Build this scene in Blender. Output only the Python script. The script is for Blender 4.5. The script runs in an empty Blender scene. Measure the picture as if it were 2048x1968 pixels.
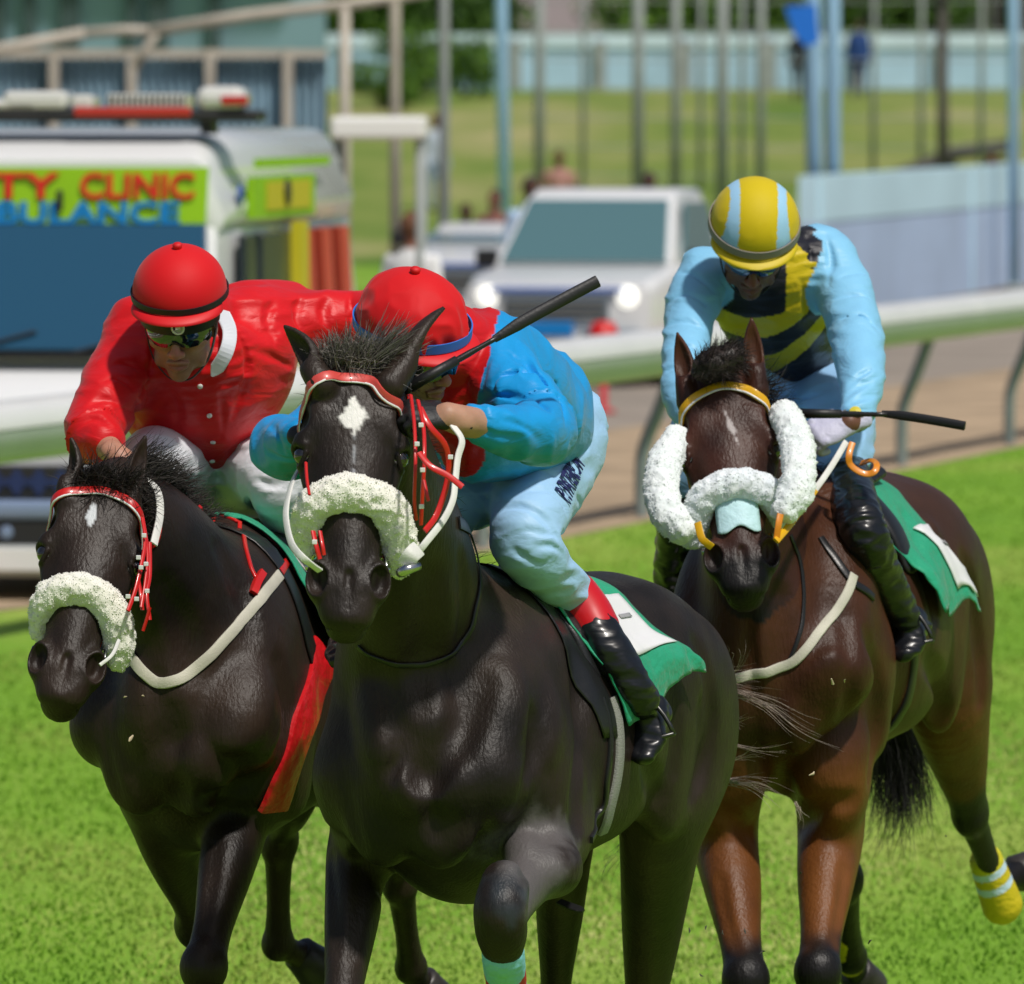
import bpy, math, random, os, time
import numpy as np
from mathutils import Vector, Matrix
T0=time.time()
VOX=1.0

scene=bpy.context.scene
COL=scene.collection
R=math.radians
# ------------------------------------------------------------------ camera
CAMZ=2.57; FS=16718.0; TH=math.atan((984-195)/FS)
cam_d=bpy.data.cameras.new('camera'); cam=bpy.data.objects.new('camera',cam_d); COL.objects.link(cam)
cam.location=(0,0,CAMZ); cam.rotation_euler=(math.pi/2-TH,0,0)
cam_d.sensor_width=36; cam_d.sensor_fit='HORIZONTAL'; cam_d.lens=FS/2048*36
cam_d.clip_start=0.5; cam_d.clip_end=3000
cam_d.dof.use_dof=True; cam_d.dof.focus_distance=18.6; cam_d.dof.aperture_fstop=8.0
scene.camera=cam
# ------------------------------------------------------------------ light
SUN_EL,SUN_AZ=R(58),R(35)      # azimuth: from camera side towards +x
w=bpy.data.worlds.new('World'); scene.world=w; w.use_nodes=True
nt=w.node_tree; nt.nodes.clear()
sky=nt.nodes.new('ShaderNodeTexSky'); sky.sky_type='NISHITA'; sky.sun_disc=False
sky.sun_elevation=SUN_EL; sky.sun_rotation=R(145); sky.air_density=1.0; sky.dust_density=2.5; sky.ozone_density=1.0
bg=nt.nodes.new('ShaderNodeBackground'); bg.inputs[1].default_value=0.075
out=nt.nodes.new('ShaderNodeOutputWorld')
nt.links.new(sky.outputs[0],bg.inputs[0]); nt.links.new(bg.outputs[0],out.inputs[0])
sd=bpy.data.lights.new('sun','SUN'); sd.energy=3.9; sd.angle=R(3.0); sd.color=(1,0.95,0.88)
sun=bpy.data.objects.new('sun',sd); COL.objects.link(sun)
# direction to the sun
sv=Vector((math.cos(SUN_EL)*math.sin(R(145)),math.cos(SUN_EL)*math.cos(R(145)),math.sin(SUN_EL)))
sun.rotation_euler=sv.to_track_quat('Z','Y').to_euler()
sun.location=(0,0,30)
scene.view_settings.view_transform='Standard'; scene.view_settings.look='None'
scene.view_settings.exposure=-0.27; scene.view_settings.gamma=1; scene.view_settings.use_curve_mapping=False
scene.render.engine='CYCLES'
scene.cycles.max_bounces=6; scene.cycles.use_denoising=True

def tick(s): print('[%.1fs] %s'%(time.time()-T0,s),flush=True)
A=lambda *v: np.array(v,dtype=float)
def unit(v):
    v=np.asarray(v,float); return v/(np.linalg.norm(v)+1e-12)
def ray(px,py):
    rx=(px-1024)/FS; ry=(984-py)/FS
    f=A(0,math.cos(TH),-math.sin(TH)); u=A(0,math.sin(TH),math.cos(TH))
    return f+ry*u+A(rx,0,0)
KY=1.0
def P(px,py,Y,k=None):
    d=ray(px,py); Y=Y*(KY if k is None else k); return A(0,0,CAMZ)+d*(Y/d[1])
def PG(px,py,z=0.0):
    d=ray(px,py); t=(z-CAMZ)/d[2]; return A(0,0,CAMZ)+d*t
def proj(p):
    p=np.asarray(p,float)-A(0,0,CAMZ)
    f=A(0,math.cos(TH),-math.sin(TH)); u=A(0,math.sin(TH),math.cos(TH))
    z=p@f; return 1024+FS*p[0]/z, 984-FS*(p@u)/z
# ------------------------------------------------------------------ noise
def _h(ix,iy,iz,s):
    n=(ix.astype(np.int64)*73856093)^(iy.astype(np.int64)*19349663)^(iz.astype(np.int64)*83492791)^(s*2654435)
    n=(n^(n>>13))*1274126177; n=n&0x7fffffff
    n=(n^(n>>15))*73244475; n=n&0x7fffffff
    return (n%65536)/32768.0-1.0
def vnoise(Q,scale,seed=0):
    q=np.asarray(Q,dtype=float)/scale; i=np.floor(q); f=q-i; f=f*f*(3-2*f); i=i.astype(np.int64)
    r=0
    for a in (0,1):
        wx=f[...,0] if a else 1-f[...,0]
        for b in (0,1):
            wy=f[...,1] if b else 1-f[...,1]
            for c in (0,1):
                wz=f[...,2] if c else 1-f[...,2]
                r=r+wx*wy*wz*_h(i[...,0]+a,i[...,1]+b,i[...,2]+c,seed)
    return r
def smooth(a,b,x):
    t=np.clip((x-a)/(b-a),0,1); return t*t*(3-2*t)
# ------------------------------------------------------------------ SDF
class Seg:
    """elliptical cone a->b, radii (u along side, v across) at both ends"""
    def __init__(s,a,b,ra,rb,side=(1,0,0)):
        s.a=np.asarray(a,float); s.b=np.asarray(b,float)
        d=s.b-s.a; s.L2=float(d@d)+1e-9; ax=d/math.sqrt(s.L2); s.d=d
        si=np.asarray(side,float); si=si-ax*(si@ax)
        if np.linalg.norm(si)<1e-4: si=np.cross(ax,(0.3,0.9,0.2))
        s.s=unit(si); s.n=np.cross(ax,s.s); s.ax=ax
        ra=(ra,ra) if np.isscalar(ra) else ra; rb=(rb,rb) if np.isscalar(rb) else rb
        s.ra=ra; s.rb=rb; s.c=(s.a+s.b)/2; s.R=math.sqrt(s.L2)/2+max(*ra,*rb)
    def ev(s,Q):
        p=Q-s.a; t=np.clip(p@s.d/s.L2,0,1); q=p-t[:,None]*s.d
        ru=s.ra[0]+(s.rb[0]-s.ra[0])*t; rv=s.ra[1]+(s.rb[1]-s.ra[1])*t; rw=np.minimum(ru,rv)
        u=(q@s.s)/ru; v=(q@s.n)/rv; w_=(q@s.ax)/rw
        k0=np.sqrt(u*u+v*v+w_*w_)+1e-9; k1=np.sqrt((u/ru)**2+(v/rv)**2+(w_/rw)**2)+1e-9
        return k0*(k0-1)/k1
class Chain:
    """smooth elliptical tube along a centre line; rows (x,y,z,ru,rv)"""
    def __init__(s,rows,side):
        c=np.asarray(rows,float); s.p=c[:,:3]; s.r=c[:,3:5]; d=s.p[1:]-s.p[:-1]; s.d=d; s.L2=(d*d).sum(1)+1e-12
        T=np.gradient(s.p,axis=0); T/=np.linalg.norm(T,axis=1,keepdims=True)+1e-12
        si=np.asarray(side,float); si=np.tile(si,(len(c),1)) if si.ndim==1 else si
        si0=si-T*(si*T).sum(1,keepdims=True); nn=np.linalg.norm(si0,axis=1); g0=int(np.argmax(nn)); out=np.zeros_like(si0)
        out[g0]=si0[g0]/nn[g0] if nn[g0]>.25 else unit(np.cross(T[g0],A(.31,.83,.46)))
        for rng in (range(g0+1,len(T)),range(g0-1,-1,-1)):
            pv=out[g0]
            for i in rng:
                c_=si0[i]/nn[i] if nn[i]>.5 else unit(pv-T[i]*(pv@T[i]))
                if c_@pv<0: c_=-c_
                out[i]=c_; pv=c_
        s.s=out
        s.T=T; s.n=np.cross(T,s.s); s.c=(s.p.min(0)+s.p.max(0))/2; s.R=np.max(np.linalg.norm(s.p-s.c,axis=1))+s.r.max()
        s.sc=(s.p[1:]+s.p[:-1])/2; s.sR=np.sqrt(s.L2)/2+np.maximum(s.r[1:].max(1),s.r[:-1].max(1))
        s.lo=(s.p-s.r.max(1)[:,None]).min(0); s.hi=(s.p+s.r.max(1)[:,None]).max(0)
    def ev(s,Q,cull=None,k=0):
        N=len(Q); best=np.full(N,1e9); bi=np.zeros(N,int); bt=np.zeros(N)
        for i in range(len(s.d)):
            if cull is not None and N>500:
                dist=np.linalg.norm(s.sc[i]-cull[0])-s.sR[i]-cull[1]
                if dist>k+.12: continue
            p=Q-s.p[i]; t=np.clip(p@s.d[i]/s.L2[i],0,1); q=p-t[:,None]*s.d[i]; e=(q*q).sum(1)
            m=e<best; best[m]=e[m]; bi[m]=i; bt[m]=t[m]
        out=np.full(N,9.0); m=best<1e8
        if not m.any(): return out
        i=bi[m]; t=bt[m][:,None]; Qm=Q[m]
        L=lambda a: a[i]*(1-t)+a[i+1]*t
        q=Qm-L(s.p); r=L(s.r); ru,rv=r[:,0],r[:,1]; rw=np.minimum(ru,rv)
        S_=L(s.s); N_=L(s.n); T_=L(s.T)
        u=(q*S_).sum(1)/ru; v=(q*N_).sum(1)/rv; w_=(q*T_).sum(1)/rw
        k0=np.sqrt(u*u+v*v+w_*w_)+1e-9; k1=np.sqrt((u/ru)**2+(v/rv)**2+(w_/rw)**2)+1e-9
        out[m]=k0*(k0-1)/k1; return out
class Ell:
    def __init__(s,c,r,X=(1,0,0),Y=(0,1,0)):
        s.c=np.asarray(c,float); r=(r,r,r) if np.isscalar(r) else r; s.r=np.asarray(r,float)
        X=unit(X); Y=np.asarray(Y,float); Y=unit(Y-X*(X@Y)); s.M=np.stack([X,Y,np.cross(X,Y)],1); s.R=max(r)
    def ev(s,Q):
        q=(Q-s.c)@s.M; k0=np.sqrt(((q/s.r)**2).sum(1))+1e-9; k1=np.sqrt(((q/s.r**2)**2).sum(1))+1e-9
        return k0*(k0-1)/k1
def crom(pts,n):
    """catmull-rom resample of an array of rows"""
    p=np.asarray(pts,float); out=[]
    m=len(p)
    for i in range(m-1):
        p0=p[max(i-1,0)] if i>0 else 2*p[0]-p[1]; p1=p[i]; p2=p[i+1]; p3=p[i+2] if i+2<m else 2*p[-1]-p[-2]
        for j in range(n):
            t=j/n
            out.append(0.5*((2*p1)+(-p0+p2)*t+(2*p0-5*p1+4*p2-p3)*t*t+(-p0+3*p1-3*p2+p3)*t**3))
    out.append(p[-1]); return np.array(out)
class SDF:
    def __init__(s): s.g=[]; s.disp=None
    def add(s,segs,k=0.03,neg=False):
        if not isinstance(segs,(list,tuple)): segs=[segs]
        s.g.append((list(segs),k,neg)); return s
    def seg(s,a,b,ra,rb,side=(1,0,0),k=0.03,neg=False): return s.add(Seg(a,b,ra,rb,side),k,neg)
    def ell(s,c,r,X=(1,0,0),Y=(0,1,0),k=0.03,neg=False): return s.add(Ell(c,r,X,Y),k,neg)
    def chain(s,rows,side=(1,0,0),k=0.03,n=7,neg=False):
        """rows: (pos, ru[, rv])"""
        rr=[list(r[0])+[r[1],(r[2] if len(r)>2 else r[1])] for r in rows]
        c=crom(rr,n) if n>1 else np.array(rr)
        c[:,3:]=np.maximum(c[:,3:],0.002)
        segs=[Chain(c,side)]
        return s.add(segs,k,neg)
    def __call__(s,Q,cull=None,disp=True):
        Q=np.atleast_2d(Q); d=np.full(len(Q),9.0); auto=False
        if cull is None and len(Q)<=9000:
            c_=(Q.min(0)+Q.max(0))/2; rd=np.sqrt(((Q-c_)**2).sum(1).max())
            if rd<.8: cull=(c_,rd+.2); auto=True
        for segs,k,neg in s.g:
            e=None
            for g in segs:
                if cull is not None and np.linalg.norm(g.c-cull[0])>g.R+cull[1]+k+0.01: continue
                v=g.ev(Q,cull,k) if isinstance(g,Chain) else g.ev(Q)
                e=v if e is None else np.minimum(e,v)
            if e is None: continue
            if neg:
                e=-e; h=np.clip(0.5-0.5*(e-d)/k,0,1); d=e+(d-e)*h+k*h*(1-h)
                # smooth max
            else:
                h=np.clip(0.5+0.5*(d-e)/k,0,1); d=d+(e-d)*h-k*h*(1-h)
        if disp and s.disp is not None:
            m=np.abs(d)<.03
            if m.any(): d[m]-=s.disp(Q[m])
        if auto: d=np.minimum(d,.2)
        return d
    def grad(s,Q,h=0.002):
        Q=np.atleast_2d(Q); g=np.zeros_like(Q)
        for i in range(3):
            e=np.zeros(3); e[i]=h; g[:,i]=s(Q+e)-s(Q-e)
        return g/(np.linalg.norm(g,axis=1,keepdims=True)+1e-12)
    def bounds(s):
        lo=np.full(3,1e9); hi=-lo
        for segs,k,neg in s.g:
            if neg: continue
            for g in segs:
                if isinstance(g,Chain): lo=np.minimum(lo,g.lo); hi=np.maximum(hi,g.hi)
                elif isinstance(g,Seg):
                    m1=max(g.ra);m2=max(g.rb)
                    lo=np.minimum(lo,np.minimum(g.a-m1,g.b-m2)); hi=np.maximum(hi,np.maximum(g.a+m1,g.b+m2))
                else: lo=np.minimum(lo,g.c-g.R); hi=np.maximum(hi,g.c+g.R)
        return lo-0.03,hi+0.03
    def hit(s,px,py,y0=None,y1=None):
        """first surface point along the view ray through a photo pixel"""
        if y0 is None:
            lo,hi=s.bounds(); y0,y1=lo[1],hi[1]
        ys=np.linspace(y0,y1,int((y1-y0)/0.010)+2); d=ray(px,py)
        Q=A(0,0,CAMZ)+np.outer(ys/d[1],d); v=s(Q,disp=False)
        i=np.where(v<0)[0]
        if len(i)==0: return Q[np.argmin(v)]
        i=i[0]; 
        if i==0: return Q[0]
        t=v[i-1]/(v[i-1]-v[i]); return Q[i-1]+(Q[i]-Q[i-1])*t
    def snap(s,Q,off=0.0,it=6):
        Q=np.array(np.atleast_2d(Q),float)
        for _ in range(it): Q=Q-s.grad(Q)*(s(Q,disp=False)-off)[:,None]
        return Q
def nets(sdf,h,lo=None,hi=None,B=12,clip=None):
    v,F,nr=nets_(sdf,h,lo,hi,B)
    if clip is not None:
        keep=clip(v); m=keep[F].all(1); F=F[m]
        used=np.unique(F); mp=np.full(len(v),-1); mp[used]=np.arange(len(used)); v=v[used]; nr=nr[used]; F=mp[F]
    return v,F,nr
def nets_(sdf,h,lo=None,hi=None,B=12):
    """surface nets over active blocks only; returns verts, quads, normals"""
    if lo is None: lo,hi=sdf.bounds()
    n=np.ceil((hi-lo)/h/B).astype(int)*B+1
    V=np.full(n,1.0,np.float32)
    nb=(n-1)//B; g=np.stack(np.meshgrid(*[np.arange(k) for k in nb],indexing='ij'),-1).reshape(-1,3)
    cen=lo+(g+0.5)*B*h; dc=sdf(cen,disp=False); rad=B*h*0.5*math.sqrt(3)
    act=np.abs(dc)<rad*1.15+0.014
    loc=np.stack(np.meshgrid(*[np.arange(B+1)]*3,indexing='ij'),-1).reshape(-1,3)*h
    for gi,c,d0,a in zip(g,cen,dc,act):
        i=gi*B; sl=tuple(slice(i[k],i[k]+B+1) for k in range(3))
        if a: V[sl]=sdf(loc+(lo+i*h),cull=(c,rad)).reshape(B+1,B+1,B+1)
        elif d0<0:
            sub=V[sl]; sub[sub==1.0]=-1.0
    ins=V<0
    cnt=np.zeros(tuple(k-1 for k in n),np.uint8)
    for a in (0,1):
        for b in (0,1):
            for c in (0,1):
                cnt+=ins[a:n[0]-1+a,b:n[1]-1+b,c:n[2]-1+c]
    ac=np.argwhere((cnt>0)&(cnt<8)); N=len(ac)
    idx=np.full(cnt.shape,-1,np.int32); idx[ac[:,0],ac[:,1],ac[:,2]]=np.arange(N)
    pos=np.zeros((N,3)); c_=np.zeros(N)
    cor=[(a,b,c) for a in (0,1) for b in (0,1) for c in (0,1)]
    cv={q:V[ac[:,0]+q[0],ac[:,1]+q[1],ac[:,2]+q[2]] for q in cor}
    for q in cor:
        for ax in range(3):
            if q[ax]: continue
            r=list(q); r[ax]=1; r=tuple(r); v0,v1=cv[q],cv[r]; m=(v0<0)!=(v1<0)
            t=np.where(m,v0/np.where(m,v0-v1,1),0); p=np.tile(np.array(q,float),(N,1)); p[:,ax]+=t
            pos+=p*m[:,None]; c_+=m
    pos=(ac+pos/c_[:,None]); 
    F=[]
    for ax in range(3):
        o=[0,1,2]; o.remove(ax); j,k=o
        if ax==1: j,k=k,j
        s0=[slice(None)]*3; s1=[slice(None)]*3; s0[ax]=slice(0,-1); s1[ax]=slice(1,None)
        a=ins[tuple(s0)]; b=ins[tuple(s1)]; e=np.argwhere(a!=b)
        e=e[(e[:,j]>0)&(e[:,k]>0)&(e[:,j]<n[j]-1)&(e[:,k]<n[k]-1)]
        fl=a[e[:,0],e[:,1],e[:,2]]
        def cell(dj,dk):
            q=e.copy(); q[:,j]-=dj; q[:,k]-=dk; return idx[q[:,0],q[:,1],q[:,2]]
        f=np.stack([cell(1,1),cell(0,1),cell(0,0),cell(1,0)],1)
        f[~fl]=f[~fl][:,::-1]; F.append(f)
    F=np.concatenate(F); F=F[(F>=0).all(1)]
    # normals by trilinear gradient
    def tri(p):
        p=np.clip(p,0,np.array(n)-1.001); i=p.astype(int); f=p-i; r=0
        for q in cor:
            wt=np.ones(len(p))
            for a in range(3): wt=wt*(f[:,a] if q[a] else 1-f[:,a])
            r=r+wt*V[i[:,0]+q[0],i[:,1]+q[1],i[:,2]+q[2]]
        return r
    nr=np.zeros((N,3))
    for a in range(3):
        e=np.zeros(3); e[a]=1.0; nr[:,a]=tri(pos+e)-tri(pos-e)
    nr/=np.linalg.norm(nr,axis=1,keepdims=True)+1e-9
    v=lo+pos*h
    return v,F,nr
# ------------------------------------------------------------------ objects
def tag(o,label=None,cat=None,group=None,kind=None):
    if label: o['label']=label
    if cat: o['category']=cat
    if group: o['group']=group
    if kind: o['kind']=kind
    return o
def empty(name,loc,label=None,cat=None,group=None,rz=0):
    o=bpy.data.objects.new(name,None); COL.objects.link(o); o.location=Vector(loc); o.rotation_euler=(0,0,rz)
    o.empty_display_size=0.1
    return tag(o,label,cat,group)
def link(name,me,parent=None):
    o=bpy.data.objects.new(name,me); COL.objects.link(o)
    if parent is not None:
        o.parent=parent
        if getattr(parent,'_',None) is None:
            # world-space meshes: cancel the parent's transform
            M=Matrix.Translation(parent.location)@parent.rotation_euler.to_matrix().to_4x4()
            o.matrix_parent_inverse=(PW(parent)).inverted()
    return o
def PW(o):
    M=Matrix.LocRotScale(o.location,o.rotation_euler,o.scale)
    if o.parent is not None: return PW(o.parent)@o.matrix_parent_inverse@M
    return M
def mesh_np(name,v,F,mat,parent=None,nr=None,col=None,smoothf=True):
    """v (N,3) world; F (M,k) array; col (N,3) linear"""
    me=bpy.data.meshes.new(name); v=np.asarray(v,np.float32); F=np.asarray(F,np.int32); k=F.shape[1]
    me.vertices.add(len(v)); me.vertices.foreach_set('co',v.ravel())
    me.loops.add(F.size); me.loops.foreach_set('vertex_index',F.ravel())
    me.polygons.add(len(F)); me.polygons.foreach_set('loop_start',np.arange(0,F.size,k,dtype=np.int32))
    me.polygons.foreach_set('loop_total',np.full(len(F),k,np.int32))
    me.update(calc_edges=True)
    me.polygons.foreach_set('use_smooth',np.full(len(F),smoothf))
    if col is not None:
        at=me.color_attributes.new('Col','FLOAT_COLOR','POINT')
        c=np.ones((len(v),4),np.float32); c[:,:3]=col; at.data.foreach_set('color',c.ravel())
    if nr is not None: me.normals_split_custom_set_from_vertices(nr.tolist())
    me.materials.append(mat)
    return link(name,me,parent)
class MB:
    """collects simple shapes into one mesh"""
    def __init__(s): s.v=[]; s.f=[]; s.m=[]
    def add(s,v,f,m=0):
        b=len(s.v); s.v+= [tuple(map(float,p)) for p in v]; s.f+=[tuple(b+i for i in q) for q in f]; s.m+=[m]*len(f); return s
    def box(s,c,size,rz=0,m=0,M=None):
        x,y,z=[k/2 for k in size]; pts=np.array([(a*x,b*y,d*z) for a in(-1,1) for b in(-1,1) for d in(-1,1)])
        if M is None:
            ca,sa=math.cos(rz),math.sin(rz); M=np.array([(ca,-sa,0),(sa,ca,0),(0,0,1)])
        pts=pts@np.asarray(M).T+np.asarray(c)
        return s.add(pts,[(0,1,3,2),(4,6,7,5),(0,4,5,1),(2,3,7,6),(0,2,6,4),(1,5,7,3)],m)
    def tube(s,pts,r,seg=10,m=0,cap=True,flat=1.0,nrm=None):
        p=np.asarray(pts,float); n=len(p); r=[r]*n if np.isscalar(r) else list(r)
        T=np.gradient(p,axis=0); T/=np.linalg.norm(T,axis=1,keepdims=True)+1e-12
        u=np.cross(T[0],(0,0,1)); 
        if np.linalg.norm(u)<0.1: u=np.cross(T[0],(0,1,0))
        u=unit(u); V=[]
        for i in range(n):
            if nrm is not None: u=np.cross(T[i],nrm[i] if np.ndim(nrm)>1 else nrm)
            u=unit(u-T[i]*(u@T[i])); w_=np.cross(T[i],u)
            for j in range(seg):
                a=2*math.pi*j/seg; V.append(p[i]+r[i]*(math.cos(a)*u+math.sin(a)*flat*w_))
        F=[(i*seg+j,i*seg+(j+1)%seg,(i+1)*seg+(j+1)%seg,(i+1)*seg+j) for i in range(n-1) for j in range(seg)]
        if cap: F+=[tuple(range(seg))[::-1],tuple((n-1)*seg+j for j in range(seg))]
        return s.add(V,F,m)
    def strap(s,pts,nrm,wd,th=0.003,m=0):
        """flat band along pts, nrm per point is the outward face direction"""
        p=np.asarray(pts,float); n=len(p); nrm=np.asarray(nrm,float)
        if nrm.ndim==1: nrm=np.tile(nrm,(n,1))
        wd=[wd]*n if np.isscalar(wd) else list(wd)
        T=np.gradient(p,axis=0); T/=np.linalg.norm(T,axis=1,keepdims=True)+1e-12; V=[]
        prof=[(-.5,-.5),(-.5,.3),(-.42,.5),(.42,.5),(.5,.3),(.5,-.5)]; k=len(prof)
        for i in range(n):
            N=unit(nrm[i]-T[i]*(nrm[i]@T[i])); W=np.cross(T[i],N)
            for a,b in prof: V.append(p[i]+W*a*wd[i]+N*b*th)
        F=[(i*k+j,i*k+(j+1)%k,(i+1)*k+(j+1)%k,(i+1)*k+j) for i in range(n-1) for j in range(k)]
        F+=[tuple(range(k))[::-1],tuple((n-1)*k+j for j in range(k))]
        return s.add(V,F,m)
    def lathe(s,prof,c=(0,0,0),X=(1,0,0),Z=(0,0,1),seg=24,m=0):
        """prof [(r,h)]"""
        X=unit(X); Z=unit(Z); Y=np.cross(Z,X); c=np.asarray(c,float); V=[]; n=len(prof)
        for r,h in prof:
            for j in range(seg):
                a=2*math.pi*j/seg; V.append(c+Z*h+r*(math.cos(a)*X+math.sin(a)*Y))
        F=[(i*seg+j,i*seg+(j+1)%seg,(i+1)*seg+(j+1)%seg,(i+1)*seg+j) for i in range(n-1) for j in range(seg)]
        F+=[tuple(range(seg))[::-1],tuple((n-1)*seg+j for j in range(seg))]
        return s.add(V,F,m)
    def prism(s,poly,a,b,m=0):
        """poly: list of 3D points, extruded by vector b-a"""
        n=len(poly); d=np.asarray(b,float)-np.asarray(a,float); V=[np.asarray(q,float) for q in poly]; V+=[q+d for q in V]
        F=[tuple(range(n))[::-1],tuple(range(n,2*n))]+[(i,(i+1)%n,n+(i+1)%n,n+i) for i in range(n)]
        return s.add(V,F,m)
    def build(s,name,mat,parent=None,smoothf=False,bev=0,auto=None):
        me=bpy.data.meshes.new(name); me.from_pydata(s.v,[],s.f)
        for mm in (mat if isinstance(mat,(list,tuple)) else [mat]): me.materials.append(mm)
        me.polygons.foreach_set('material_index',s.m)
        import bmesh
        b=bmesh.new(); b.from_mesh(me); bmesh.ops.recalc_face_normals(b,faces=b.faces); b.to_mesh(me); b.free()
        me.polygons.foreach_set('use_smooth',[bool(smoothf)]*len(me.polygons))
        if auto is not None:
            me.polygons.foreach_set('use_smooth',[True]*len(me.polygons)); me.set_sharp_from_angle(angle=R(auto))
        o=link(name,me,parent)
        if bev:
            md=o.modifiers.new('bevel','BEVEL'); md.width=bev; md.segments=2; md.limit_method='ANGLE'
        return o
# ------------------------------------------------------------------ materials
def L(r,g=None,b=None):
    """sRGB 0-255 to linear"""
    if g is None: r,g,b=r
    return tuple(((c/255)/12.92 if c/255<=0.04045 else ((c/255+0.055)/1.055)**2.4) for c in (r,g,b))
def mat(name,base=(.5,.5,.5),rough=.6,metal=0,spec=.5,attr=False,noise=None,bump=None,sheen=0,coat=0,coatr=.1,trans=0,emit=None,emis=1,sss=0,obj=True,hue=None):
    """noise=(scale,amount,detail) mottles the base; bump=(scale,strength,detail[,stretch xyz])"""
    m=bpy.data.materials.new(name); m.use_nodes=True; nt=m.node_tree; b=nt.nodes['Principled BSDF']
    b.inputs['Base Color'].default_value=(*base,1); b.inputs['Roughness'].default_value=rough
    b.inputs['Metallic'].default_value=metal; b.inputs['Specular IOR Level'].default_value=spec
    b.inputs['Sheen Weight'].default_value=sheen; b.inputs['Coat Weight'].default_value=coat; b.inputs['Coat Roughness'].default_value=coatr
    b.inputs['Transmission Weight'].default_value=trans
    if sss: b.inputs['Subsurface Weight'].default_value=sss; b.inputs['Subsurface Radius'].default_value=(.01,.004,.002); b.inputs['Subsurface Scale'].default_value=1
    if emit: b.inputs['Emission Color'].default_value=(*emit,1); b.inputs['Emission Strength'].default_value=emis
    src=None
    geo=nt.nodes.new('ShaderNodeNewGeometry')
    if attr:
        a=nt.nodes.new('ShaderNodeAttribute'); a.attribute_name='Col'; src=a.outputs['Color']; nt.links.new(src,b.inputs['Base Color'])
    if noise:
        n=nt.nodes.new('ShaderNodeTexNoise'); n.inputs['Scale'].default_value=noise[0]; n.inputs['Detail'].default_value=noise[2] if len(noise)>2 else 4
        nt.links.new(geo.outputs['Position'],n.inputs['Vector'])
        mr=nt.nodes.new('ShaderNodeMapRange'); mr.inputs[1].default_value=.3; mr.inputs[2].default_value=.7
        mr.inputs[3].default_value=1-noise[1]; mr.inputs[4].default_value=1+noise[1]
        nt.links.new(n.outputs['Fac'],mr.inputs[0])
        mx=nt.nodes.new('ShaderNodeVectorMath'); mx.operation='SCALE'
        if src is not None: nt.links.new(src,mx.inputs[0])
        else: mx.inputs[0].default_value=base
        nt.links.new(mr.outputs[0],mx.inputs['Scale']); nt.links.new(mx.outputs[0],b.inputs['Base Color'])
        mr2=nt.nodes.new('ShaderNodeMapRange'); mr2.inputs[3].default_value=max(rough-.08,0.02); mr2.inputs[4].default_value=min(rough+.08,1)
        nt.links.new(n.outputs['Fac'],mr2.inputs[0]); nt.links.new(mr2.outputs[0],b.inputs['Roughness'])
    if bump:
        vec=geo.outputs['Position']
        if len(bump)>3:
            mp=nt.nodes.new('ShaderNodeMapping'); mp.inputs['Scale'].default_value=bump[3]; nt.links.new(vec,mp.inputs[0]); vec=mp.outputs[0]
        n=nt.nodes.new('ShaderNodeTexNoise'); n.inputs['Scale'].default_value=bump[0]; n.inputs['Detail'].default_value=bump[2] if len(bump)>2 else 3
        nt.links.new(vec,n.inputs['Vector'])
        bp=nt.nodes.new('ShaderNodeBump'); bp.inputs['Strength'].default_value=bump[1]; bp.inputs['Distance'].default_value=1.0/bump[0]*0.5
        nt.links.new(n.outputs['Fac'],bp.inputs['Height']); nt.links.new(bp.outputs[0],b.inputs['Normal'])
    return m
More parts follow.
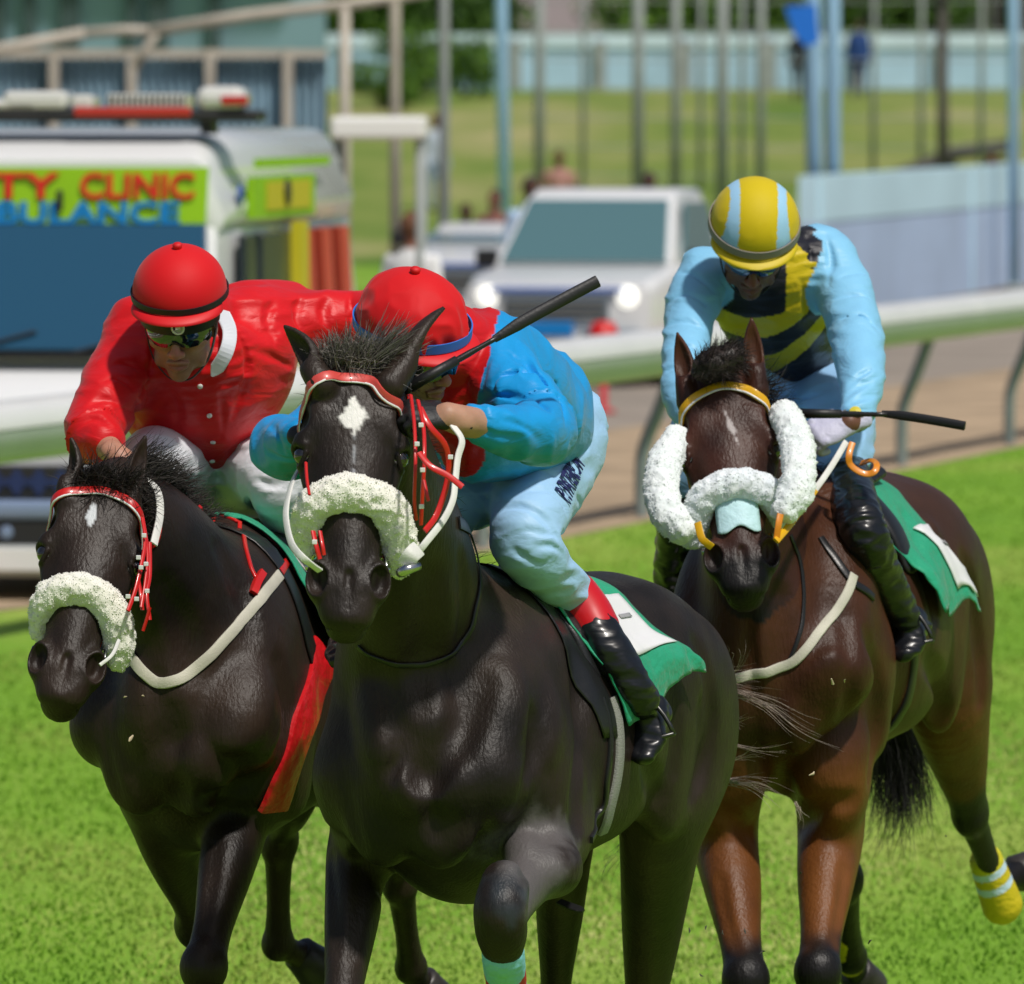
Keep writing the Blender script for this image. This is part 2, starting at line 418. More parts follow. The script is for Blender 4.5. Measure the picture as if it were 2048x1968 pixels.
# ================================================================== SETTING
RD=unit((0.2607,0.9654,0)); RN=A(-RD[1],RD[0],0); R0=A(-2.36,38.5,0)     # rail line on the ground
def rl(t,n,z=0): return R0+RD*t+RN*n+A(0,0,z)
def bank(x,y):
    return smooth(132,205,y)*2.75+smooth(230,900,y)*3.0
def sheet(name,f,us,vs,m,kind='structure',dz=0):
    U,V=np.meshgrid(us,vs,indexing='ij'); p=f(U.ravel(),V.ravel()); p[:,2]=bank(p[:,0],p[:,1])+dz
    nu,nv=len(us),len(vs); i=np.arange(nu*nv).reshape(nu,nv)
    F=np.stack([i[:-1,:-1],i[1:,:-1],i[1:,1:],i[:-1,1:]],-1).reshape(-1,4)
    o=mesh_np(name,p,F,m); o['kind']=kind; return o
def grass_mat(name,c1,c2,c3,s=1.0):
    m=bpy.data.materials.new(name); m.use_nodes=True; nt=m.node_tree; b=nt.nodes['Principled BSDF']; b.inputs['Roughness'].default_value=.8
    b.inputs['Specular IOR Level'].default_value=.2
    geo=nt.nodes.new('ShaderNodeNewGeometry')
    n1=nt.nodes.new('ShaderNodeTexNoise'); n1.inputs['Scale'].default_value=.55*s; n1.inputs['Detail'].default_value=5
    mp=nt.nodes.new('ShaderNodeMapping'); mp.inputs['Scale'].default_value=(1,.35,1); nt.links.new(geo.outputs['Position'],mp.inputs[0]); nt.links.new(mp.outputs[0],n1.inputs['Vector'])
    n2=nt.nodes.new('ShaderNodeTexNoise'); n2.inputs['Scale'].default_value=22*s; n2.inputs['Detail'].default_value=5; n2.inputs['Roughness'].default_value=.7
    nt.links.new(mp.outputs[0],n2.inputs['Vector'])
    r1=nt.nodes.new('ShaderNodeValToRGB'); e=r1.color_ramp.elements; e[0].position=.36; e[0].color=(*c1,1); e[1].position=.68; e[1].color=(*c3,1)
    k=e.new(.5); k.color=(*c2,1)
    mul=nt.nodes.new('ShaderNodeMix'); mul.data_type='FLOAT'; mul.inputs[0].default_value=.20
    nt.links.new(n1.outputs['Fac'],mul.inputs[2]); nt.links.new(n2.outputs['Fac'],mul.inputs[3]); nt.links.new(mul.outputs[0],r1.inputs[0])
    nt.links.new(r1.outputs[0],b.inputs['Base Color'])
    bp=nt.nodes.new('ShaderNodeBump'); bp.inputs['Strength'].default_value=.5; bp.inputs['Distance'].default_value=.03
    nt.links.new(n2.outputs['Fac'],bp.inputs['Height']); nt.links.new(bp.outputs[0],b.inputs['Normal'])
    return m
M_turf=grass_mat('turf_mat',(.15,.32,.022),(.20,.37,.032),(.36,.44,.09))
M_bank=grass_mat('bank_mat',(.07,.17,.015),(.20,.26,.055),(.40,.36,.17),.35)
ident=lambda u,v: np.stack([u,v,u*0],1)
sheet('ground',ident,np.concatenate([np.linspace(-1200,-40,12),np.linspace(-30,40,36),np.linspace(50,1200,12)]),
      np.concatenate([np.linspace(-20,120,30),np.linspace(125,240,47),np.linspace(250,1500,16)]),M_turf,dz=-.004)
railf=lambda u,v: R0+np.outer(u,RD)+np.outer(v,RN)
M_dirt=mat('dirt_mat',(.42,.31,.20),.9,noise=(1.2,.28,8),bump=(30,.6,5))
M_track=mat('track_mat',(.30,.255,.21),.9,noise=(.7,.2,8),bump=(20,.4,5))
M_verge=mat('verge_mat',(.16,.10,.035),.9,noise=(1.5,.5,6),bump=(20,.6,5))
sheet('dirt_path',lambda u,v: railf(u,np.maximum(v,.12+smooth(10,0,u)*1.25)),np.linspace(-34,95,130),np.array([.12,2,3.8]),M_dirt,dz=.001)
sheet('road',railf,np.linspace(-34,95,60),np.array([3.8,6,8.6]),M_track,dz=.003)
sheet('verge_soil',railf,np.linspace(-34,95,60),np.array([8.6,9.5,12.2]),M_verge,dz=.001)
sheet('service_road',railf,np.linspace(-30,66,40),np.array([12.2,16,21]),M_track,dz=.003)
sheet('grass_bank',ident,np.linspace(-60,60,50),np.linspace(128,228,50),M_bank,dz=.006)
# --- near turf blades (one mass of stuff)
rs=np.random.RandomState(5)
def blades(n,x0,x1,y0,y1,h0,h1,c0,c1,seed):
    rs=np.random.RandomState(seed)
    Y=1/(rs.uniform(1/y1,1/y0,n)); xs=rs.uniform(x0,x1,n)*Y/20.0
    base=np.stack([xs,Y,np.full(n,-.004)],1)
    # keep on the track side of the rail
    keep=((base-R0)@RN)<0.02; base=base[keep]; n=len(base)
    a=rs.uniform(0,math.pi,n); hh=rs.uniform(h0,h1,n); wd=rs.uniform(.003,.006,n)*(base[:,1]/20)
    ln=rs.normal(0,.5,(n,2))*hh[:,None]
    d=np.stack([np.cos(a)*wd,np.sin(a)*wd,0*a],1)
    mid=base+np.stack([ln[:,0]*.3,ln[:,1]*.3,hh*.62],1); tip=base+np.stack([ln[:,0],ln[:,1],hh],1)
    v=np.concatenate([base-d,base+d,mid+d*.7,mid-d*.7,tip]); i=np.arange(n)
    F3=np.stack([i+3*n,i+2*n,i+4*n],1); Fa=np.stack([i,i+n,i+2*n],1); Fb=np.stack([i,i+2*n,i+3*n],1)
    t=rs.uniform(0,1,n)[:,None]; pt=smooth(-.35,.45,vnoise(base*A(1,.4,1),.75,3))[:,None]
    c=(A(*c0)*(1-t)+A(*c1)*t)*(1-.55*pt)+pt*.45*A(.44,.48,.12)*(0.7+.5*t)
    for (gx,gy,rx,ry) in ((PG(1120,1890)[0],PG(1120,1890)[1],.35,1.3),(PG(1480,1900)[0],PG(1480,1900)[1],.30,1.1),(PG(1850,1560)[0],PG(1850,1560)[1],.5,2.6),(PG(640,1700)[0],PG(640,1700)[1],.3,2.2),(PG(1650,1700)[0],PG(1650,1700)[1],.3,1.3)):
        dd=((base[:,0]-gx)/rx)**2+((base[:,1]-gy)/ry)**2; w_=(np.exp(-dd)*np.clip(.75+.6*vnoise(base,.12,9),0,1))[:,None]; c=c*(1-w_*.75)+w_*.75*A(.54,.54,.20)
    return v,np.concatenate([F3,Fa,Fb]),np.tile(c,(5,1))
v,F,c=blades(200000,-2.2,2.2,17.5,78,.008,.021,(.17,.34,.028),(.21,.38,.036),1)
M_blade=mat('blade_mat',rough=.7,attr=True,spec=.25)
o=mesh_np('grass',v,F,M_blade,col=c,smoothf=False); o['kind']='stuff'
# --- foliage helper
def leafball(centers,n,size,c0,c1,seed,flat=.5):
    """many leaf quads spread over lumpy ellipsoid shells; centers [(c,(rx,ry,rz))]"""
    rs=np.random.RandomState(seed); V=[];C=[]
    for c,r in centers:
        d=rs.normal(size=(n,3)); d/=np.linalg.norm(d,axis=1,keepdims=True); rad=rs.uniform(.55,1.08,n)[:,None]
        p=np.asarray(c)+d*rad*np.asarray(r); p=p[p[:,2]>0.0] if False else p; m=len(p)
        nn=d+rs.normal(0,.6,(m,3)); nn/=np.linalg.norm(nn,axis=1,keepdims=True)
        u=np.cross(nn,rs.normal(size=(m,3))); u/=np.linalg.norm(u,axis=1,keepdims=True); w_=np.cross(nn,u)
        s=rs.uniform(.6,1.3,m)[:,None]*size
        V.append(np.stack([p-u*s,p-w_*s*flat,p+u*s,p+w_*s*flat],1).reshape(-1,3))
        t=rs.uniform(0,1,(m,1)); cc=A(*c0)*(1-t)+A(*c1)*t; C.append(np.repeat(cc,4,0))
    V=np.concatenate(V); C=np.concatenate(C); F=np.arange(len(V)).reshape(-1,4); return V,F,C
M_leaf=mat('leaf_mat',rough=.6,attr=True,spec=.3)
M_bark=mat('bark_mat',(.09,.065,.045),.9,noise=(6,.3,5),bump=(20,.6))
def tree(x,y,h,r,label,seed,c0=(.02,.07,.008),c1=(.10,.22,.02),group='trees beyond the far wall'):
    rs=np.random.RandomState(seed); z=float(bank(x,y)); e=empty('tree',(x,y,z),label,'tree',group)
    cs=[]
    for i in range(9):
        a=rs.uniform(0,6.28); q=rs.uniform(.1,.75)*r
        cs.append(((x+math.cos(a)*q,y+math.sin(a)*q,z+h*rs.uniform(.42,.86)),(r*rs.uniform(.35,.55),r*.45,r*rs.uniform(.28,.42))))
    V,F,C=leafball(cs,420,.17,c0,c1,seed); mesh_np('crown',V,F,M_leaf,e,col=C,smoothf=False)
    b=MB(); b.tube([(x,y,z-.1),(x+.1,y,z+h*.3),(x,y,z+h*.6)],[.28,.2,.1],8)
    for i in range(5):
        c=cs[i][0]; b.tube([(x+.05,y,z+h*(.25+.05*i)),((x+c[0])/2,(y+c[1])/2,z+h*.5),c],[.11,.07,.02],6)
    b.build('trunk',M_bark,e,smoothf=True)
def shrub(x,y,r,h,label,seed,c0=(.03,.09,.01),c1=(.13,.26,.02),group=None,cat='bush'):
    rs=np.random.RandomState(seed); z=float(bank(x,y))
    cs=[((x+rs.uniform(-.6,.6)*r,y+rs.uniform(-.4,.4)*r,z+h*rs.uniform(.25,.7)),(r*rs.uniform(.4,.6),r*.45,h*rs.uniform(.25,.4))) for i in range(7)]
    e=empty('bush',(x,y,z),label,cat,group)
    V,F,C=leafball(cs,330,.07,c0,c1,seed); mesh_np('crown',V,F,M_leaf,e,col=C,smoothf=False)
    b=MB()
    for c,_ in cs: b.tube([(x,y,z-.05),((x+c[0])/2,(y+c[1])/2,z+h*.3),c],[.03,.02,.008],5)
    b.build('stem',M_bark,e)
def wx(px,y): return (px-1024)*y/FS
TL=['dark green tree standing behind the white far wall, between the two cream fence poles',
    'bright green bushy tree above the far wall, beside the pale blue mast',
    'dull green tree partly hiding the pale pink building',
    'light green spreading tree above the far wall, beyond the truck roof',
    'broad tree with yellow green crown standing next to the pink building gable',
    'deep green tree behind the twin blue mast and the blue banner',
    'olive green tree standing behind the person in the blue coat',
    'dark olive tree at the far end of the white wall']
for i,(px,y,h,r) in enumerate([(700,236,8,4.0),(870,240,9,4.2),(1010,244,7.6,3.4),(1345,233,8.4,3.8),(1480,241,9,3.8),(1640,236,8.6,3.6),(1800,243,9,4.0),(1960,238,8.5,3.6)]):
    tree(wx(px,y),y,h,r,TL[i],20+i,(.018,.06,.008) if i%2==0 else (.03,.09,.01),(.09,.20,.02) if i%2==0 else (.17,.33,.03))
# far second line so no sky gaps
for i,px in enumerate(range(560,2150,105)):
    tree(wx(px,275),275+4*(i%3),11,4.6,'%s crown in the farthest row of trees, %s'%(['dark','olive','grey green'][i%3],['above the steel shed roof','behind the first cream pole','behind the grey pole by the ambulance','over the round bright bush','behind the slim pale blue mast','over the pink building wall','above the pink building roof ridge','beyond the black pole','behind the thin grey pole','over the yellow helmet','behind the blue banner','behind the twin masts','above the blue coated person','over the timber post','behind the mast by the orange shirt','at the end of the white wall'][i%16]),60+i,(.02,.055,.012),(.07,.15,.03),'farthest row of trees')
# --- far white wall along the top of the bank
M_pblue=mat('pale_blue_wall_mat',(.42,.62,.78),.7,noise=(.6,.14,6),bump=(8,.2))
M_white=mat('white_paint_mat',(.80,.80,.80),.45,noise=(1.5,.05,5))
M_whiteb=mat('white_panel_mat',(.62,.78,.86),.6,noise=(.8,.08,5))
M_grey=mat('grey_metal_mat',(.30,.33,.32),.55,noise=(2,.15,5))
M_dark=mat('dark_trim_mat',(.02,.02,.022),.5,noise=(5,.1,3))
e=empty('boundary_wall',(wx(1350,207),207,float(bank(0,207))),'long low pale blue wall along the top of the grass bank','wall')
zb=float(bank(0,207)); b=MB(); b.box((wx(1350,207),207,zb+.50),(wx(2200,207)-wx(600,207),.3,1.1)); b.build('lower_band',M_pblue,e)
b=MB(); b.box((wx(1350,207),206.95,zb+1.22),(wx(2200,207)-wx(600,207),.34,.34)); b.build('coping_band',M_whiteb,e)
for i in range(9):
    x=wx(690+i*170,206.7); b=MB(); b.box((x,206.72,zb+.62),(.28,.14,1.22)); b.build('pier',M_grey,e)
for i,(px,rr_,hh_) in enumerate([(700,2.2,4.2),(800,2.4,4.8),(930,2.2,4.4),(1330,2.3,4.6),(1420,2.4,5.0),(1520,2.2,4.4),(1700,2.4,4.8),(1790,2.2,4.2)]):
    z=0; x=wx(px,219); zb_=float(bank(0,219)); rs_=np.random.RandomState(300+i)
    cs=[((x+rs_.uniform(-.7,.7)*rr_,219+rs_.uniform(-.6,.6),zb_+hh_*rs_.uniform(.2,.75)),(rr_*.5,rr_*.4,hh_*.28)) for _ in range(8)]
    e=empty('bush',(x,219,zb_),['tall dark hedge bush behind the far wall beside the first cream pole','tall bush behind the far wall above the round green bush','tall bush behind the far wall next to the slim mast','tall bush behind the far wall just right of the pink building','bright tall bush behind the far wall over the yellow cap','tall bush behind the far wall touching the blue banner','tall bush behind the far wall next to the blue coat','tall bush behind the far wall short of the timber post'][i],'bush','tall bushes behind the far wall')
    V,F,C=leafball(cs,420,.13,(.02,.06,.01) if i%3 else (.05,.13,.012),(.09,.19,.02) if i%3 else (.16,.30,.03),310+i); mesh_np('crown',V,F,M_leaf,e,col=C,smoothf=False)
    b=MB(); 
    for c,_ in cs[:4]: b.tube([(x,219,zb_-.05),((x+c[0])/2,219,zb_+hh_*.3),c],[.06,.04,.015],5)
    b.build('stem',M_bark,e)
# --- pink building
M_pink=mat('rendered_wall_mat',(.50,.42,.44),.8,noise=(.5,.1,6))
M_roofb=mat('brown_roof_mat',(.13,.09,.08),.8,noise=(2,.2,5))
bx_,by_=wx(1195,225),225; zb2=float(bank(0,225))
e=empty('clubhouse',(bx_,by_,zb2),'pale pink grey building with brown eaves behind the far wall','building')
b=MB(); b.box((bx_,by_,zb2+2.9),(4.4,6,4.6)); b.build('wall',M_pink,e)
b=MB(); b.box((bx_,by_-3.1,zb2+.9),(4.9,.5,.5)); b.build('porch_beam',M_roofb,e)
b=MB(); b.prism([(bx_-2.6,by_-3.4,zb2+5.2),(bx_+2.6,by_-3.4,zb2+5.2),(bx_,by_-3.4,zb2+6.8)],(0,0,0),(0,6.8,0)); b.build('roof',M_roofb,e)
for k in range(3):
    b=MB(); xx=bx_-1.4+1.4*k; b.box((xx,by_-3.02,zb2+3.2),(.7,.08,1.0)); f=b.build('window',M_white,e)
    b=MB(); b.box((xx,by_-3.075,zb2+3.2),(.58,.03,.86)); b.build('pane',mat('dark_glass_mat%d'%k,(.03,.04,.05),.08),f)
# --- bushes at the end of the bank
BL=['round bright green bush in front of the pale far wall, beside the cream pole','dark green bush growing beside the pale blue mast','yellow green scrub at the foot of the steel blue fence']
for i,(px,y,r,h) in enumerate([(838,190,1.05,2.0),(930,193,.75,1.8),(765,186,.9,1.2)]): shrub(wx(px,y),y,r,h,BL[i],90+i)
for i,px in enumerate([60,150,235,330,430,520,610]):
    y=82+i*.6; shrub(wx(px,y),y,.45,.55,'scrubby weeds at the foot of the corrugated fence, %s'%['first clump from the light bar end','second clump, thin and grey','third clump with yellow tips','clump behind the red lamp bar','clump behind the white roof lamp','clump behind the roof edge','last clump beside the white canopy'][i],120+i,(.07,.12,.03),(.2,.26,.07),'weeds along the corrugated fence')
# --- steel blue corrugated fence & its pipe rail, upper left
M_steel=mat('steel_blue_sheet_mat',(.25,.38,.47),.55,noise=(1.2,.35,6),bump=(6,.3))
M_cream=mat('cream_pipe_mat',(.50,.45,.38),.5,noise=(3,.12,4))
fy=92.0; e=empty('corrugated_fence',(wx(320,fy),fy,0),'steel blue corrugated sheet fence behind the ambulance','fence')
x0,x1=wx(-900,fy),wx(655,fy); b=MB(); n=260; V=[];
for i in range(n+1):
    x=x0+(x1-x0)*i/n; o_=.05*math.sin(i*math.pi/1.5); V+=[(x,fy+o_,0),(x,fy+o_,3.02),(x,fy+.1+o_,3.02),(x,fy+.1+o_,0)]
b.add(V,[(4*i+j,4*i+4+j,4*i+4+(j+1)%4,4*i+(j+1)%4) for i in range(n) for j in range(4)]+[(0,1,2,3),(4*n,4*n+3,4*n+2,4*n+1)]); b.build('sheet',M_steel,e)
for i in range(10):
    x=x0+(x1-x0)*(i+.5)/10; b=MB(); b.box((x,fy-.16,1.55),(.10,.1,3.1)); b.build('post',M_cream,e)
b=MB(); b.box(((x0+x1)/2,fy-.1,3.05),(x1-x0,.12,.09)); b.build('top_rail',M_cream,e)
# grey blue shed above it
e=empty('shed',(wx(260,118),118,0),'grey blue steel shed with upright wall panels behind the corrugated fence','building')
M_shed=mat('shed_sheet_mat',(.22,.35,.42),.6,noise=(.4,.2,6))
b=MB(); b.box((wx(-275,118),118.5,3.2),(wx(650,118)-wx(-1200,118),1.0,6.4)); b.build('wall',M_shed,e)
M_shedd=mat('shed_gap_mat',(.05,.085,.09),.6)
for i,px in enumerate([-120,-10,60,140,265,318,430]):
    b=MB(); b.box((wx(px,117.9),117.9,4.2),(.28 if i%2 else .16,.14,3.6)); b.build('recess',M_shedd,e)
b=MB(); b.box((wx(200,118),117.8,6.5),(7.2,2.6,.14)); b.build('roof',M_roofb,e)
# sloping handrail
e=empty('handrail',(wx(320,88),88,0),'sloping cream pipe handrail running up past the steel fence','handrail')
hp=[P(-150,128,88),P(0,98,88),P(170,66,88),P(265,92,87.9),P(300,62,88),P(500,30,88),P(700,8,88),P(860,-18,88)]
b=MB(); b.tube([hp[0],hp[1],hp[2]],.06,8); b.tube([hp[4],hp[5],hp[6],hp[7]],.06,8); b.tube([hp[2],P(250,60,88),hp[4]],.05,8); b.tube([P(318,60,88),P(290,100,88),P(270,135,88)],.045,8); b.build('pipe',M_cream,e,smoothf=True)
for px in (690,790,888):
    y=88; pt=P(px,10,y); b=MB(); b.tube([(pt[0],y,0),(pt[0],y,6.5 if px>700 else 3.6)],.055,8); b.build('post',M_cream if px!=888 else M_grey,e,smoothf=True)
# --- slim grey fence poles
for i,(px,w_) in enumerate([(1078,.055),(1275,.06),(1350,.05),(1443,.06),(1520,.045)]):
    y=150; z=float(bank(0,y)); b=MB(); b.tube([(wx(px,y),y,z-.1),(wx(px+2,y),y,z+5.4)],[w_*1.9,w_*1.5],8)
    b.lathe([(.001,0),(w_*1.8,.02),(w_*1.2,.12),(.01,.16)],(wx(px+2,y),y,z+5.38),seg=8)
    tag(b.build('fence_pole',M_grey,smoothf=True),['slim grey pole to the right of the pale blue mast','grey pole in front of the far wall beyond the truck roof','thin grey pole between two thicker ones above the truck','grey pole above the yellow helmet','thinnest grey pole beside the blue banner'][i],'pole','grey poles on the bank')
e=empty('wire_fence',(wx(1500,158),158,float(bank(0,158))),'tall thin wire mesh fence with many slim posts across the grass bank','fence')
zf=float(bank(0,158)); xa,xb=wx(1050,158),wx(2150,158)
for i,px in enumerate([1165,1400,1482,1745,1840,1960,2070]):
    x=wx(px,158); b=MB(); b.tube([(x,158,zf-.1),(x+.03,158,zf+5.2)],[.05,.045],6); b.build('post',M_grey,e,smoothf=True)
b=MB()
for k in range(9): b.tube([(xa,158,zf+.3+.55*k),((xa+xb)/2,158,zf+.27+.55*k),(xb,158,zf+.3+.55*k)],.014,4)
b.build('wire',M_grey,e)
# --- pale blue masts
M_mast=mat('pale_blue_mast_mat',(.38,.63,.88),.45,noise=(2,.06,4))
def mast(px,yb,r,label,top=7.5,px2=None):
    b=MB(); z=float(bank(0,yb)); x=wx(px,yb); x2=wx(px2 if px2 else px,yb)
    b.lathe([(r*2.2,0),(r*2.2,.05),(r*1.25,.08)],(x,yb,z),seg=12); e=empty('mast',(x,yb,z),label,'mast','pale blue masts'); b.build('base_flange',M_grey,e,smoothf=False)
    b=MB(); b.tube([(x,yb,z+.05),((x+x2)/2,yb,z+top/2),(x2,yb,z+top)],[r,r*.95,r*.9],12); b.build('pole',M_mast,e,smoothf=True); return e
mast(1012,108,.085,'slim pale blue mast rising behind the heads beside the truck',8,992)
mast(1630,100,.10,'pale blue mast carrying the bright blue banner',8,1618)
mast(1665,101,.095,'pale blue mast standing close behind the one with the banner',8,1664)
mast(2028,112,.075,'pale blue mast behind the person in orange',8,2020)
b=MB(); q=[P(1570,14,99.6),P(1632,8,99.6),P(1638,84,99.6),P(1612,94,99.6),P(1590,70,99.6)]; b.prism(q,(0,0,0),(0,.08,0))
tag(b.build('banner',mat('blue_banner_mat',(.01,.18,.72),.6)),'bright blue banner fixed to the pale blue mast','banner')
# --- right-hand white wall
wd=unit((2.52,13,0)); wn=A(-wd[1],wd[0],0); W0=A(4.58,103,0)
e=empty('panel_wall',tuple(W0),'tall pale blue and white wall beyond the running rail','wall')
M_wallb=mat('lower_wall_mat',(.46,.60,.84),.7,noise=(.5,.1,6),bump=(5,.2))
M_wallt=mat('upper_wall_mat',(.56,.80,.92),.7,noise=(.5,.08,6))
def along(t0,t1,z0,z1,off,th,b):
    c=W0+wd*(t0+t1)/2+wn*off; b.box((c[0],c[1],(z0+z1)/2),(th,(t1-t0),z1-z0),M=np.array([[wn[0],wd[0],0],[wn[1],wd[1],0],[0,0,1]]).astype(float))
b=MB(); along(-6,70,0,1.12,0,.2,b); b.build('lower_panel',M_wallb,e)
b=MB(); along(-6,70,1.12,1.66,0,.23,b); b.build('upper_panel',M_wallt,e)
for i in range(4):
    b=MB(); along(-5.9+i*13,-5.86+i*13,0,1.6,-.125,.03,b); b.build('joint_strip',M_wallt,e)
b=MB(); c=W0+wd*15.2-wn*.14+A(0,0,1.1); b.lathe([(.001,0),(.13,.01),(.13,.05),(.02,.08)],c,X=(0,0,1),Z=-wn,seg=10); b.build('round_plate',M_grey,e)
# dark stone edging behind it
M_stone=mat('dark_stone_mat',(.07,.065,.055),.9,noise=(2,.4,6),bump=(8,.8))
b=MB(); rsb=np.random.RandomState(3)
for i in range(26):
    px=1352+i*9.6; y=139; b.box((wx(px,y),y+rsb.uniform(-.1,.1),float(bank(0,y))+.2),(.11,.5,.42+rsb.uniform(-.1,.1)),rz=rsb.uniform(-.3,.3))
tag(b.build('stone_edging',M_stone,smoothf=False,bev=.02),'low line of dark stones at the foot of the grass bank','edging')
b=MB(); p1,p2=P(1690,318,150),P(1905,256,160); p1[2]=bank(0,150)+.35; p2[2]=bank(0,160)+.6; b.tube([p1-A(.6,0,0),p1,p2,p2+A(1.6,8,.1)],.14,8)
for t in (0,.33,.66,1):
    q=p1*(1-t)+p2*t; b.tube([q-A(0,0,.7),q],.07,6)
tag(b.build('log_rail',M_stone,smoothf=True),'dark wooden log rail climbing the grass bank','rail')
b=MB(); b.tube([(wx(1886,150),150,.4),(wx(1884,150),150,4.3)],[.11,.09],8); b.lathe([(.001,0),(.14,.02),(.1,.14),(.01,.18)],(wx(1884,150),150,4.28),seg=8); tag(b.build('timber_post',M_stone,smoothf=True),'dark timber post standing on the bank above the log rail','post')
# ------------------------------------------------------------------ running rail
e=empty('running_rail',tuple(R0),'white running rail with curved grey posts beside the turf','rail')
M_rail=mat('white_rail_mat',(.82,.82,.82),.35,noise=(1.5,.04,4),coat=.3)
M_railu=mat('rail_skirt_mat',(.62,.62,.74),.5,noise=(1.5,.06,4))
ts=np.linspace(-33,90,83)
prof=[(-.13,0),(-.12,.10),(-.06,.155),(.03,.16),(.10,.12),(.13,.04),(.11,0),(0,-.012)]
b=MB(); V=[]
for t in ts:
    for a,z in prof: V.append(rl(t,a+.1,1.04+z*.75))
k=len(prof); b.add(V,[(i*k+j,i*k+(j+1)%k,(i+1)*k+(j+1)%k,(i+1)*k+j) for i in range(len(ts)-1) for j in range(k)]+[tuple(range(k)),tuple((len(ts)-1)*k+j for j in range(k))[::-1]])
b.build('cap_rail',M_rail,e,auto=50)
b=MB(); V=[]
prof=[(-.125,.996),(-.10,.86),(-.03,.815),(.06,.83),(.10,.90),(.11,.996)]
k=len(prof)
for t in ts:
    for a,z in prof: V.append(rl(t,a+.1,1.035-(.996-z)*.9))
b.add(V,[(i*k+j,i*k+(j+1)%k,(i+1)*k+(j+1)%k,(i+1)*k+j) for i in range(len(ts)-1) for j in range(k)]+[tuple(range(k)),tuple((len(ts)-1)*k+j for j in range(k))[::-1]])
b.build('lower_rail',M_railu,e,auto=50)
M_post=mat('rail_post_mat',(.20,.24,.24),.5,noise=(3,.15,4))
for i in range(30):
    t=20.5-3.7*14+i*3.7; b=MB()
    # goose neck: upright stem then sweeping over to carry the rail
    # leans in the picture plane: runs along the rail a little as it rises
    pts=[rl(t,.27,-.1),rl(t,.27,.30),rl(t+.02,.25,.45),rl(t+.08,.17,.68),rl(t+.14,.11,.88)]
    b.tube(crom(pts,4),[.042]*17,10); b.build('post',M_post,e,smoothf=True)
b_=0
# ------------------------------------------------------------------ vehicles
class Veh:
    def __init__(s,name,o,rz,label,cat): s.o=A(*o); s.rz=rz; s.e=empty(name,tuple(s.o),label,cat); c,q=math.cos(rz),math.sin(rz); s.M=np.array([[c,-q,0],[q,c,0],[0,0,1]])
    def w(s,p): return s.o+np.asarray(p,float)@s.M.T
    def part(s,name,b,m,parent=None,**k):
        b.v=[tuple(s.w(p)) for p in b.v]; return b.build(name,m,parent or s.e,**k)
def skin(secs,closed=True):
    """secs: list of rings (same length) of points"""
    b=MB(); k=len(secs[0]); V=[p for r in secs for p in r]
    F=[(i*k+j,i*k+(j+1)%k,(i+1)*k+(j+1)%k,(i+1)*k+j) for i in range(len(secs)-1) for j in range(k)]
    F+=[tuple(range(k))[::-1],tuple((len(secs)-1)*k+j for j in range(k))]
    return b.add(V,F)
M_car=mat('white_car_paint',(.80,.81,.82),.25,coat=.8,coatr=.05,noise=(.8,.02,3))
M_glass=mat('windscreen_mat',(.008,.075,.15),.06,spec=.8,coat=1,coatr=.02)
M_glass2=mat('truck_glass_mat',(.09,.19,.21),.10,spec=.8,coat=1,coatr=.02)
M_side=mat('side_glass_mat',(.015,.022,.026),.25,spec=.35)
M_lime=mat('lime_panel_mat',(.30,.58,.005),.5,noise=(2,.05,3))
M_yel=mat('yellow_panel_mat',(.62,.52,.02),.5)
M_red=mat('red_print_mat',(.70,.02,.01),.5)
M_orr=mat('red_stripe_mat',(.68,.07,.045),.5)
M_blu=mat('blue_print_mat',(.0,.22,.62),.5)
M_rubber=mat('rubber_mat',(.012,.012,.013),.85,bump=(60,.3))
M_chrome=mat('steel_mat',(.55,.56,.58),.22,metal=1)
M_lamp=mat('lamp_lens_mat',(.75,.75,.72),.1,spec=.8,coat=1)
M_redlamp=mat('red_lens_mat',(.55,.04,.03),.15,coat=1)
def textobj(s,body,loc,size,m,parent,veh,name='lettering',depth=.006,sx=1,rz=0,tilt=90,bold=.02,fit=None):
    cu=bpy.data.curves.new(name,'FONT'); cu.body=body; cu.size=size; cu.extrude=depth; cu.align_x='LEFT'; cu.offset=bold
    o=bpy.data.objects.new('tmp_text',cu); COL.objects.link(o)
    dg=bpy.context.evaluated_depsgraph_get(); me=bpy.data.meshes.new_from_object(o.evaluated_get(dg)); bpy.data.objects.remove(o)
    me.name=name
    if fit: xs=[v.co.x for v in me.vertices]; me.transform(Matrix.Translation((-min(xs)*fit/(max(xs)-min(xs)),0,0))@Matrix.Diagonal((fit/(max(xs)-min(xs)),1,1,1)))
    Mx=Matrix.Rotation(R(tilt),4,'X'); me.transform(Matrix.Diagonal((sx,1,1,1))); me.transform(Matrix.Translation(loc)@Matrix.Rotation(rz,4,'Z')@Mx)
    if veh is not None:
        me.transform(Matrix.Translation(veh.o)@Matrix.Rotation(veh.rz,4,'Z'))
    me.materials.clear(); me.materials.append(m)
    return link(name,me,parent)
# ---- ambulance
amb=Veh('ambulance',(-2.41,42.75,.005),R(-8),'white ambulance with lime lettered brow, blue windscreen and light bar','ambulance')
def rr(y,w_,z0,z1,r=.12,tw=None,n=5):
    """rounded cross-section ring at depth y, half width w_, tumblehome to tw on top"""
    tw=w_ if tw is None else tw; pts=[]
    for (cx,cz,a0,ww) in ((1,z0+r,-90,w_),(1,z1-r,0,tw),(-1,z1-r,90,tw),(-1,z0+r,180,w_)):
        for i in range(n+1):
            a=R(a0+90*i/n); pts.append((cx*(ww-r)+r*math.cos(a),y,cz+r*math.sin(a)))
    return pts
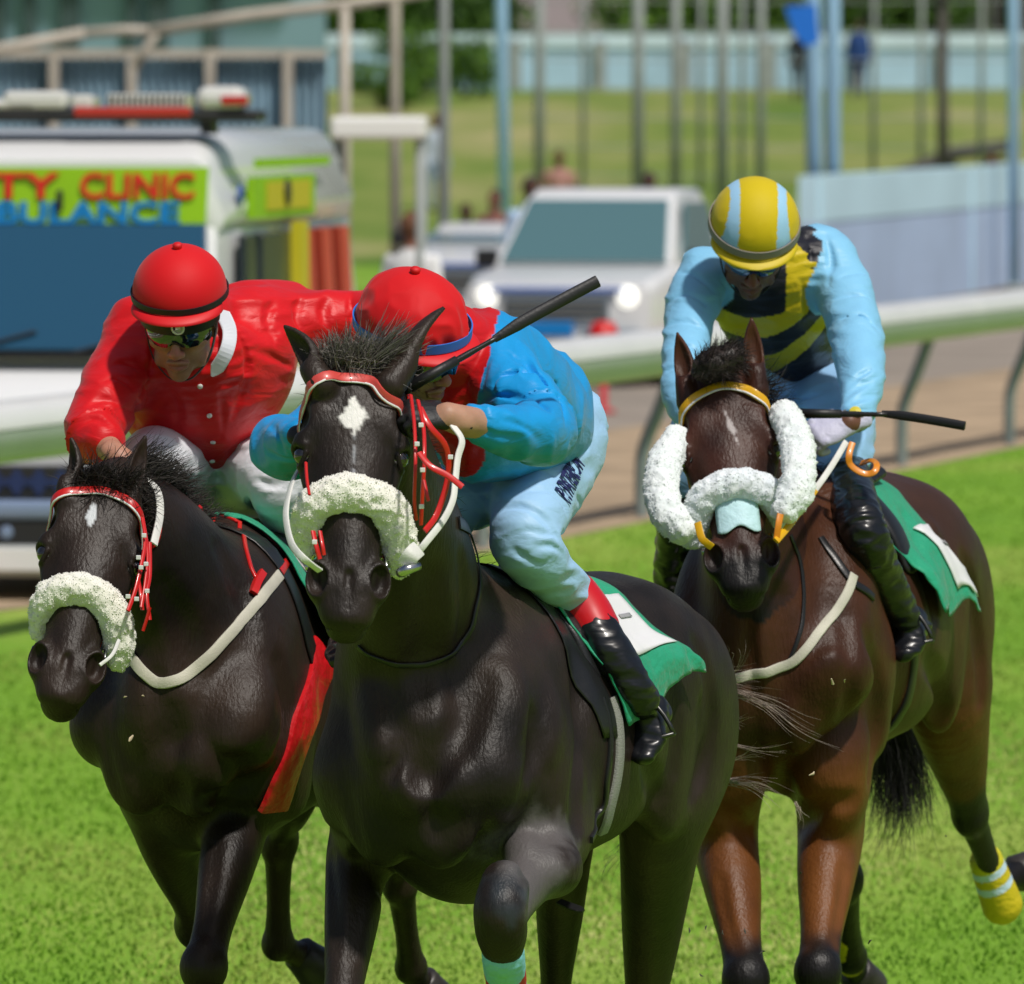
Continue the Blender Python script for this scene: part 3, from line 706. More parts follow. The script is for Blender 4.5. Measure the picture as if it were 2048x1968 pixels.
# lower body, cab, roof
amb.part('body',skin([rr(0.04,.80,.42,.86),rr(0.0,.86,.22,.92),rr(.12,.92,.20,1.06),rr(.50,.94,.20,1.22),rr(1.0,.95,.20,1.30),rr(4.6,.95,.22,1.30),rr(4.85,.9,.3,1.25)]),M_car,auto=40)
amb.part('roof',skin([rr(.74,.76,1.86,2.04,.06,.74),rr(.76,.82,1.84,2.24,.10,.74),rr(.95,.86,1.84,2.36,.16,.76),rr(1.6,.9,1.84,2.40,.18,.80),rr(4.5,.9,1.84,2.40,.18,.80),rr(4.75,.86,1.86,2.3,.16,.76)]),M_car,auto=40)
amb.part('cabin',skin([rr(.46,.84,1.18,1.25,.03),rr(.74,.83,1.2,1.90,.05,.78),rr(1.2,.90,1.2,1.90,.05,.84),rr(4.7,.90,1.2,1.90,.05,.84)]),M_car,auto=40)
# windscreen slanted slab between y=.42,z=1.36 and y=.70,z=1.87
b=MB(); b.prism([(-.80,.38,1.245),(.80,.38,1.245),(.74,.70,1.895),(-.74,.70,1.895)],(0,0,0),(0,-.03,.02)); ws=amb.part('windscreen',b,M_glass,bev=.01)
b=MB(); b.box((0,.34,1.235),(1.7,.05,.03)); amb.part('windscreen_rubber',b,M_rubber)
b=MB(); b.tube([(-.5,.33,1.25),(-.1,.38,1.36)],.009,6); b.tube([(.1,.33,1.25),(.45,.38,1.35)],.009,6); amb.part('wiper',b,M_dark)
# lime brow
b=MB(); b.prism([(-.735,.70,1.905),(.735,.70,1.905),(.745,.735,2.205),(-.745,.735,2.205)],(0,0,0),(0,-.02,0)); br=amb.part('brow_panel',b,M_lime,bev=.004)
tx=-.88
amb_t=lambda body,x1,width,z,h,m_: textobj(None,body,(x1,.685 if z>2 else .668,z),h,m_,br,amb,tilt=85,bold=.004,fit=width)
amb_t('CLINIC',.075,.60,2.045,.185,M_red); amb_t('CITY',-.655,.62,2.045,.185,M_red); amb_t('AMBULANCE',-.70,1.30,1.915,.155,M_blu)
b=MB(); b.box((-.03,.66,2.03),(.035,.03,.11)); amb.part('aerial_base',b,M_dark,bev=.01)
# light bar
b=MB(); b.box((.17,1.0,2.47),(1.62,.30,.06)); lb=amb.part('light_bar',b,M_dark,bev=.02)
b=MB(); b.box((-.20,.98,2.55),(.34,.26,.10)); b.box((-.33,.98,2.53),(.3,.26,.06)); amb.part('lamp_lens',b,M_lamp,lb,bev=.03)
b=MB(); b.box((.05,.98,2.54),(.11,.24,.08)); amb.part('lamp_lens',b,M_lamp,lb,bev=.02)
b=MB(); b.box((.39,.98,2.545),(.42,.24,.08)); g=amb.part('speaker_grille',b,M_lamp,lb,bev=.01)
b=MB(); 
for i in range(14): b.box((.20+i*.03,.855,2.55),(.009,.012,.06))
amb.part('grille_slots',b,M_dark,g)
b=MB(); b.box((.32,.85,2.49),(.62,.03,.05)); amb.part('red_lens',b,M_redlamp,lb,bev=.01)
b=MB(); b.box((.78,.98,2.56),(.26,.26,.13)); amb.part('lamp_lens',b,M_lamp,lb,bev=.05)
b=MB(); b.box((.86,.84,2.55),(.14,.03,.05)); amb.part('red_lens',b,M_redlamp,lb,bev=.01)
for x in (-.5,.7): b=MB(); b.box((x,1.0,2.42),(.06,.2,.09)); amb.part('bar_foot',b,M_dark)
# side: right side of picture x=+.90
b=MB(); b.box((.905,2.4,2.22),(.03,2.3,.05)); amb.part('lime_stripe',b,M_lime)
b=MB(); b.prism([(.872,1.15,1.93),(.872,3.1,1.93),(.872,3.1,2.15),(.872,1.15,2.15)],(0,0,0),(.04,0,0)); sp=amb.part('side_panel',b,M_lime)
b=MB(); b.prism([(.915,1.5,1.97),(.915,2.9,1.97),(.915,2.9,2.12),(.915,1.5,2.12)],(0,0,0),(.006,0,0)); amb.part('side_panel_print',b,M_yel,sp)
b=MB(); b.lathe([(.001,.02),(.07,.018),(.07,0)],(.92,2.1,2.06),X=(0,1,0),Z=(1,0,0),seg=16); amb.part('side_lamp',b,M_dark,sp)
b=MB(); b.lathe([(.001,.03),(.06,.02),(.06,0)],(.86,.98,2.06),X=(0,1,0),Z=(1,-.4,0),seg=16); amb.part('side_lamp',b,mat('blue_lens_mat',(.0,.06,.45),.1,coat=1))
for (y0,y1,nm,c1) in ((.86,1.25,'side_window',M_side),(1.4,2.35,'side_window',M_side),(2.75,4.2,'side_window',M_side)):
    b=MB(); b.prism([(.872,y0,1.36),(.872,y1,1.36),(.862,y1,1.85),(.852,y0+.12,1.85)],(0,0,0),(.04,0,0)); amb.part(nm,b,c1,bev=.01)
b=MB(); b.prism([(.90,2.42,.4),(.90,2.66,.4),(.89,2.66,1.9),(.89,2.42,1.9)],(0,0,0),(.06,0,0)); amb.part('yellow_band',b,M_yel)
for i in range(3):
    y=2.9+i*.62; b=MB(); b.prism([(.90,y,.45),(.90,y+.34,.45),(.89,y-.1,1.85),(.89,y-.4,1.85)],(0,0,0),(.057,0,0)); amb.part('red_chevron',b,M_orr)
# mirror on the side
b=MB(); b.box((1.06,.85,1.38),(.12,.07,.22)); b.tube([(.92,.8,1.4),(1.05,.85,1.42)],.015,6); amb.part('wing_mirror',b,M_dark,bev=.02)
# front: grille, bumper, plate, lamps
b=MB(); b.box((0,-.03,.60),(1.04,.05,.17)); gr=amb.part('grille',b,M_dark,bev=.01)
M_gblue=mat('grille_blue_mat',(.03,.05,.16),.3,metal=.3)
b=MB()
for i in range(9):
    x=-.46+i*.115; b.prism([(x-.055,-.065,.60),(x,-.065,.525),(x+.055,-.065,.60),(x,-.065,.675)],(0,0,0),(0,.012,0))
for i in range(8):
    x=-.40+i*.115; b.prism([(x-.02,-.07,.60),(x,-.07,.575),(x+.02,-.07,.60),(x,-.07,.625)],(0,0,0),(0,.006,0),)
amb.part('grille_mesh',b,M_gblue,gr)
M_gbump=mat('silver_blue_trim_mat',(.25,.33,.50),.35,metal=.2)
b=MB(); b.box((0,-.06,.46),(1.72,.14,.10)); amb.part('bumper_trim',b,M_gbump,bev=.03)
b=MB(); b.box((0,-.05,.345),(1.74,.12,.14)); amb.part('lower_grille',b,M_dark,bev=.02)
for x in (-.16,.16): b=MB(); b.lathe([(.001,.02),(.03,.015),(.035,0)],(x,-.11,.345),X=(1,0,0),Z=(0,-1,0),seg=12); amb.part('fog_lamp',b,M_gbump)
b=MB(); b.box((0,-.08,.20),(1.74,.16,.16)); amb.part('bumper',b,mat('grey_bumper_mat',(.40,.42,.42),.5),bev=.04)
b=MB(); b.box((-.1,-.17,.21),(.50,.015,.115)); np_=amb.part('number_plate',b,M_white,bev=.004)
for x in (-.68,.68): b=MB(); b.box((x,-.01,.66),(.30,.08,.19)); amb.part('headlight',b,M_lamp,bev=.03)
def wheel(v,x,y,r=.34,wd=.22,name='wheel'):
    b=MB(); b.lathe([(.20,-wd/2),(r-.02,-wd/2),(r,-wd/2+.03),(r,wd/2-.03),(r-.02,wd/2),(.20,wd/2)],(x,y,r),X=(0,1,0),Z=(1,0,0),seg=28); t=v.part(name,b,M_rubber,auto=40)
    b=MB(); sgn=1 if x>0 else -1; b.lathe([(.001,.02),(.06,.02),(.19,-.02),(.205,.01)],(x+sgn*wd/2*.9,y,r),X=(0,1,0),Z=(sgn,0,0),seg=20); v.part('rim',b,M_chrome,t,auto=40)
for x in (-.78,.78):
    for y in (.75,3.75): wheel(amb,x,y)
# ---- white canopy behind the ambulance
e=empty('canopy',(wx(760,60),60,0),'white canopy roof on thin posts just behind the ambulance','canopy')
cc=P(755,262,60); b=MB(); b.box((cc[0],61.2,cc[2]+.02),(.68,2.4,.16)); b.build('roof_sheet',mat('canvas_mat',(.82,.82,.80),.8),e,bev=.03)
for dx in (-.3,.3):
    for dy in (60.1,62.2): b=MB(); b.tube([(cc[0]+dx,dy,0),(cc[0]+dx,dy,cc[2])],.03,8); b.build('post',M_grey,e,smoothf=True)
# ---- pickup truck
def car(name,o,rz,label,cat,gl,body_h=1.0,roof_h=1.66,hw=.86,length=4.8,lit=False,cabend=2.6):
    v=Veh(name,o,rz,label,cat)
    v.part('body',skin([rr(0,.70*hw/.86,.45,.80,.08),rr(.03,hw-.04,.38,.92,.1),rr(.3,hw,.34,.99,.1),rr(1.05,hw,.32,1.06,.08),rr(1.2,hw,.32,1.08,.06),rr(length-.2,hw,.32,1.08,.06),rr(length,hw-.08,.4,1.0,.06)]),M_car,auto=40)
    v.part('cabin',skin([rr(.98,hw-.06,1.04,1.10,.02),rr(1.55,hw-.07,1.04,roof_h-.10,.05,hw-.18),rr(1.75,hw-.07,1.04,roof_h,.08,hw-.20),rr(cabend,hw-.07,1.04,roof_h,.08,hw-.20),rr(cabend+.25,hw-.07,1.04,1.15,.03)]),M_car,auto=40)
    b=MB(); b.prism([(-hw+.12,.97,1.08),(hw-.12,.97,1.08),(hw-.24,1.545,roof_h-.12),(-hw+.24,1.545,roof_h-.12)],(0,0,0),(0,-.035,.03)); v.part('windscreen',b,gl,bev=.008)
    for sgn in (-1,1):
        b=MB(); b.prism([(sgn*(hw-.075),1.35,1.1),(sgn*(hw-.075),cabend,1.1),(sgn*(hw-.15),cabend-.1,roof_h-.12),(sgn*(hw-.15),1.7,roof_h-.12)],(0,0,0),(sgn*.03,0,0)); v.part('side_window',b,gl)
        b=MB(); b.box((sgn*(hw+.10),1.25,1.12),(.2,.1,.16)); v.part('wing_mirror',b,M_dark,bev=.02)
        b=MB(); b.lathe([(.001,.05),(.06,.045),(.098,.02),(.10,-.02)],(sgn*(hw-.24),.02,.68 if not lit else .80),X=(1,0,0),Z=(0,-1,0),seg=20)
        v.part('headlight',b,mat('lit_headlight_mat',(.9,.9,.85),.2,emit=(1,.98,.88),emis=1.3) if lit else M_lamp,auto=50)
        b=MB(); b.box((sgn*(hw-.18),-.03,.42),(.16,.05,.07)); v.part('fog_lamp',b,M_lamp,bev=.02)
        for y in (.8,length-1.0): wheel(v,sgn*(hw-.1),y,.36,.22)
    b=MB(); b.box((0,-.01,.70),(.95,.08,.2)); g=v.part('grille',b,mat('grey_grille_mat',(.16,.20,.24),.35,metal=.4),bev=.02)
    b=MB()
    for k in range(3): b.box((0,-.06,.64+k*.06),(.9,.02,.02))
    v.part('grille_bar',b,M_chrome,g)
    b=MB(); b.box((0,-.06,.42),(1.6,.16,.2)); v.part('bumper',b,mat('grey_blue_bumper_mat',(.20,.24,.28),.5),bev=.05)
    b=MB(); b.box((0,-.145,.44),(.5,.012,.11)); v.part('number_plate',b,M_white,bev=.003)
    b=MB(); b.box((0,-.02,.86),(1.2,.05,.05)); v.part('bonnet_trim',b,mat('blue_trim_mat',(.12,.2,.5),.4),bev=.01)
    return v
trk=car('pickup_truck',(wx(1114,74),74,.005),R(-15),'white pickup truck with bright headlights parked behind the running rail','pickup truck',M_glass2,lit=True,roof_h=1.74,hw=.88)
b=MB(); b.box((-.02,-.16,.52),(.42,.03,.13)); trk.part('blue_plate',b,M_blu,bev=.01)
car('parked_car',(wx(948,85),85,.005),R(-8),'second white car with a dark grille, half hidden beside the truck','car',M_glass2,roof_h=1.26,hw=.84)
# red thing in front of the truck: fire extinguisher shaped bollard lamp
e=empty('red_marker',(wx(1207,68),68,0),'red topped marker post standing in front of the truck','marker post')
b=MB(); b.lathe([(.001,.56),(.09,.54),(.13,.44),(.12,.34),(.05,.27)],(wx(1207,68),68,.20),seg=16); b.build('marker_head',mat('red_ball_mat',(.6,.01,.01),.4),e,smoothf=True)
b=MB(); b.lathe([(.10,0),(.10,.03),(.035,.05),(.03,.5)],(wx(1207,68),68,0),seg=12); b.build('stem',mat('red_stem_mat',(.45,.02,.03),.5),e,smoothf=True)
# ------------------------------------------------------------------ background people
M_cloth=mat('crowd_cloth',rough=.8,attr=True); M_skinb=mat('crowd_skin',rough=.55,attr=True)
def bystander(px,Y,ztop,shirt,trous,skinc,label,facing=180,wd=1.0,seed=0,group='people standing behind the rail',arms=0,hair=(.01,.008,.007)):
    """small person seen past the track; ztop height of the crown of the head above its feet"""
    x=wx(px,Y); z0=float(bank(0,Y)); H=ztop; s=H/1.72
    e=empty('person',(x,Y,z0),label,'person',group)
    a=R(facing); F_=A(math.sin(a),math.cos(a),0); S_=A(F_[1],-F_[0],0)
    q=lambda u,f,z: A(x,Y,z0)+S_*u*s+F_*f*s+A(0,0,z*s)
    S=SDF(); sd_=S_
    S.chain([(q(0,0,.9),.155*s*wd,.11*s*wd),(q(0,0,1.15),.15*s*wd,.11*s*wd),(q(0,0,1.36),.185*s*wd,.105*s),(q(0,0,1.45),.10*s,.07*s)],sd_,.03)
    S.chain([(q(0,0,1.45),.055*s),(q(0,.01,1.54),.05*s)],sd_,.02); S.ell(q(0,.015,1.62),(.075*s,.095*s,.115*s),sd_,F_,k=.02)
    S.ell(q(0,.11,1.60),(.012*s,.02*s,.02*s),sd_,F_,k=.01)
    for g in (-1,1):
        S.chain([(q(g*.09,0,.9),.09*s*wd),(q(g*.10,.01,.5),.06*s),(q(g*.10,-.02,.1),.042*s)],sd_,.03); S.ell(q(g*.10,.06,.04),(.045*s,.12*s,.035*s),sd_,F_,k=.02)
        if arms: S.chain([(q(g*.18,0,1.38),.055*s),(q(g*.30,.05,1.25),.045*s),(q(g*.16,.14,1.42),.035*s),(q(g*.07,.12,1.5),.04*s)],sd_,.02)
        else: S.chain([(q(g*.19,0,1.38),.055*s),(q(g*.235,-.02,1.12),.042*s),(q(g*.22,.06,.88),.033*s),(q(g*.215,.09,.80),.04*s)],sd_,.02)
    v,F,nr=nets(S,.022*s/VOX*1.0 if VOX>=1 else .03*s); zz=(v[:,2]-z0)/s
    c=np.where((zz>1.47)[:,None],A(*skinc),np.where((zz>.88)[:,None],A(*shirt),A(*trous)))
    c=np.where((zz<.08)[:,None],A(.02,.02,.02),c)
    mesh_np('body',v,F,M_cloth,e,nr=nr,col=c)
    hs=SDF(); hs.ell(q(0,-.012,1.645),(.083*s,.098*s,.103*s),sd_,F_,k=.01); hs.ell(q(0,.10,1.58),(.09*s,.07*s,.10*s),sd_,F_,k=.02,neg=True)
    v,F,nr=nets(hs,.018*s); mesh_np('hair',v,F,M_cloth,e,nr=nr,col=np.tile(A(*hair),(len(v),1)))
SK=(.16,.07,.04); SKD=(.08,.035,.022)
bystander(825,62,1.70,(.80,.82,.84),(.30,.32,.36),(.25,.10,.06),'person in a white shirt standing in front of the parked white car',30,1.15,1,arms=0,hair=(.14,.06,.03))
bystander(932,91,1.40,(.22,.05,.04),(.05,.05,.08),SKD,'dark haired person in maroon between the white shirt and the mast',170)
bystander(990,90,1.56,(.20,.08,.06),(.03,.03,.04),SK,'bareheaded person in brown standing at the foot of the slim mast',200,1.2)
bystander(1062,83,1.76,(.45,.62,.85),(.08,.09,.16),SKD,'person in a light blue shirt behind the truck windscreen pillar',160)
bystander(1155,90,1.60,(.30,.05,.05),(.05,.05,.06),SK,'person in dark red standing behind the truck roof',180,1.2)
bystander(1118,128,1.74,(.45,.22,.20),(.25,.14,.13),SK,'tall person in dusty pink beside the slim grey pole',180)
bystander(1298,99,1.67,(.22,.04,.04),(.03,.03,.05),SKD,'person in a dark blue cap behind the truck roof edge',180,1.1,hair=(.01,.015,.05))
bystander(872,152,1.74,(.42,.48,.56),(.30,.38,.52),SK,'person in pale grey and blue beside the white canopy',150,1.3)
bystander(1716,193,1.76,(.01,.05,.20),(.01,.03,.12),SKD,'person in a dark blue coat standing on top of the bank',180,1.3)
bystander(1597,191,1.70,(.015,.015,.02),(.01,.01,.012),SKD,'person in black beside the blue banner mast',180)
bystander(1982,122,1.72,(.62,.14,.09),(.1,.05,.05),(.12,.03,.02),'person in an orange shirt looking over the panel wall',180,1.3)
tick('setting')
# ================================================================== HORSES
def coat_mat(name,rough=.42):
    m=mat(name,rough=rough,attr=True,spec=.27,sheen=.0,coat=.0,coatr=.30)
    nt=m.node_tree; b=nt.nodes['Principled BSDF']; geo=nt.nodes['Geometry']
    n=nt.nodes.new('ShaderNodeTexNoise'); n.inputs['Scale'].default_value=9; n.inputs['Detail'].default_value=6; nt.links.new(geo.outputs['Position'],n.inputs['Vector'])
    mr=nt.nodes.new('ShaderNodeMapRange'); mr.inputs[3].default_value=rough-.10; mr.inputs[4].default_value=rough+.14; nt.links.new(n.outputs['Fac'],mr.inputs[0]); nt.links.new(mr.outputs[0],b.inputs['Roughness'])
    mp=nt.nodes.new('ShaderNodeMapping'); mp.inputs['Scale'].default_value=(1,1,.22); nt.links.new(geo.outputs['Position'],mp.inputs[0])
    h=nt.nodes.new('ShaderNodeTexNoise'); h.inputs['Scale'].default_value=150; h.inputs['Detail'].default_value=5; nt.links.new(mp.outputs[0],h.inputs['Vector'])
    h2=nt.nodes.new('ShaderNodeTexNoise'); h2.inputs['Scale'].default_value=17; h2.inputs['Detail'].default_value=6; nt.links.new(geo.outputs['Position'],h2.inputs['Vector'])
    b1=nt.nodes.new('ShaderNodeBump'); b1.inputs['Strength'].default_value=.8; b1.inputs['Distance'].default_value=.0028; nt.links.new(h.outputs['Fac'],b1.inputs['Height'])
    b2=nt.nodes.new('ShaderNodeBump'); b2.inputs['Strength'].default_value=.35; b2.inputs['Distance'].default_value=.009; nt.links.new(h2.outputs['Fac'],b2.inputs['Height']); nt.links.new(b1.outputs[0],b2.inputs['Normal'])
    nt.links.new(b2.outputs[0],b.inputs['Normal'])
    return m
M_coat=coat_mat('coat_mat'); M_eye=mat('horse_eye_mat',(.008,.005,.004),.05,spec=.9,coat=1,coatr=.02)
M_hoof=mat('hoof_mat',(.035,.03,.027),.45,noise=(30,.3,5)); M_hair=mat('hair_mat',rough=.5,attr=True,spec=.4)
M_leather=mat('black_leather_mat',(.012,.012,.013),.35,bump=(200,.15)); M_metal=M_chrome

class Horse:
    def __init__(h,o,yaw,sc,topz,label,name='race_horse'):
        h.o=A(*o); h.sc=sc; y=R(yaw); h.back=A(math.sin(y),math.cos(y),0); h.lat=A(math.cos(y),-math.sin(y),0); h.up=A(0,0,1)
        h.S=SDF(); h.dz=topz
        h.e=empty(name,(h.o[0]+h.back[0]*.7,h.o[1]+h.back[1]*.7,0),label,'horse','race horses galloping on the turf')
    def B(h,s,b,z): return h.o+(h.lat*s+h.back*b)*h.sc+A(0,0,z*h.sc+h.dz)
    def torso(h,slim=1.0):
        S=h.S; B=h.B; k=h.sc; la=h.lat
        rows=[(-.06,1.14,.13,.20),(.06,1.14,.19,.32),(.25,1.14,.218,.37),(.5,1.145,.235,.355),(.78,1.165,.25,.325),(1.0,1.20,.245,.285),(1.2,1.225,.24,.25),(1.38,1.18,.19,.23),(1.47,1.14,.12,.16)]
        S.chain([(B(0,b,z),w_*k*slim,q*k) for b,z,w_,q in rows],la,.05)
        S.chain([(B(0,.1,1.42),.05*k,.06*k),(B(0,.32,1.50),.05*k,.05*k),(B(0,.6,1.44),.09*k,.05*k),(B(0,1.1,1.43),.12*k,.06*k)],la,.10)
        for g in (-1,1):
            # shoulder blade, point of shoulder, pectorals, triceps
            S.chain([(B(g*.09,.26,1.44),.055*k,.08*k),(B(g*.155,.12,1.28),.078*k,.13*k),(B(g*.175,-.01,1.08),.08*k,.10*k)],la,.07)
            S.ell(B(g*.165,-.045,1.10),(.078*k,.08*k,.10*k),la,h.back,k=.05)
            S.ell(B(g*.085,-.085,1.06),(.085*k,.07*k,.15*k),la,h.back,k=.03)
            S.ell(B(g*.065,-.075,.965),(.055*k,.055*k,.075*k),la,h.back,k=.06)
            S.ell(B(g*.195,.20,1.08),(.065*k,.13*k,.15*k),la,h.back+A(0,0,.4),k=.05)
            S.ell(B(g*.185,.24,.93),(.05*k,.085*k,.08*k),la,h.back,k=.05)
            # ribs swell and flank
            S.ell(B(g*.19,.62,1.12),(.085*k,.28*k,.21*k),la,h.back,k=.08)
            # rump
            S.ell(B(g*.13,1.12,1.26),(.135*k,.26*k,.20*k),la,h.back+A(0,0,-.25),k=.06)
            S.ell(B(g*.155,1.30,1.12),(.115*k,.20*k,.26*k),la,h.back+A(0,0,-.2),k=.06)
            S.ell(B(g*.19,1.02,1.05),(.065*k,.12*k,.19*k),la,h.back+A(0,0,.2),k=.06)
            S.ell(B(g*.10,1.44,1.12),(.08*k,.085*k,.20*k),la,h.back,k=.05)
            # grooves
            S.seg(B(g*.275,.02,1.30),B(g*.285,.12,1.02),.013*k,.018*k,k=.035,neg=True)
            S.seg(B(g*.285,.34,1.28),B(g*.275,.32,.98),.016*k,.02*k,k=.05,neg=True)
            S.seg(B(g*.17,-.165,1.17),B(g*.11,-.15,.93),.010*k,.012*k,k=.03,neg=True)
            S.seg(B(g*.285,1.10,1.18),B(g*.295,1.18,.92),.014*k,.02*k,k=.05,neg=True)
        S.seg(B(0,-.19,1.22),B(0,-.165,.86),.016*k,.022*k,k=.035,neg=True)
    def neck(h,pts,k=.09):
        """pts [(pos,hw,hd)]: throat to poll; side=lat"""
        h.S.chain(pts,h.lat,k)
    def head(h,poll,a,s,L=.62,w=1.0,mouth=0.0):
        S=h.S; a=unit(a); s=np.asarray(s,float); s=unit(s-a*(s@a)); n=np.cross(a,s)
        if n[1]>0: n=-n
        h.hp=A(*poll); h.ha,h.hs,h.hn=a,s,n; q=L/.62
        H=lambda t,u,v: h.hp+a*t*q+s*u*w+n*v*q
        h.H=H
        # skull and nasal bone, front surface near v=0
        S.chain([(H(-.03,0,-.085),.075*w,.075),(H(.03,0,-.078),.098*w,.078),(H(.09,0,-.076),.108*w,.077),(H(.15,0,-.074),.106*w,.074),(H(.21,0,-.068),.096*w,.068),(H(.28,0,-.060),.078*w,.060),(H(.36,0,-.052),.062*w,.052),(H(.45,0,-.048),.053*w,.048),(H(.52,0,-.052),.050*w,.050),(H(.575,0,-.058),.044*w,.045)],s,.03)
        # jaw
        S.chain([(H(.06,0,-.16),.070*w,.07),(H(.16,0,-.17),.088*w,.085),(H(.26,0,-.15),.080*w,.075),(H(.36,0,-.115),.060*w,.052),(H(.46,0,-.098),.043*w,.042),(H(.54,0,-.100),.044*w,.036)],s,.04)
        for g in (-1,1):
            S.ell(H(.19,g*.062,-.150),(.028*w,.09,.085),s,a,k=.03)         # cheek
            S.chain([(H(.205,g*.098,-.066),.013*w),(H(.28,g*.080,-.066),.012*w),(H(.355,g*.064,-.058),.009*w)],s,.03)   # facial crest
            S.ell(H(.145,g*.098,-.040),(.026*w,.042,.026),s,a,k=.016)        # brow ridge
            S.ell(H(.095,g*.070,-.03),(.034*w,.05,.028),s,a,k=.03)
            S.ell(H(.098,g*.112,-.030),(.018*w,.028,.020),s,a,k=.025,neg=True)  # temple hollow
            S.ell(H(.186,g*.116,-.048),(.014*w,.024,.022),s,a,k=.010,neg=True)   # eye socket
            S.chain([(H(.170,g*.100,-.020),.0075),(H(.158,g*.117,-.042),.0085),(H(.164,g*.122,-.062),.008),(H(.180,g*.116,-.080),.006)],a,.007)   # upper lid
            S.chain([(H(.188,g*.098,-.022),.005),(H(.210,g*.107,-.042),.006),(H(.208,g*.110,-.062),.006),(H(.190,g*.110,-.080),.005)],a,.007)
            # nostril: flared ring
            S.ell(H(.510,g*.054,-.048),(.034*w,.048,.042),s+a*.25*g,a,k=.026)
            S.ell(H(.498,g*.066,-.030),(.023*w,.042,.031),s,a,k=.014)
            S.ell(H(.506,g*.070,-.014),(.024*w,.034,.036),s*1+n*-.55*g,a-s*g*.28,k=.008,neg=True)
            S.ell(H(.46,g*.052,-.045),(.012*w,.05,.02),s,a,k=.02)
            S.ell(H(.568,g*.032,-.055),(.026*w,.030,.034),s,a,k=.02)
            S.chain([(H(.555,g*.058,-.105),.0035),(H(.60,g*.045,-.075),.004),(H(.612,0,-.062),.0045)],s,.010,neg=True)
            # vein
            S.chain([(H(.30,g*.068,-.03),.0035),(H(.37,g*.066,-.05),.004),(H(.43,g*.056,-.045),.0035),(H(.46,g*.062,-.06),.003)],s,.010)
        S.ell(H(.60,0,-.092),(.040*w,.028,.034),s,a,k=.02)                 # lower lip
        S.ell(H(.575,0,-.120),(.034*w,.030,.026),s,a,k=.025)                # chin
        S.ell(H(.592,0,-.052),(.044*w,.020,.026),s,a,k=.02)
        S.chain([(H(.602,-.042*w,-.072),.0035),(H(.606,0,-.034),.005),(H(.602,.042*w,-.072),.0035)],a,.008,n=5,neg=True)
        S.seg(H(.50,0,.0),H(.585,0,.004),.007,.009,k=.016,neg=True)
    def ear(h,base,tip,face,w=.040,th=.015):
        S=h.S; base=A(*base); tip=A(*tip); ax=tip-base; L=np.linalg.norm(ax); ax/=L; face=unit(A(*face)-ax*(A(*face)@ax)); sd_=np.cross(ax,face)
        f=[(-.3,.030,.034),(.0,w*.98,.030),(.2,w*.98,.024),(.42,w,.019),(.62,w*.84,.015),(.82,w*.52,.010),(.97,w*.17,.005)]
        S.chain([(base+ax*L*t-face*.014*math.sin(max(t,0)*3.14),u,v) for t,u,v in f],sd_,.02)
        g=[(.13,w*.4,.010),(.3,w*.68,.015),(.5,w*.70,.014),(.7,w*.50,.011),(.88,w*.22,.006)]
        S.chain([(base+ax*L*t+face*.013-face*.014*math.sin(t*3.14),u,v) for t,u,v in g],sd_,.006,neg=True)
    def leg(h,pts,k=.035,side=None,n=6): h.S.chain(pts,h.lat if side is None else side,k,n)
    def foreleg(h,sh,el,kn,ft,hf,hoofdir,g,fat=1.0):
        """shoulder, elbow, knee, fetlock, hoof centre"""
        sh,el,kn,ft,hf=[A(*x) for x in (sh,el,kn,ft,hf)]; k=h.sc; S=h.S; la=h.lat
        m1=el*.62+kn*.38; m2=el*.25+kn*.75
        S.chain([(sh,.085*k,.11*k),(el,.082*k*fat,.105*k*fat),(m1,.070*k*fat,.082*k*fat),(m2,.050*k*fat,.056*k*fat),(kn,.050*k,.048*k)],la,.05)
        S.ell(kn,(.053*k,.050*k,.062*k),la,h.back,k=.02); 
        fwd=-h.back
        S.ell(kn+fwd*.01+(ft-kn)*.0,(.044*k,.045*k,.050*k),la,h.back,k=.02)
        c1=kn*.80+ft*.20; c2=kn*.35+ft*.65
        S.chain([(kn,.042*k,.042*k),(c1,.031*k,.037*k),(c2,.027*k,.035*k),(ft,.036*k,.041*k)],la,.02)
        S.ell(ft,(.038*k,.044*k,.042*k),la,h.back,k=.015)
        pa=ft*.45+hf*.55; S.chain([(ft,.034*k,.038*k),(pa,.028*k,.032*k),(hf,.040*k,.044*k)],la,.015)
        h.hoof(hf,hoofdir)
    def hindleg(h,hip,st,hk,ft,hf,hoofdir,fat=1.0,hw=1.0):
        hip,st,hk,ft,hf=[A(*x) for x in (hip,st,hk,ft,hf)]; k=h.sc; S=h.S; la=h.lat
        m=st*.55+hk*.45; m2=st*.2+hk*.8
        S.chain([(hip,.11*k*hw,.18*k),(st*.6+hip*.4,.10*k*hw,.16*k),(st,.085*k*fat,.125*k*fat),(m,.064*k*fat,.086*k*fat),(m2,.043*k*fat,.056*k*fat),(hk,.043*k,.056*k)],la,.06)
        S.ell(hk,(.043*k,.055*k,.065*k),la,h.back,k=.02); S.ell(hk+unit(m-hk)*.035*k+h.back*.045*k,(.022*k,.028*k,.045*k),la,h.back,k=.02)
        c2=hk*.4+ft*.6
        S.chain([(hk,.038*k,.046*k),(c2,.029*k,.037*k),(ft,.037*k,.043*k)],la,.02); S.ell(ft,(.039*k,.045*k,.042*k),la,h.back,k=.015)
        pa=ft*.45+hf*.55; S.chain([(ft,.034*k,.038*k),(pa,.028*k,.033*k),(hf,.040*k,.045*k)],la,.015)
        h.hoof(hf,hoofdir)
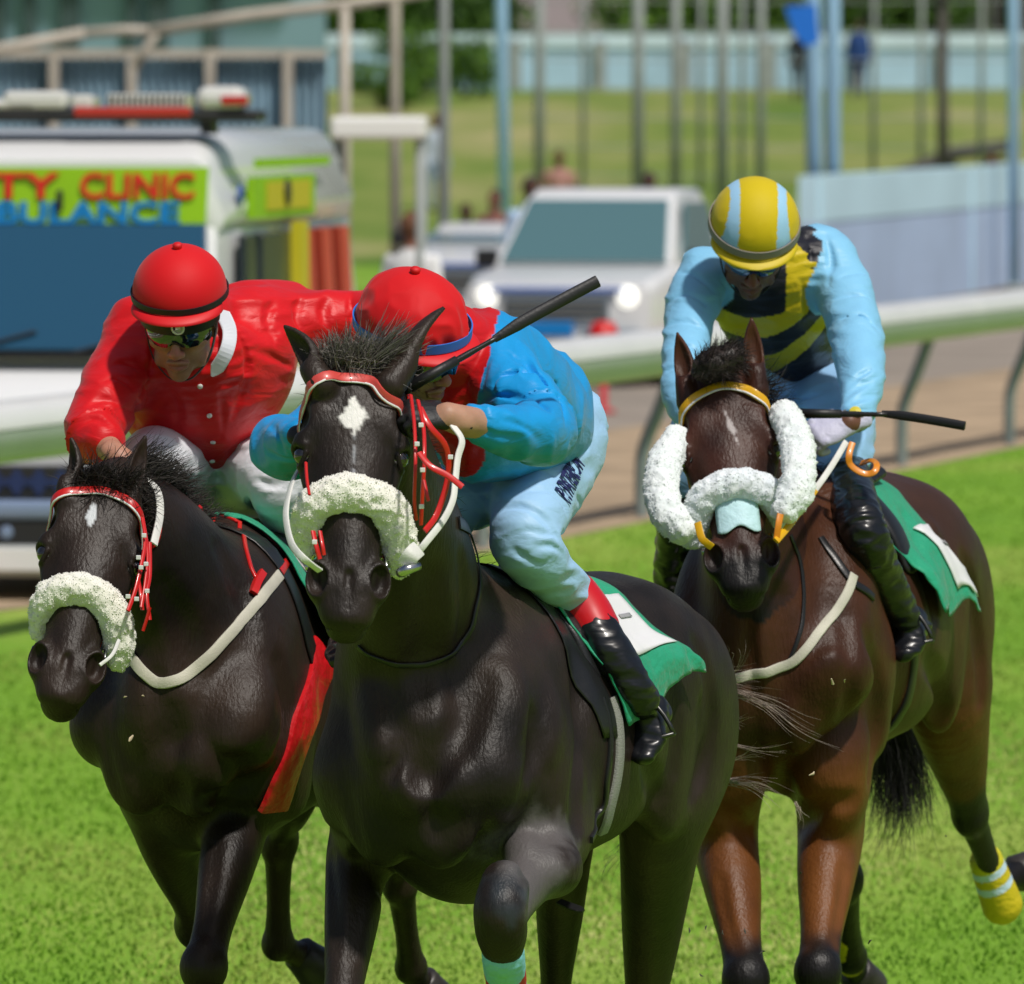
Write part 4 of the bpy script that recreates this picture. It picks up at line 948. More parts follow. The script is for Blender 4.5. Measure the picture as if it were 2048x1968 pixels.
    def hoof(h,c,d):
        """d: direction from pastern to sole"""
        d=unit(d); k=h.sc; x=h.lat; b=MB(); c=A(*c)
        b.lathe([(.036*k,-.035*k),(.046*k,-.028*k),(.050*k,0),(.062*k,.055*k),(.062*k,.062*k),(.050*k,.060*k),(.046*k,.050*k),(.030*k,.046*k),(.01,.052*k)],c,X=x-d*(x@d),Z=d,seg=24)
        hf=b.build('hoof',M_hoof,h.e,auto=50)
        Y=np.cross(d,unit(x-d*(x@d))); X=unit(x-d*(x@d)); fr=-h.back; fr=unit(fr-d*(fr@d)+1e-6)
        sdv=np.cross(d,fr); pts=[]
        for i in range(15):
            t=R(-125+250*i/14); pts.append(c+d*.064*k+(fr*math.cos(t)+sdv*math.sin(t))*.050*k)
        b=MB(); b.strap(pts,d,.017*k,.008*k); b.build('horseshoe',M_chrome,hf)
    def finish(h,colf,hb=.0100,hh=.0050,headbox=None):
        S=h.S; hx=headbox
        lo,hi=S.bounds()
        inb=lambda v,m: ((v>hx[0]-m)&(v<hx[1]+m)).all(1)
        v,F,nr=nets(S,hb*VOX,lo,hi,clip=lambda v: ~inb(v,-.016))
        v2,F2,nr2=nets(S,hh*VOX,hx[0]-.02,hx[1]+.02,clip=lambda v: inb(v,.002))
        F=np.concatenate([F,F2+len(v)]); v=np.concatenate([v,v2]); nr=np.concatenate([nr,nr2])
        col=colf(h,v)
        h.body=mesh_np('body',v,F,M_coat,h.e,nr=nr,col=col)
        for g in (-1,1):
            c=h.H(.186,g*.1015,-.047); b=MB(); 
            b.lathe([(.001,-.021),(.008,-.0195),(.015,-.015),(.0195,-.008),(.021,0),(.0195,.008),(.015,.015),(.008,.0195),(.001,.021)],c,X=h.ha,Z=h.hs,seg=18)
            b.build('eye',M_eye,h.e,smoothf=True)
        tick('horse body %d'%len(F))
    def strap_px(h,pix,wd,th=.003,off=.0,n=6,m=0,b=None,S=None):
        """strap laid on the surface through photo pixels"""
        S=S or h.S; pts=np.array([S.hit(*p) for p in pix]); pts=crom(pts,n); pts=S.snap(pts,th*.5+off); return h.strap_on(pts,wd,th,b,S)
    def ease(h,pts,off,it=10):
        pts=np.array(pts)
        for _ in range(it): pts[1:-1]=(pts[:-2]+2*pts[1:-1]+pts[2:])/4
        for _ in range(3):
            d=h.S(pts,disp=False); m=d<off; pts[m]+=h.S.grad(pts[m])*(off-d[m])[:,None] if m.any() else 0
            pts[1:-1]=(pts[:-2]+2*pts[1:-1]+pts[2:])/4
        return pts
    def strap_on(h,pts,wd,th=.003,b=None,S=None):
        S=S or h.S; nr=S.grad(pts,.012)
        for _ in range(2): nr[1:-1]=(nr[:-2]+nr[1:-1]+nr[2:]); nr/=np.linalg.norm(nr,axis=1,keepdims=True)
        b=b or MB(); b.strap(pts,nr,wd,th); return b
def strands(roots,dirs,length,r,col0,col1,seed,parent,name,curl=.3,grav=.3,nseg=6,spread=.25,m=None,taper=True,flow=None):
    """hair: every strand a tapered 3-sided tube"""
    rs=np.random.RandomState(seed); roots=np.asarray(roots,float); N=len(roots); dirs=np.asarray(dirs,float)
    d=dirs+rs.normal(0,spread,(N,3)); d/=np.linalg.norm(d,axis=1,keepdims=True)
    Ls=(length if np.ndim(length) else np.full(N,length))*rs.uniform(.55,1.1,N)
    p=roots.copy(); P_=[p.copy()]; w_=rs.normal(0,curl,(N,3))
    for i in range(nseg):
        d=d+w_*.25+A(0,0,-grav*.35)
        if flow is not None: d=d+np.asarray(flow)*.35
        d/=np.linalg.norm(d,axis=1,keepdims=True); p=p+d*(Ls/nseg)[:,None]; P_.append(p.copy()); w_=w_+rs.normal(0,curl*.5,(N,3))
    P_=np.array(P_); V=[];
    up=np.cross(P_[1]-P_[0],rs.normal(size=(N,3))); up/=np.linalg.norm(up,axis=1,keepdims=True)+1e-9
    for i in range(nseg+1):
        T=P_[min(i+1,nseg)]-P_[max(i-1,0)]; T/=np.linalg.norm(T,axis=1,keepdims=True)+1e-9
        u=up-T*(up*T).sum(1,keepdims=True); u/=np.linalg.norm(u,axis=1,keepdims=True)+1e-9; q=np.cross(T,u)
        rr_=r*(1-.85*(i/nseg)**1.5 if taper else 1)
        for a in (0,2.094,4.189): V.append(P_[i]+rr_*(math.cos(a)*u+math.sin(a)*q))
    V=np.array(V) # (3*(nseg+1),N,3)
    idx=np.arange(3*(nseg+1)*N).reshape(3*(nseg+1),N); F=[]
    for i in range(nseg):
        for j in range(3):
            F.append(np.stack([idx[3*i+j],idx[3*i+(j+1)%3],idx[3*i+3+(j+1)%3],idx[3*i+3+j]],1))
    F=np.concatenate(F); t=rs.uniform(0,1,(N,1)); c=A(*col0)*(1-t)+A(*col1)*t; c=np.tile(c[None],(3*(nseg+1),1,1)).reshape(-1,3)
    return mesh_np(name,V.reshape(-1,3),F,m or M_hair,parent,col=c)
def fleece(name,rows,side,parent,seed,col0=(.80,.79,.72),col1=(.70,.68,.58),tuft=7000,h_=.0042,amp=.0045,sc_=.016):
    """sheepskin roll: lumpy tube with short curled tufts"""
    S=SDF(); S.chain(rows,side,.01,n=4); S.disp=lambda Q: amp*vnoise(Q,sc_,seed)+amp*.6*vnoise(Q,sc_*.45,seed+1)
    v,F,nr=nets(S,h_*VOX); t=np.clip(vnoise(v,.03,seed+5)*.5+.5,0,1)[:,None]
    col=A(*col0)*(1-t*.5)+A(*col1)*t*.5
    o=mesh_np(name,v,F,M_wool,parent,nr=None,col=col)
    rs=np.random.RandomState(seed); i=rs.randint(0,len(v),tuft)
    strands(v[i]-nr[i]*.002,nr[i],.0052,.0022,A(*col0)*1.04,A(*col0)*.95,seed+9,o,'wool_pile',curl=.7,grav=.15,nseg=3,spread=.35,m=M_wool)
    return o,S
M_wool=mat('sheepskin_mat',rough=.95,attr=True,spec=.1,sheen=.4,bump=(220,.5))

def D(h,px,py,Y,r):
    """a point seen at that photo pixel, kept r clear of the near side of the horse"""
    q=h.S.hit(px,py); v=h.S(q)[0]
    return P(px,py,min(Y*KY,q[1]-r),1) if abs(v)<.02 else P(px,py,Y)

def bulge(h,px,py,ru,rv,out,rt=.045,ang=0,k=.03):
    q=h.S.hit(px,py); n=h.S.grad(q,.01)[0]; x=unit(A(1,0,0)-n*n[0]); y=unit(np.cross(n,x)); c_,s_=math.cos(R(ang)),math.sin(R(ang)); x,y=x*c_+y*s_,y*c_-x*s_
    h.S.ell(q-n*(rt-out),(ru,rv,rt),x,y,k=k)
def groove(h,pix,r_,d,k=.03):
    q=np.array([h.S.hit(*p) for p in pix]); n=h.S.grad(q,.01); m=len(q)
    h.S.chain([(q[i]+n[i]*(r_-d*(.35 if i in (0,m-1) else 1)),r_) for i in range(m)],(.3,.8,.5),k,n=4,neg=True)
# ------------------------------------------------------------------ centre horse
HC=Horse((-.19,18.42,0),22,.95,.035,'near black horse in front with a white star, red bridle and fluffy white noseband')
h=HC; h.torso(1.08)
pc=P(708,752,17.86)
h.neck([(h.B(0,.24,1.25),.20,.30),(P(835,1300,18.55),.17,.24),(P(818,1150,18.38),.138,.20),(P(785,1000,18.20),.108,.165),(P(752,870,18.05),.090,.14),(pc+A(.015,.09,-.03),.072,.10)],.08)
h.head(pc,(-.015,-.44,-.90),(1,.09,.035),L=.572)
h.ear(P(628,742,17.86),P(567,650,17.92),(-.75,-.55,.1),w=.030)
h.ear(P(806,735,17.88),P(890,614,17.97),(.72,.45,.1),w=.031)
# legs
h.foreleg(P(762,1500,18.50),P(720,1690,18.62),P(676,2075,18.35),P(690,2370,18.45),P(680,2480,18.38),(0,-.3,-1),-1,fat=.90)
h.foreleg(P(1065,1480,18.60),P(1118,1650,18.62),P(1003,1850,18.12),P(1020,2080,18.42),P(1030,2130,18.58),(0,1,-.35),1,fat=.98)
h.S.ell(P(1112,1735,18.42),(.060,.09,.065),k=.03)
h.S.ell(P(722,1560,18.50),(.090,.13,.17),k=.05)
h.S.ell(P(1070,1560,18.55),(.090,.14,.20),k=.05)
h.S.chain([(P(1010,1770,18.12),.054,.056),(P(1001,1820,18.07),.060,.056),(P(1003,1868,18.09),.055,.052),(P(1007,1915,18.14),.040,.042)],h.lat,.02)
groove(h,[(1092,1640),(1072,1700),(1050,1750)],.02,.009,.02); bulge(h,1106,1745,.045,.04,.012,ang=30); bulge(h,1045,1690,.04,.055,.010,ang=30)
h.hindleg(P(1290,1430,19.55),P(1325,1620,19.45),P(1286,2080,20.05),P(1290,2360,19.8),P(1292,2420,19.7),(0,-.3,-1),fat=1.22)
h.hindleg(P(1120,1450,19.65),P(1130,1650,19.5),P(1108,2040,20.0),P(1130,2280,20.3),P(1140,2330,20.42),(0,.6,-1),fat=.9)
groove(h,[(846,1440),(850,1500),(856,1560),(862,1610),(866,1660)],.026,.022,.03)
bulge(h,805,1585,.055,.060,.022); bulge(h,912,1578,.055,.060,.022); bulge(h,735,1430,.065,.11,.012,ang=10); bulge(h,985,1420,.080,.12,.014,ang=-12); bulge(h,1105,1440,.045,.10,.012)
groove(h,[(752,1350),(785,1430),(822,1500),(846,1550)],.030,.010,.04); groove(h,[(965,1370),(930,1450),(890,1520),(866,1560)],.030,.010,.04)
groove(h,[(1064,1440),(1066,1510),(1056,1570),(1040,1620)],.022,.014,.03); groove(h,[(1146,1320),(1158,1400),(1160,1480),(1156,1560),(1152,1640)],.028,.016,.035)
groove(h,[(644,1668),(695,1690),(742,1745),(780,1788)],.022,.012,.03);
groove(h,[(860,1160),(850,1250),(840,1330),(838,1400)],.032,.012,.04); groove(h,[(922,1120),(930,1200),(922,1280)],.02,.006,.03); bulge(h,895,1230,.03,.10,.010)
groove(h,[(1395,1290),(1420,1370),(1425,1450),(1405,1530),(1385,1590)],.022,.012,.03); groove(h,[(1340,1380),(1352,1460),(1345,1540)],.03,.010,.04); groove(h,[(1290,1460),(1300,1540),(1318,1590)],.03,.016,.04)
groove(h,[(660,1720),(668,1800),(672,1900)],.016,.006,.02); groove(h,[(722,1740),(716,1820),(706,1910)],.016,.006,.02)
def col_dark(h,v,brown=.5,seed=1,base=(.010,.0075,.0065),hi=(.078,.050,.036)):
    t=np.clip(vnoise(v,.30,seed)*.5+.5+.25*vnoise(v,.06,seed+1),0,1)[:,None]*brown
    c=A(*base)*(1-t)+A(*hi)*t
    return c
def headcoord(h,v):
    q=v-h.hp; return q@h.ha,q@h.hs,q@h.hn
def star(h,v,c,t0,u0,tw,uw,seed,p=1.0,mx=(.80,.78,.76)):
    t,u,n=headcoord(h,v); d=(np.abs((t-t0)/tw)**p+np.abs((u-u0)/uw)**p); m=smooth(1.12,.85,d+.22*vnoise(v,.009,seed)+.2*vnoise(v,.02,seed+3))*(n>-.06)*(np.abs(t-t0)<tw*2)
    return c*(1-m[:,None])+A(*mx)*m[:,None]
def colC(h,v):
    c=col_dark(h,v,.45,11)
    c=star(h,v,c,.098,.002,.046,.031,4,1.0)
    t,u,n=headcoord(h,v); m=smooth(.006,.001,np.abs(u-.004))*smooth(.12,.15,t)*smooth(.30,.22,t)*(n>-.05)*np.clip(vnoise(v,.012,8)*1.2+.4,0,1)*.6
    c=c*(1-m[:,None])+A(.4,.42,.46)*m[:,None]
    # dusty grey hair on the lifted foreleg
    k=P(1060,1740,18.3); d=np.linalg.norm((v-k)/A(.13,.3,.14),axis=1); m=smooth(1.1,.5,d+.35*vnoise(v,.05,21)+.15*vnoise(v,.015,22))[:,None]*.75
    c=c*(1-m)+A(.13,.12,.12)*m
    k=P(1003,1800,18.1); d=np.linalg.norm((v-k)/A(.07,.1,.07),axis=1); m=smooth(1.2,.5,d+.4*vnoise(v,.03,23))[:,None]*.6
    c=c*(1-m)+A(.035,.05,.065)*m
    return c
hb=lambda h,m=.0: (np.minimum.reduce([h.H(-.05,-.17,-.28),h.H(.66,.17,.05),h.H(-.05,.17,-.28),h.H(.66,-.17,.05)])-A(.05,.0,.02),np.maximum.reduce([h.H(-.05,.17,-.28),h.H(.66,-.17,.05),h.H(.66,.17,-.1),h.H(-.05,-.17,0)])+A(.05,.02,.17))
h.finish(colC,headbox=hb(h))
# ------------------------------------------------------------------ bay horse (right of the photo)
KY=1.045
HR=Horse((.60*KY,19.62*KY,0),15,1.045,.03,'bay horse with white sheepskin cheek rolls, yellow browband and yellow hind bandages')
h=HR; h.torso(1.0)
pr=P(1446,772,19.45)
h.neck([(h.B(0,.24,1.27),.20,.30),(P(1555,1250,19.75),.165,.25),(P(1520,1110,19.62),.135,.20),(P(1485,960,19.55),.110,.165),(P(1462,860,19.55),.090,.135),(pr+A(.01,.09,-.02),.074,.10)],.08)
h.head(pr,(.085,-.53,-.84),(1,.03,.115),L=.568,w=1.02)
h.ear(P(1372,772,19.47),P(1354,664,19.50),(-.35,-.9,.1),w=.026)
h.ear(P(1512,748,19.47),P(1503,634,19.50),(.15,-.95,.1),w=.026)
h.foreleg(P(1455,1500,19.62),P(1448,1655,19.75),P(1492,1960,19.42),P(1500,2230,19.55),P(1502,2330,19.50),(0,-.2,-1),-1,fat=.98)
h.foreleg(P(1655,1480,19.70),P(1662,1640,19.80),P(1636,1945,19.45),P(1640,2190,19.60),P(1645,2270,19.55),(0,-.2,-1),1,fat=.98)
h.S.ell(P(1445,1560,19.68),(.085,.12,.16),k=.05); h.S.ell(P(1672,1540,19.70),(.085,.13,.18),k=.05)
h.hindleg(P(1845,1230,20.95),P(1895,1390,20.85),P(1940,1625,21.10),P(1996,1775,21.35),P(2042,1745,21.50),(1,.3,.1),fat=1.22,hw=.9)
h.hindleg(P(1700,1300,21.0),P(1640,1500,20.85),P(1690,1760,21.2),P(1703,1915,21.5),P(1716,1950,21.62),(.3,.7,-.6),fat=.72,hw=.8)
groove(h,[(1552,1430),(1560,1500),(1565,1570),(1566,1640)],.026,.020,.03)
bulge(h,1515,1560,.055,.065,.018); bulge(h,1618,1560,.055,.065,.018); bulge(h,1660,1400,.075,.12,.012,ang=-10); bulge(h,1470,1420,.06,.10,.010)
groove(h,[(1738,1280),(1752,1380),(1752,1470),(1742,1550)],.028,.014,.035); groove(h,[(1600,1650),(1650,1612),(1705,1600)],.022,.010,.03); groove(h,[(1400,1610),(1450,1630),(1500,1660)],.022,.010,.03)
groove(h,[(1560,1200),(1562,1290),(1558,1380)],.032,.012,.04); groove(h,[(1690,1240),(1700,1340),(1690,1430)],.022,.006,.03)
groove(h,[(1850,1320),(1880,1400),(1878,1460)],.028,.012,.035); groove(h,[(1928,1120),(1950,1220),(1962,1320),(1962,1400)],.022,.012,.03); bulge(h,1862,1058,.035,.035,.012); groove(h,[(1800,1040),(1840,1130),(1870,1230)],.026,.008,.035)
groove(h,[(1440,1760),(1450,1830),(1470,1900)],.014,.006,.02); groove(h,[(1690,1740),(1680,1820),(1668,1890)],.014,.006,.02)
def colR(h,v):
    t=np.clip(vnoise(v,.2,31)*.5+.5+.2*vnoise(v,.05,32),0,1)[:,None]
    c=A(.024,.010,.006)*(1-t)+A(.085,.028,.011)*t
    lo=smooth(1.05,.85,v[:,2])[:,None]; c=c*(1-lo)+(A(.085,.028,.008)*(1-t)+A(.18,.062,.014)*t)*lo
    b=(v-h.o)@h.back; z=v[:,2]
    # darker saddle and quarters
    m=(smooth(.9,1.35,z)*smooth(.15,.7,b))[:,None]*.55; c=c*(1-m)+A(.045,.024,.016)*m
    tt,u,n=headcoord(h,v)
    hm=smooth(.03,-.16,-tt)*0
    ish=((tt>-.05)&(np.abs(u)<.18)&(n>-.3)&(n<.06)&(tt<.66)&(v[:,1]<h.hp[1]+.12))
    hc=A(.028,.011,.008)+np.clip(vnoise(v,.07,33)*.5+.3,0,1)[:,None]*A(.05,.014,.006)
    mz=smooth(.40,.50,tt)[:,None]; hc=hc*(1-mz)+A(.010,.009,.009)*mz
    c=np.where(ish[:,None],hc,c)
    # black points below the knees and hocks
    yl=v[:,1]; blk=np.where(b<.6,smooth(.57,.48,z+.03*vnoise(v,.05,35)),smooth(.80,.70,z+.05*vnoise(v,.06,36)))[:,None]
    c=c*(1-blk)+A(.009,.008,.008)*blk
    # blaze streaks
    m=smooth(1.0,.6,np.abs((u-.006-.25*(tt-.11))/.008)+((tt-.12)/.045)**2+.6*vnoise(v,.012,37))*(n>-.05)*ish; c=c*(1-m[:,None]*.7)+A(.55,.5,.5)*m[:,None]*.7
    return c
h.finish(colR,headbox=hb(h)); KY=1.0
# ------------------------------------------------------------------ left horse
HL=Horse((-.77,19.32,0),17,.98,.045,'dark brown horse with a cream fluffy noseband and a white breast strap')
h=HL; h.torso(1.0)
pl=P(205,980,18.98)
h.neck([(h.B(0,.24,1.25),.20,.30),(P(405,1270,19.42),.165,.25),(P(362,1185,19.32),.140,.20),(P(310,1100,19.22),.115,.165),(P(262,1035,19.14),.092,.13),(pl+A(.025,.10,-.02),.072,.10)],.08)
h.head(pl,(-.155,-.55,-.83),(1,-.02,-.14),L=.550,w=.98)
h.ear(P(138,972,18.99),P(141,872,19.03),(-.8,-.6,.1),w=.021)
h.ear(P(266,982,19.0),P(292,868,19.04),(.3,-.9,.1),w=.022)
h.foreleg(P(300,1540,19.45),P(330,1660,19.60),P(395,1850,19.95),P(415,1990,20.2),P(420,2040,20.3),(0,.7,-.7),-1,fat=.85)
h.foreleg(P(490,1480,19.35),P(478,1620,19.42),P(408,1935,19.10),P(410,2190,19.22),P(412,2290,19.16),(0,-.2,-1),1,fat=.92)
h.S.ell(P(300,1500,19.45),(.085,.12,.15),k=.05); h.S.ell(P(505,1500,19.42),(.085,.13,.17),k=.05)
h.hindleg(P(640,1500,20.55),P(590,1580,20.3),P(558,1680,20.5),P(556,1888,20.62),P(612,1918,20.72),(.55,.45,-.55),fat=.78,hw=.75)
h.hindleg(P(740,1500,20.55),P(790,1620,20.45),P(800,1760,20.7),P(822,1935,20.9),P(850,1975,21.0),(.4,.5,-.7),fat=.7,hw=.75)
groove(h,[(348,1430),(356,1500),(362,1560),(360,1610)],.026,.020,.03)
bulge(h,318,1535,.05,.06,.016); bulge(h,402,1530,.05,.06,.018); bulge(h,480,1400,.075,.12,.014,ang=-10); bulge(h,270,1420,.055,.10,.010)
groove(h,[(414,1600),(470,1572),(532,1540)],.022,.014,.03); groove(h,[(330,1180),(368,1250),(384,1340)],.032,.012,.04); groove(h,[(440,1100),(480,1180),(500,1260)],.024,.008,.035)
groove(h,[(560,1330),(572,1420),(560,1500)],.026,.012,.035); groove(h,[(432,1690),(420,1780),(405,1860)],.014,.006,.02)
def colL(h,v):
    c=col_dark(h,v,.45,41,(.010,.0075,.0065),(.070,.040,.026))
    c=star(h,v,c,.075,-.012,.032,.013,44,1.4,(.6,.62,.66)); return c
h.finish(colL,headbox=hb(h))
# ================================================================== JOCKEYS
def silk_mat(name,rough=.42,bump=.5):
    m=mat(name,rough=rough,attr=True,spec=.35,sheen=.08)
    nt=m.node_tree; b=nt.nodes['Principled BSDF']; geo=nt.nodes['Geometry']
    mp=nt.nodes.new('ShaderNodeMapping'); mp.inputs['Scale'].default_value=(1,1,2.1); mp.inputs['Rotation'].default_value=(.2,.35,0); nt.links.new(geo.outputs['Position'],mp.inputs[0])
    n=nt.nodes.new('ShaderNodeTexNoise'); n.inputs['Scale'].default_value=11; n.inputs['Detail'].default_value=3; n.inputs['Distortion'].default_value=.6; nt.links.new(mp.outputs[0],n.inputs['Vector'])
    w_=nt.nodes.new('ShaderNodeTexNoise'); w_.inputs['Scale'].default_value=900; nt.links.new(geo.outputs['Position'],w_.inputs['Vector'])
    b1=nt.nodes.new('ShaderNodeBump'); b1.inputs['Strength'].default_value=.15; b1.inputs['Distance'].default_value=.001; nt.links.new(w_.outputs['Fac'],b1.inputs['Height'])
    b2=nt.nodes.new('ShaderNodeBump'); b2.inputs['Strength'].default_value=bump; b2.inputs['Distance'].default_value=.02; nt.links.new(n.outputs['Fac'],b2.inputs['Height']); nt.links.new(b1.outputs[0],b2.inputs['Normal'])
    nt.links.new(b2.outputs[0],b.inputs['Normal']); return m
M_silk=silk_mat('silks_mat',.45,.35); M_breech=silk_mat('breeches_mat',.5,.3)
M_skin=mat('skin_mat',rough=.5,attr=True,spec=.4,sss=.12,bump=(180,.12))
M_glove=mat('glove_mat',rough=.55,attr=True,bump=(60,.35))
M_boot=mat('boot_mat',(.008,.009,.012),.30,spec=.45,coat=.12,coatr=.12,bump=(14,.2,2,(1,1,2.5)))
M_cap=mat('cap_mat',rough=.62,attr=True,spec=.25,sheen=.1,bump=(700,.25))
M_lens=mat('dark_lens_mat',(.01,.012,.02),.05,spec=.9,coat=1,coatr=.02)
M_black=mat('black_rubber_mat',(.010,.010,.012),.5,bump=(150,.2))
def ridge(Q,sc,seed,st=(1,1,1)):
    n=vnoise(Q*A(*st),sc,seed); return 1-2*np.abs(n)
class Jockey:
    def __init__(j,loc,label,skin):
        j.e=empty('person',loc,label,'jockey','jockeys riding in the race'); j.body=SDF(); j.silk=SDF(); j.br=SDF(); j.glv=SDF(); j.skin=skin
    def torso(j,rows,side,fat=1.0):
        j.silk.chain(rows,side,.05); j.body.chain([(p,a*.82,b*.82) for p,a,b in rows],side,.05)
    def arm(j,pts,side,gather=True,k=.035):
        """pts rows shoulder..wrist (p,ru,rv); the body goes on inside"""
        rows=list(pts); j.silk.chain(rows,side,k); j.body.chain([(p,a*.6,b*.6) for p,a,b in rows],side,.02)
    def hand(j,wr,f,n,g,gloved,curl=(45,75,45),size=1.0,S=None,rw=.026):
        wr=A(*wr); f=unit(f); n=A(*n); n=unit(n-f*(n@f)); s=np.cross(f,n)*g; q=size
        if gloved: j.glv=SDF(); j.gl2=getattr(j,'gl2',[])+[j.glv]
        T=[j.body] if not gloved else [j.glv,j.body]
        for ti,S in enumerate(T):
            e=.0 if (not gloved or ti==0) else -.0035
            S.seg(wr-f*.03*q,wr+f*.02*q,((rw+e),(.020+e)),((.030+e)*q,(.020+e)*q),side=s,k=.012)
            S.chain([(wr+f*.015*q,(.031+e)*q,(.019+e)*q),(wr+f*.055*q,(.040+e)*q,(.018+e)*q),(wr+f*.088*q,(.038+e)*q,(.014+e)*q)],s,.01)
            for i,(L_,r_) in enumerate(((.070,.0098),(.078,.0100),(.072,.0095),(.056,.0085))):
                b=wr+f*(.088-.004*abs(i-1.2))*q+s*(.030-.020*i)*q+n*.003; d=f.copy(); p=b; pts=[(p,(r_+e)*q*1.12)]
                for a,fr in zip(curl,(.45,.30,.25)):
                    t=R(a); d=unit(d*math.cos(t)-np.cross(np.cross(f,n),d)*0 + (-n*math.cos(0)) *0 + (math.sin(t))*j._rot(d,s,n,f)); p=p+d*L_*fr*q; pts.append((p,(r_+e)*q))
                S.chain(pts,s,.004,n=4)
            b=wr+f*.030*q+s*.032*q; S.chain([(b,(.014+e)*q),(b+(f*.55+s*.55-n*.55)*.030*q,(.0125+e)*q),(b+(f*.95+s*.25-n*.9)*.052*q,(.011+e)*q)],s,.006,n=4)
    def _rot(j,d,s,n,f):
        # perpendicular to d within the plane (f,n), turning towards the palm
        a=d@f; b=d@n; return unit(-n*a+f*b)
    def head(j,c,f,u,neck=None,q=1.0):
        c=A(*c); f=unit(f); u=A(*u); u=unit(u-f*(u@f)); s=np.cross(f,u); j.hc,j.hf,j.hu,j.hs=c,f,u,s; S=j.body
        H=lambda a,b,z: c+(s*a+f*b+u*z)*q
        j.HH=H
        S.ell(H(0,-.010,.030),(.074*q,.094*q,.095*q),s,f,k=.01)
        S.ell(H(0,.020,-.055),(.056*q,.062*q,.062*q),s,f,k=.03)
        S.ell(H(0,.066,-.103),(.022*q,.018*q,.018*q),s,f,k=.025)
        S.chain([(H(0,.080,.012),.009*q),(H(0,.098,-.020),.010*q),(H(0,.108,-.036),.013*q)],s,.012)
        for g in (-1,1):
            S.ell(H(g*.013,.096,-.040),(.009*q,.012*q,.008*q),s,f,k=.008); S.ell(H(g*.006,.104,-.049),(.004,.005,.004),s,f,k=.003,neg=True)
            S.ell(H(g*.042,.056,-.022),(.026*q,.026*q,.020*q),s,f,k=.02); S.ell(H(g*.032,.076,.022),(.026*q,.014*q,.010*q),s,f,k=.015)
            S.ell(H(g*.033,.094,.002),(.019*q,.012*q,.011*q),s,f,k=.01,neg=True); S.ell(H(g*.031,.074,.002),(.013*q,.013*q,.012*q),s,f,k=.003)
            S.ell(H(g*.050,.010,-.080),(.014*q,.04*q,.02*q),s,f,k=.02)
            S.ell(H(g*.075,-.012,-.012),(.010*q,.018*q,.030*q),s,f,k=.006); S.ell(H(g*.083,-.006,-.010),(.005*q,.009*q,.017*q),s,f,k=.004,neg=True)
            S.chain([(H(g*.024,.088,-.040),.003),(H(g*.036,.072,-.075),.003)],s,.008,neg=True)
        S.chain([(H(-.024,.080,-.068),.004),(H(0,.092,-.064),.0065),(H(.024,.080,-.068),.004)],u,.006,n=4)
        S.chain([(H(-.020,.080,-.078),.004),(H(0,.090,-.080),.0075),(H(.020,.080,-.078),.004)],u,.006,n=4)
        S.chain([(H(-.026,.088,-.072),.0016),(H(0,.099,-.0715),.002),(H(.026,.088,-.072),.0016)],u,.003,n=4,neg=True)
        if neck is not None: S.chain([(H(0,-.03,-.05),.055*q,.055*q),(A(*neck),.060*q)],s,.03)
    def helmet(j,colf,rs=.108,rf=.126,ru=.112,c0=.062,button=True,puff=.0,seed=0,rim=-.018,name='helmet',tilt=0,mat_=None):
        c,f,u,s=j.hc,j.hf,j.hu,j.hs; cc=c+u*c0-f*.006; nth,nph=48,150; V=[];U=[]
        for i in range(nth+1):
            th=(math.pi*.5+.13)*i/nth
            for k in range(nph):
                ph=2*math.pi*k/nph; zz=math.cos(th); rr_=math.sin(th)
                V.append((math.sin(ph)*rr_,math.cos(ph)*rr_,zz))
        V=np.array(V); W=cc+np.outer(V[:,0]*rs,s)+np.outer(V[:,1]*rf,f)+np.outer(V[:,2]*ru,u)
        nrm=np.outer(V[:,0],s)+np.outer(V[:,1],f)+np.outer(V[:,2],u)
        if puff: W=W+nrm*(puff*vnoise(W,.07,seed)+puff*.5*ridge(W,.035,seed+1))[:,None]*smooth(1.1,.3,np.abs(V[:,2]))[:,None]
        col=colf(V)
        I=W-nrm*.012; Wt=np.concatenate([W,I]); n0=len(W); F=[]
        for i in range(nth):
            for k in range(nph):
                a,b=i*nph+k,i*nph+(k+1)%nph; F.append((a,a+nph,b+nph,b)); F.append((n0+a,n0+b,n0+b+nph,n0+a+nph))
        for k in range(nph):
            a,b=nth*nph+k,nth*nph+(k+1)%nph; F.append((a,n0+a,n0+b,b))
        j.helm=mesh_np(name,Wt,F,mat_ or M_cap,j.e,col=np.concatenate([col,col*.2+A(.0,.0,.0)]))
        j.hW=lambda ph,z,o=0: cc+(s*math.sin(ph)*rs+f*math.cos(ph)*rf)*math.sqrt(max(0,1-(z/ru)**2))*(1+o/rs)+u*z
        if button:
            b=MB(); b.lathe([(.001,.012),(.009,.011),(.012,.006),(.010,.0),(.006,-.004)],cc+u*(ru+.001),X=s,Z=u,seg=14); bb=b.build('cap_button',mat('button_mat',button,.6),j.helm,smoothf=True)
    def ring(j,name,z0,z1,o,m,ph0=0,ph1=360,parent=None,n=60):
        b=MB(); V=[]
        full=abs(ph1-ph0)>=359; N=n if full else n+1
        for k in range(N):
            ph=R(ph0+(ph1-ph0)*k/n); V+=[j.hW(ph,z0,o),j.hW(ph,z1,o),j.hW(ph,z1,o+.003),j.hW(ph,z0,o+.003)]
        F=[]
        for k in range(n):
            a=4*k; d=4*((k+1)%N)
            for q in range(4): F.append((a+q,d+q,d+(q+1)%4,a+(q+1)%4))
        if not full: F+=[(0,1,2,3),(4*n,4*n+3,4*n+2,4*n+1)]
        b.add(V,F); return b.build(name,m,parent or j.helm,smoothf=False,auto=40)
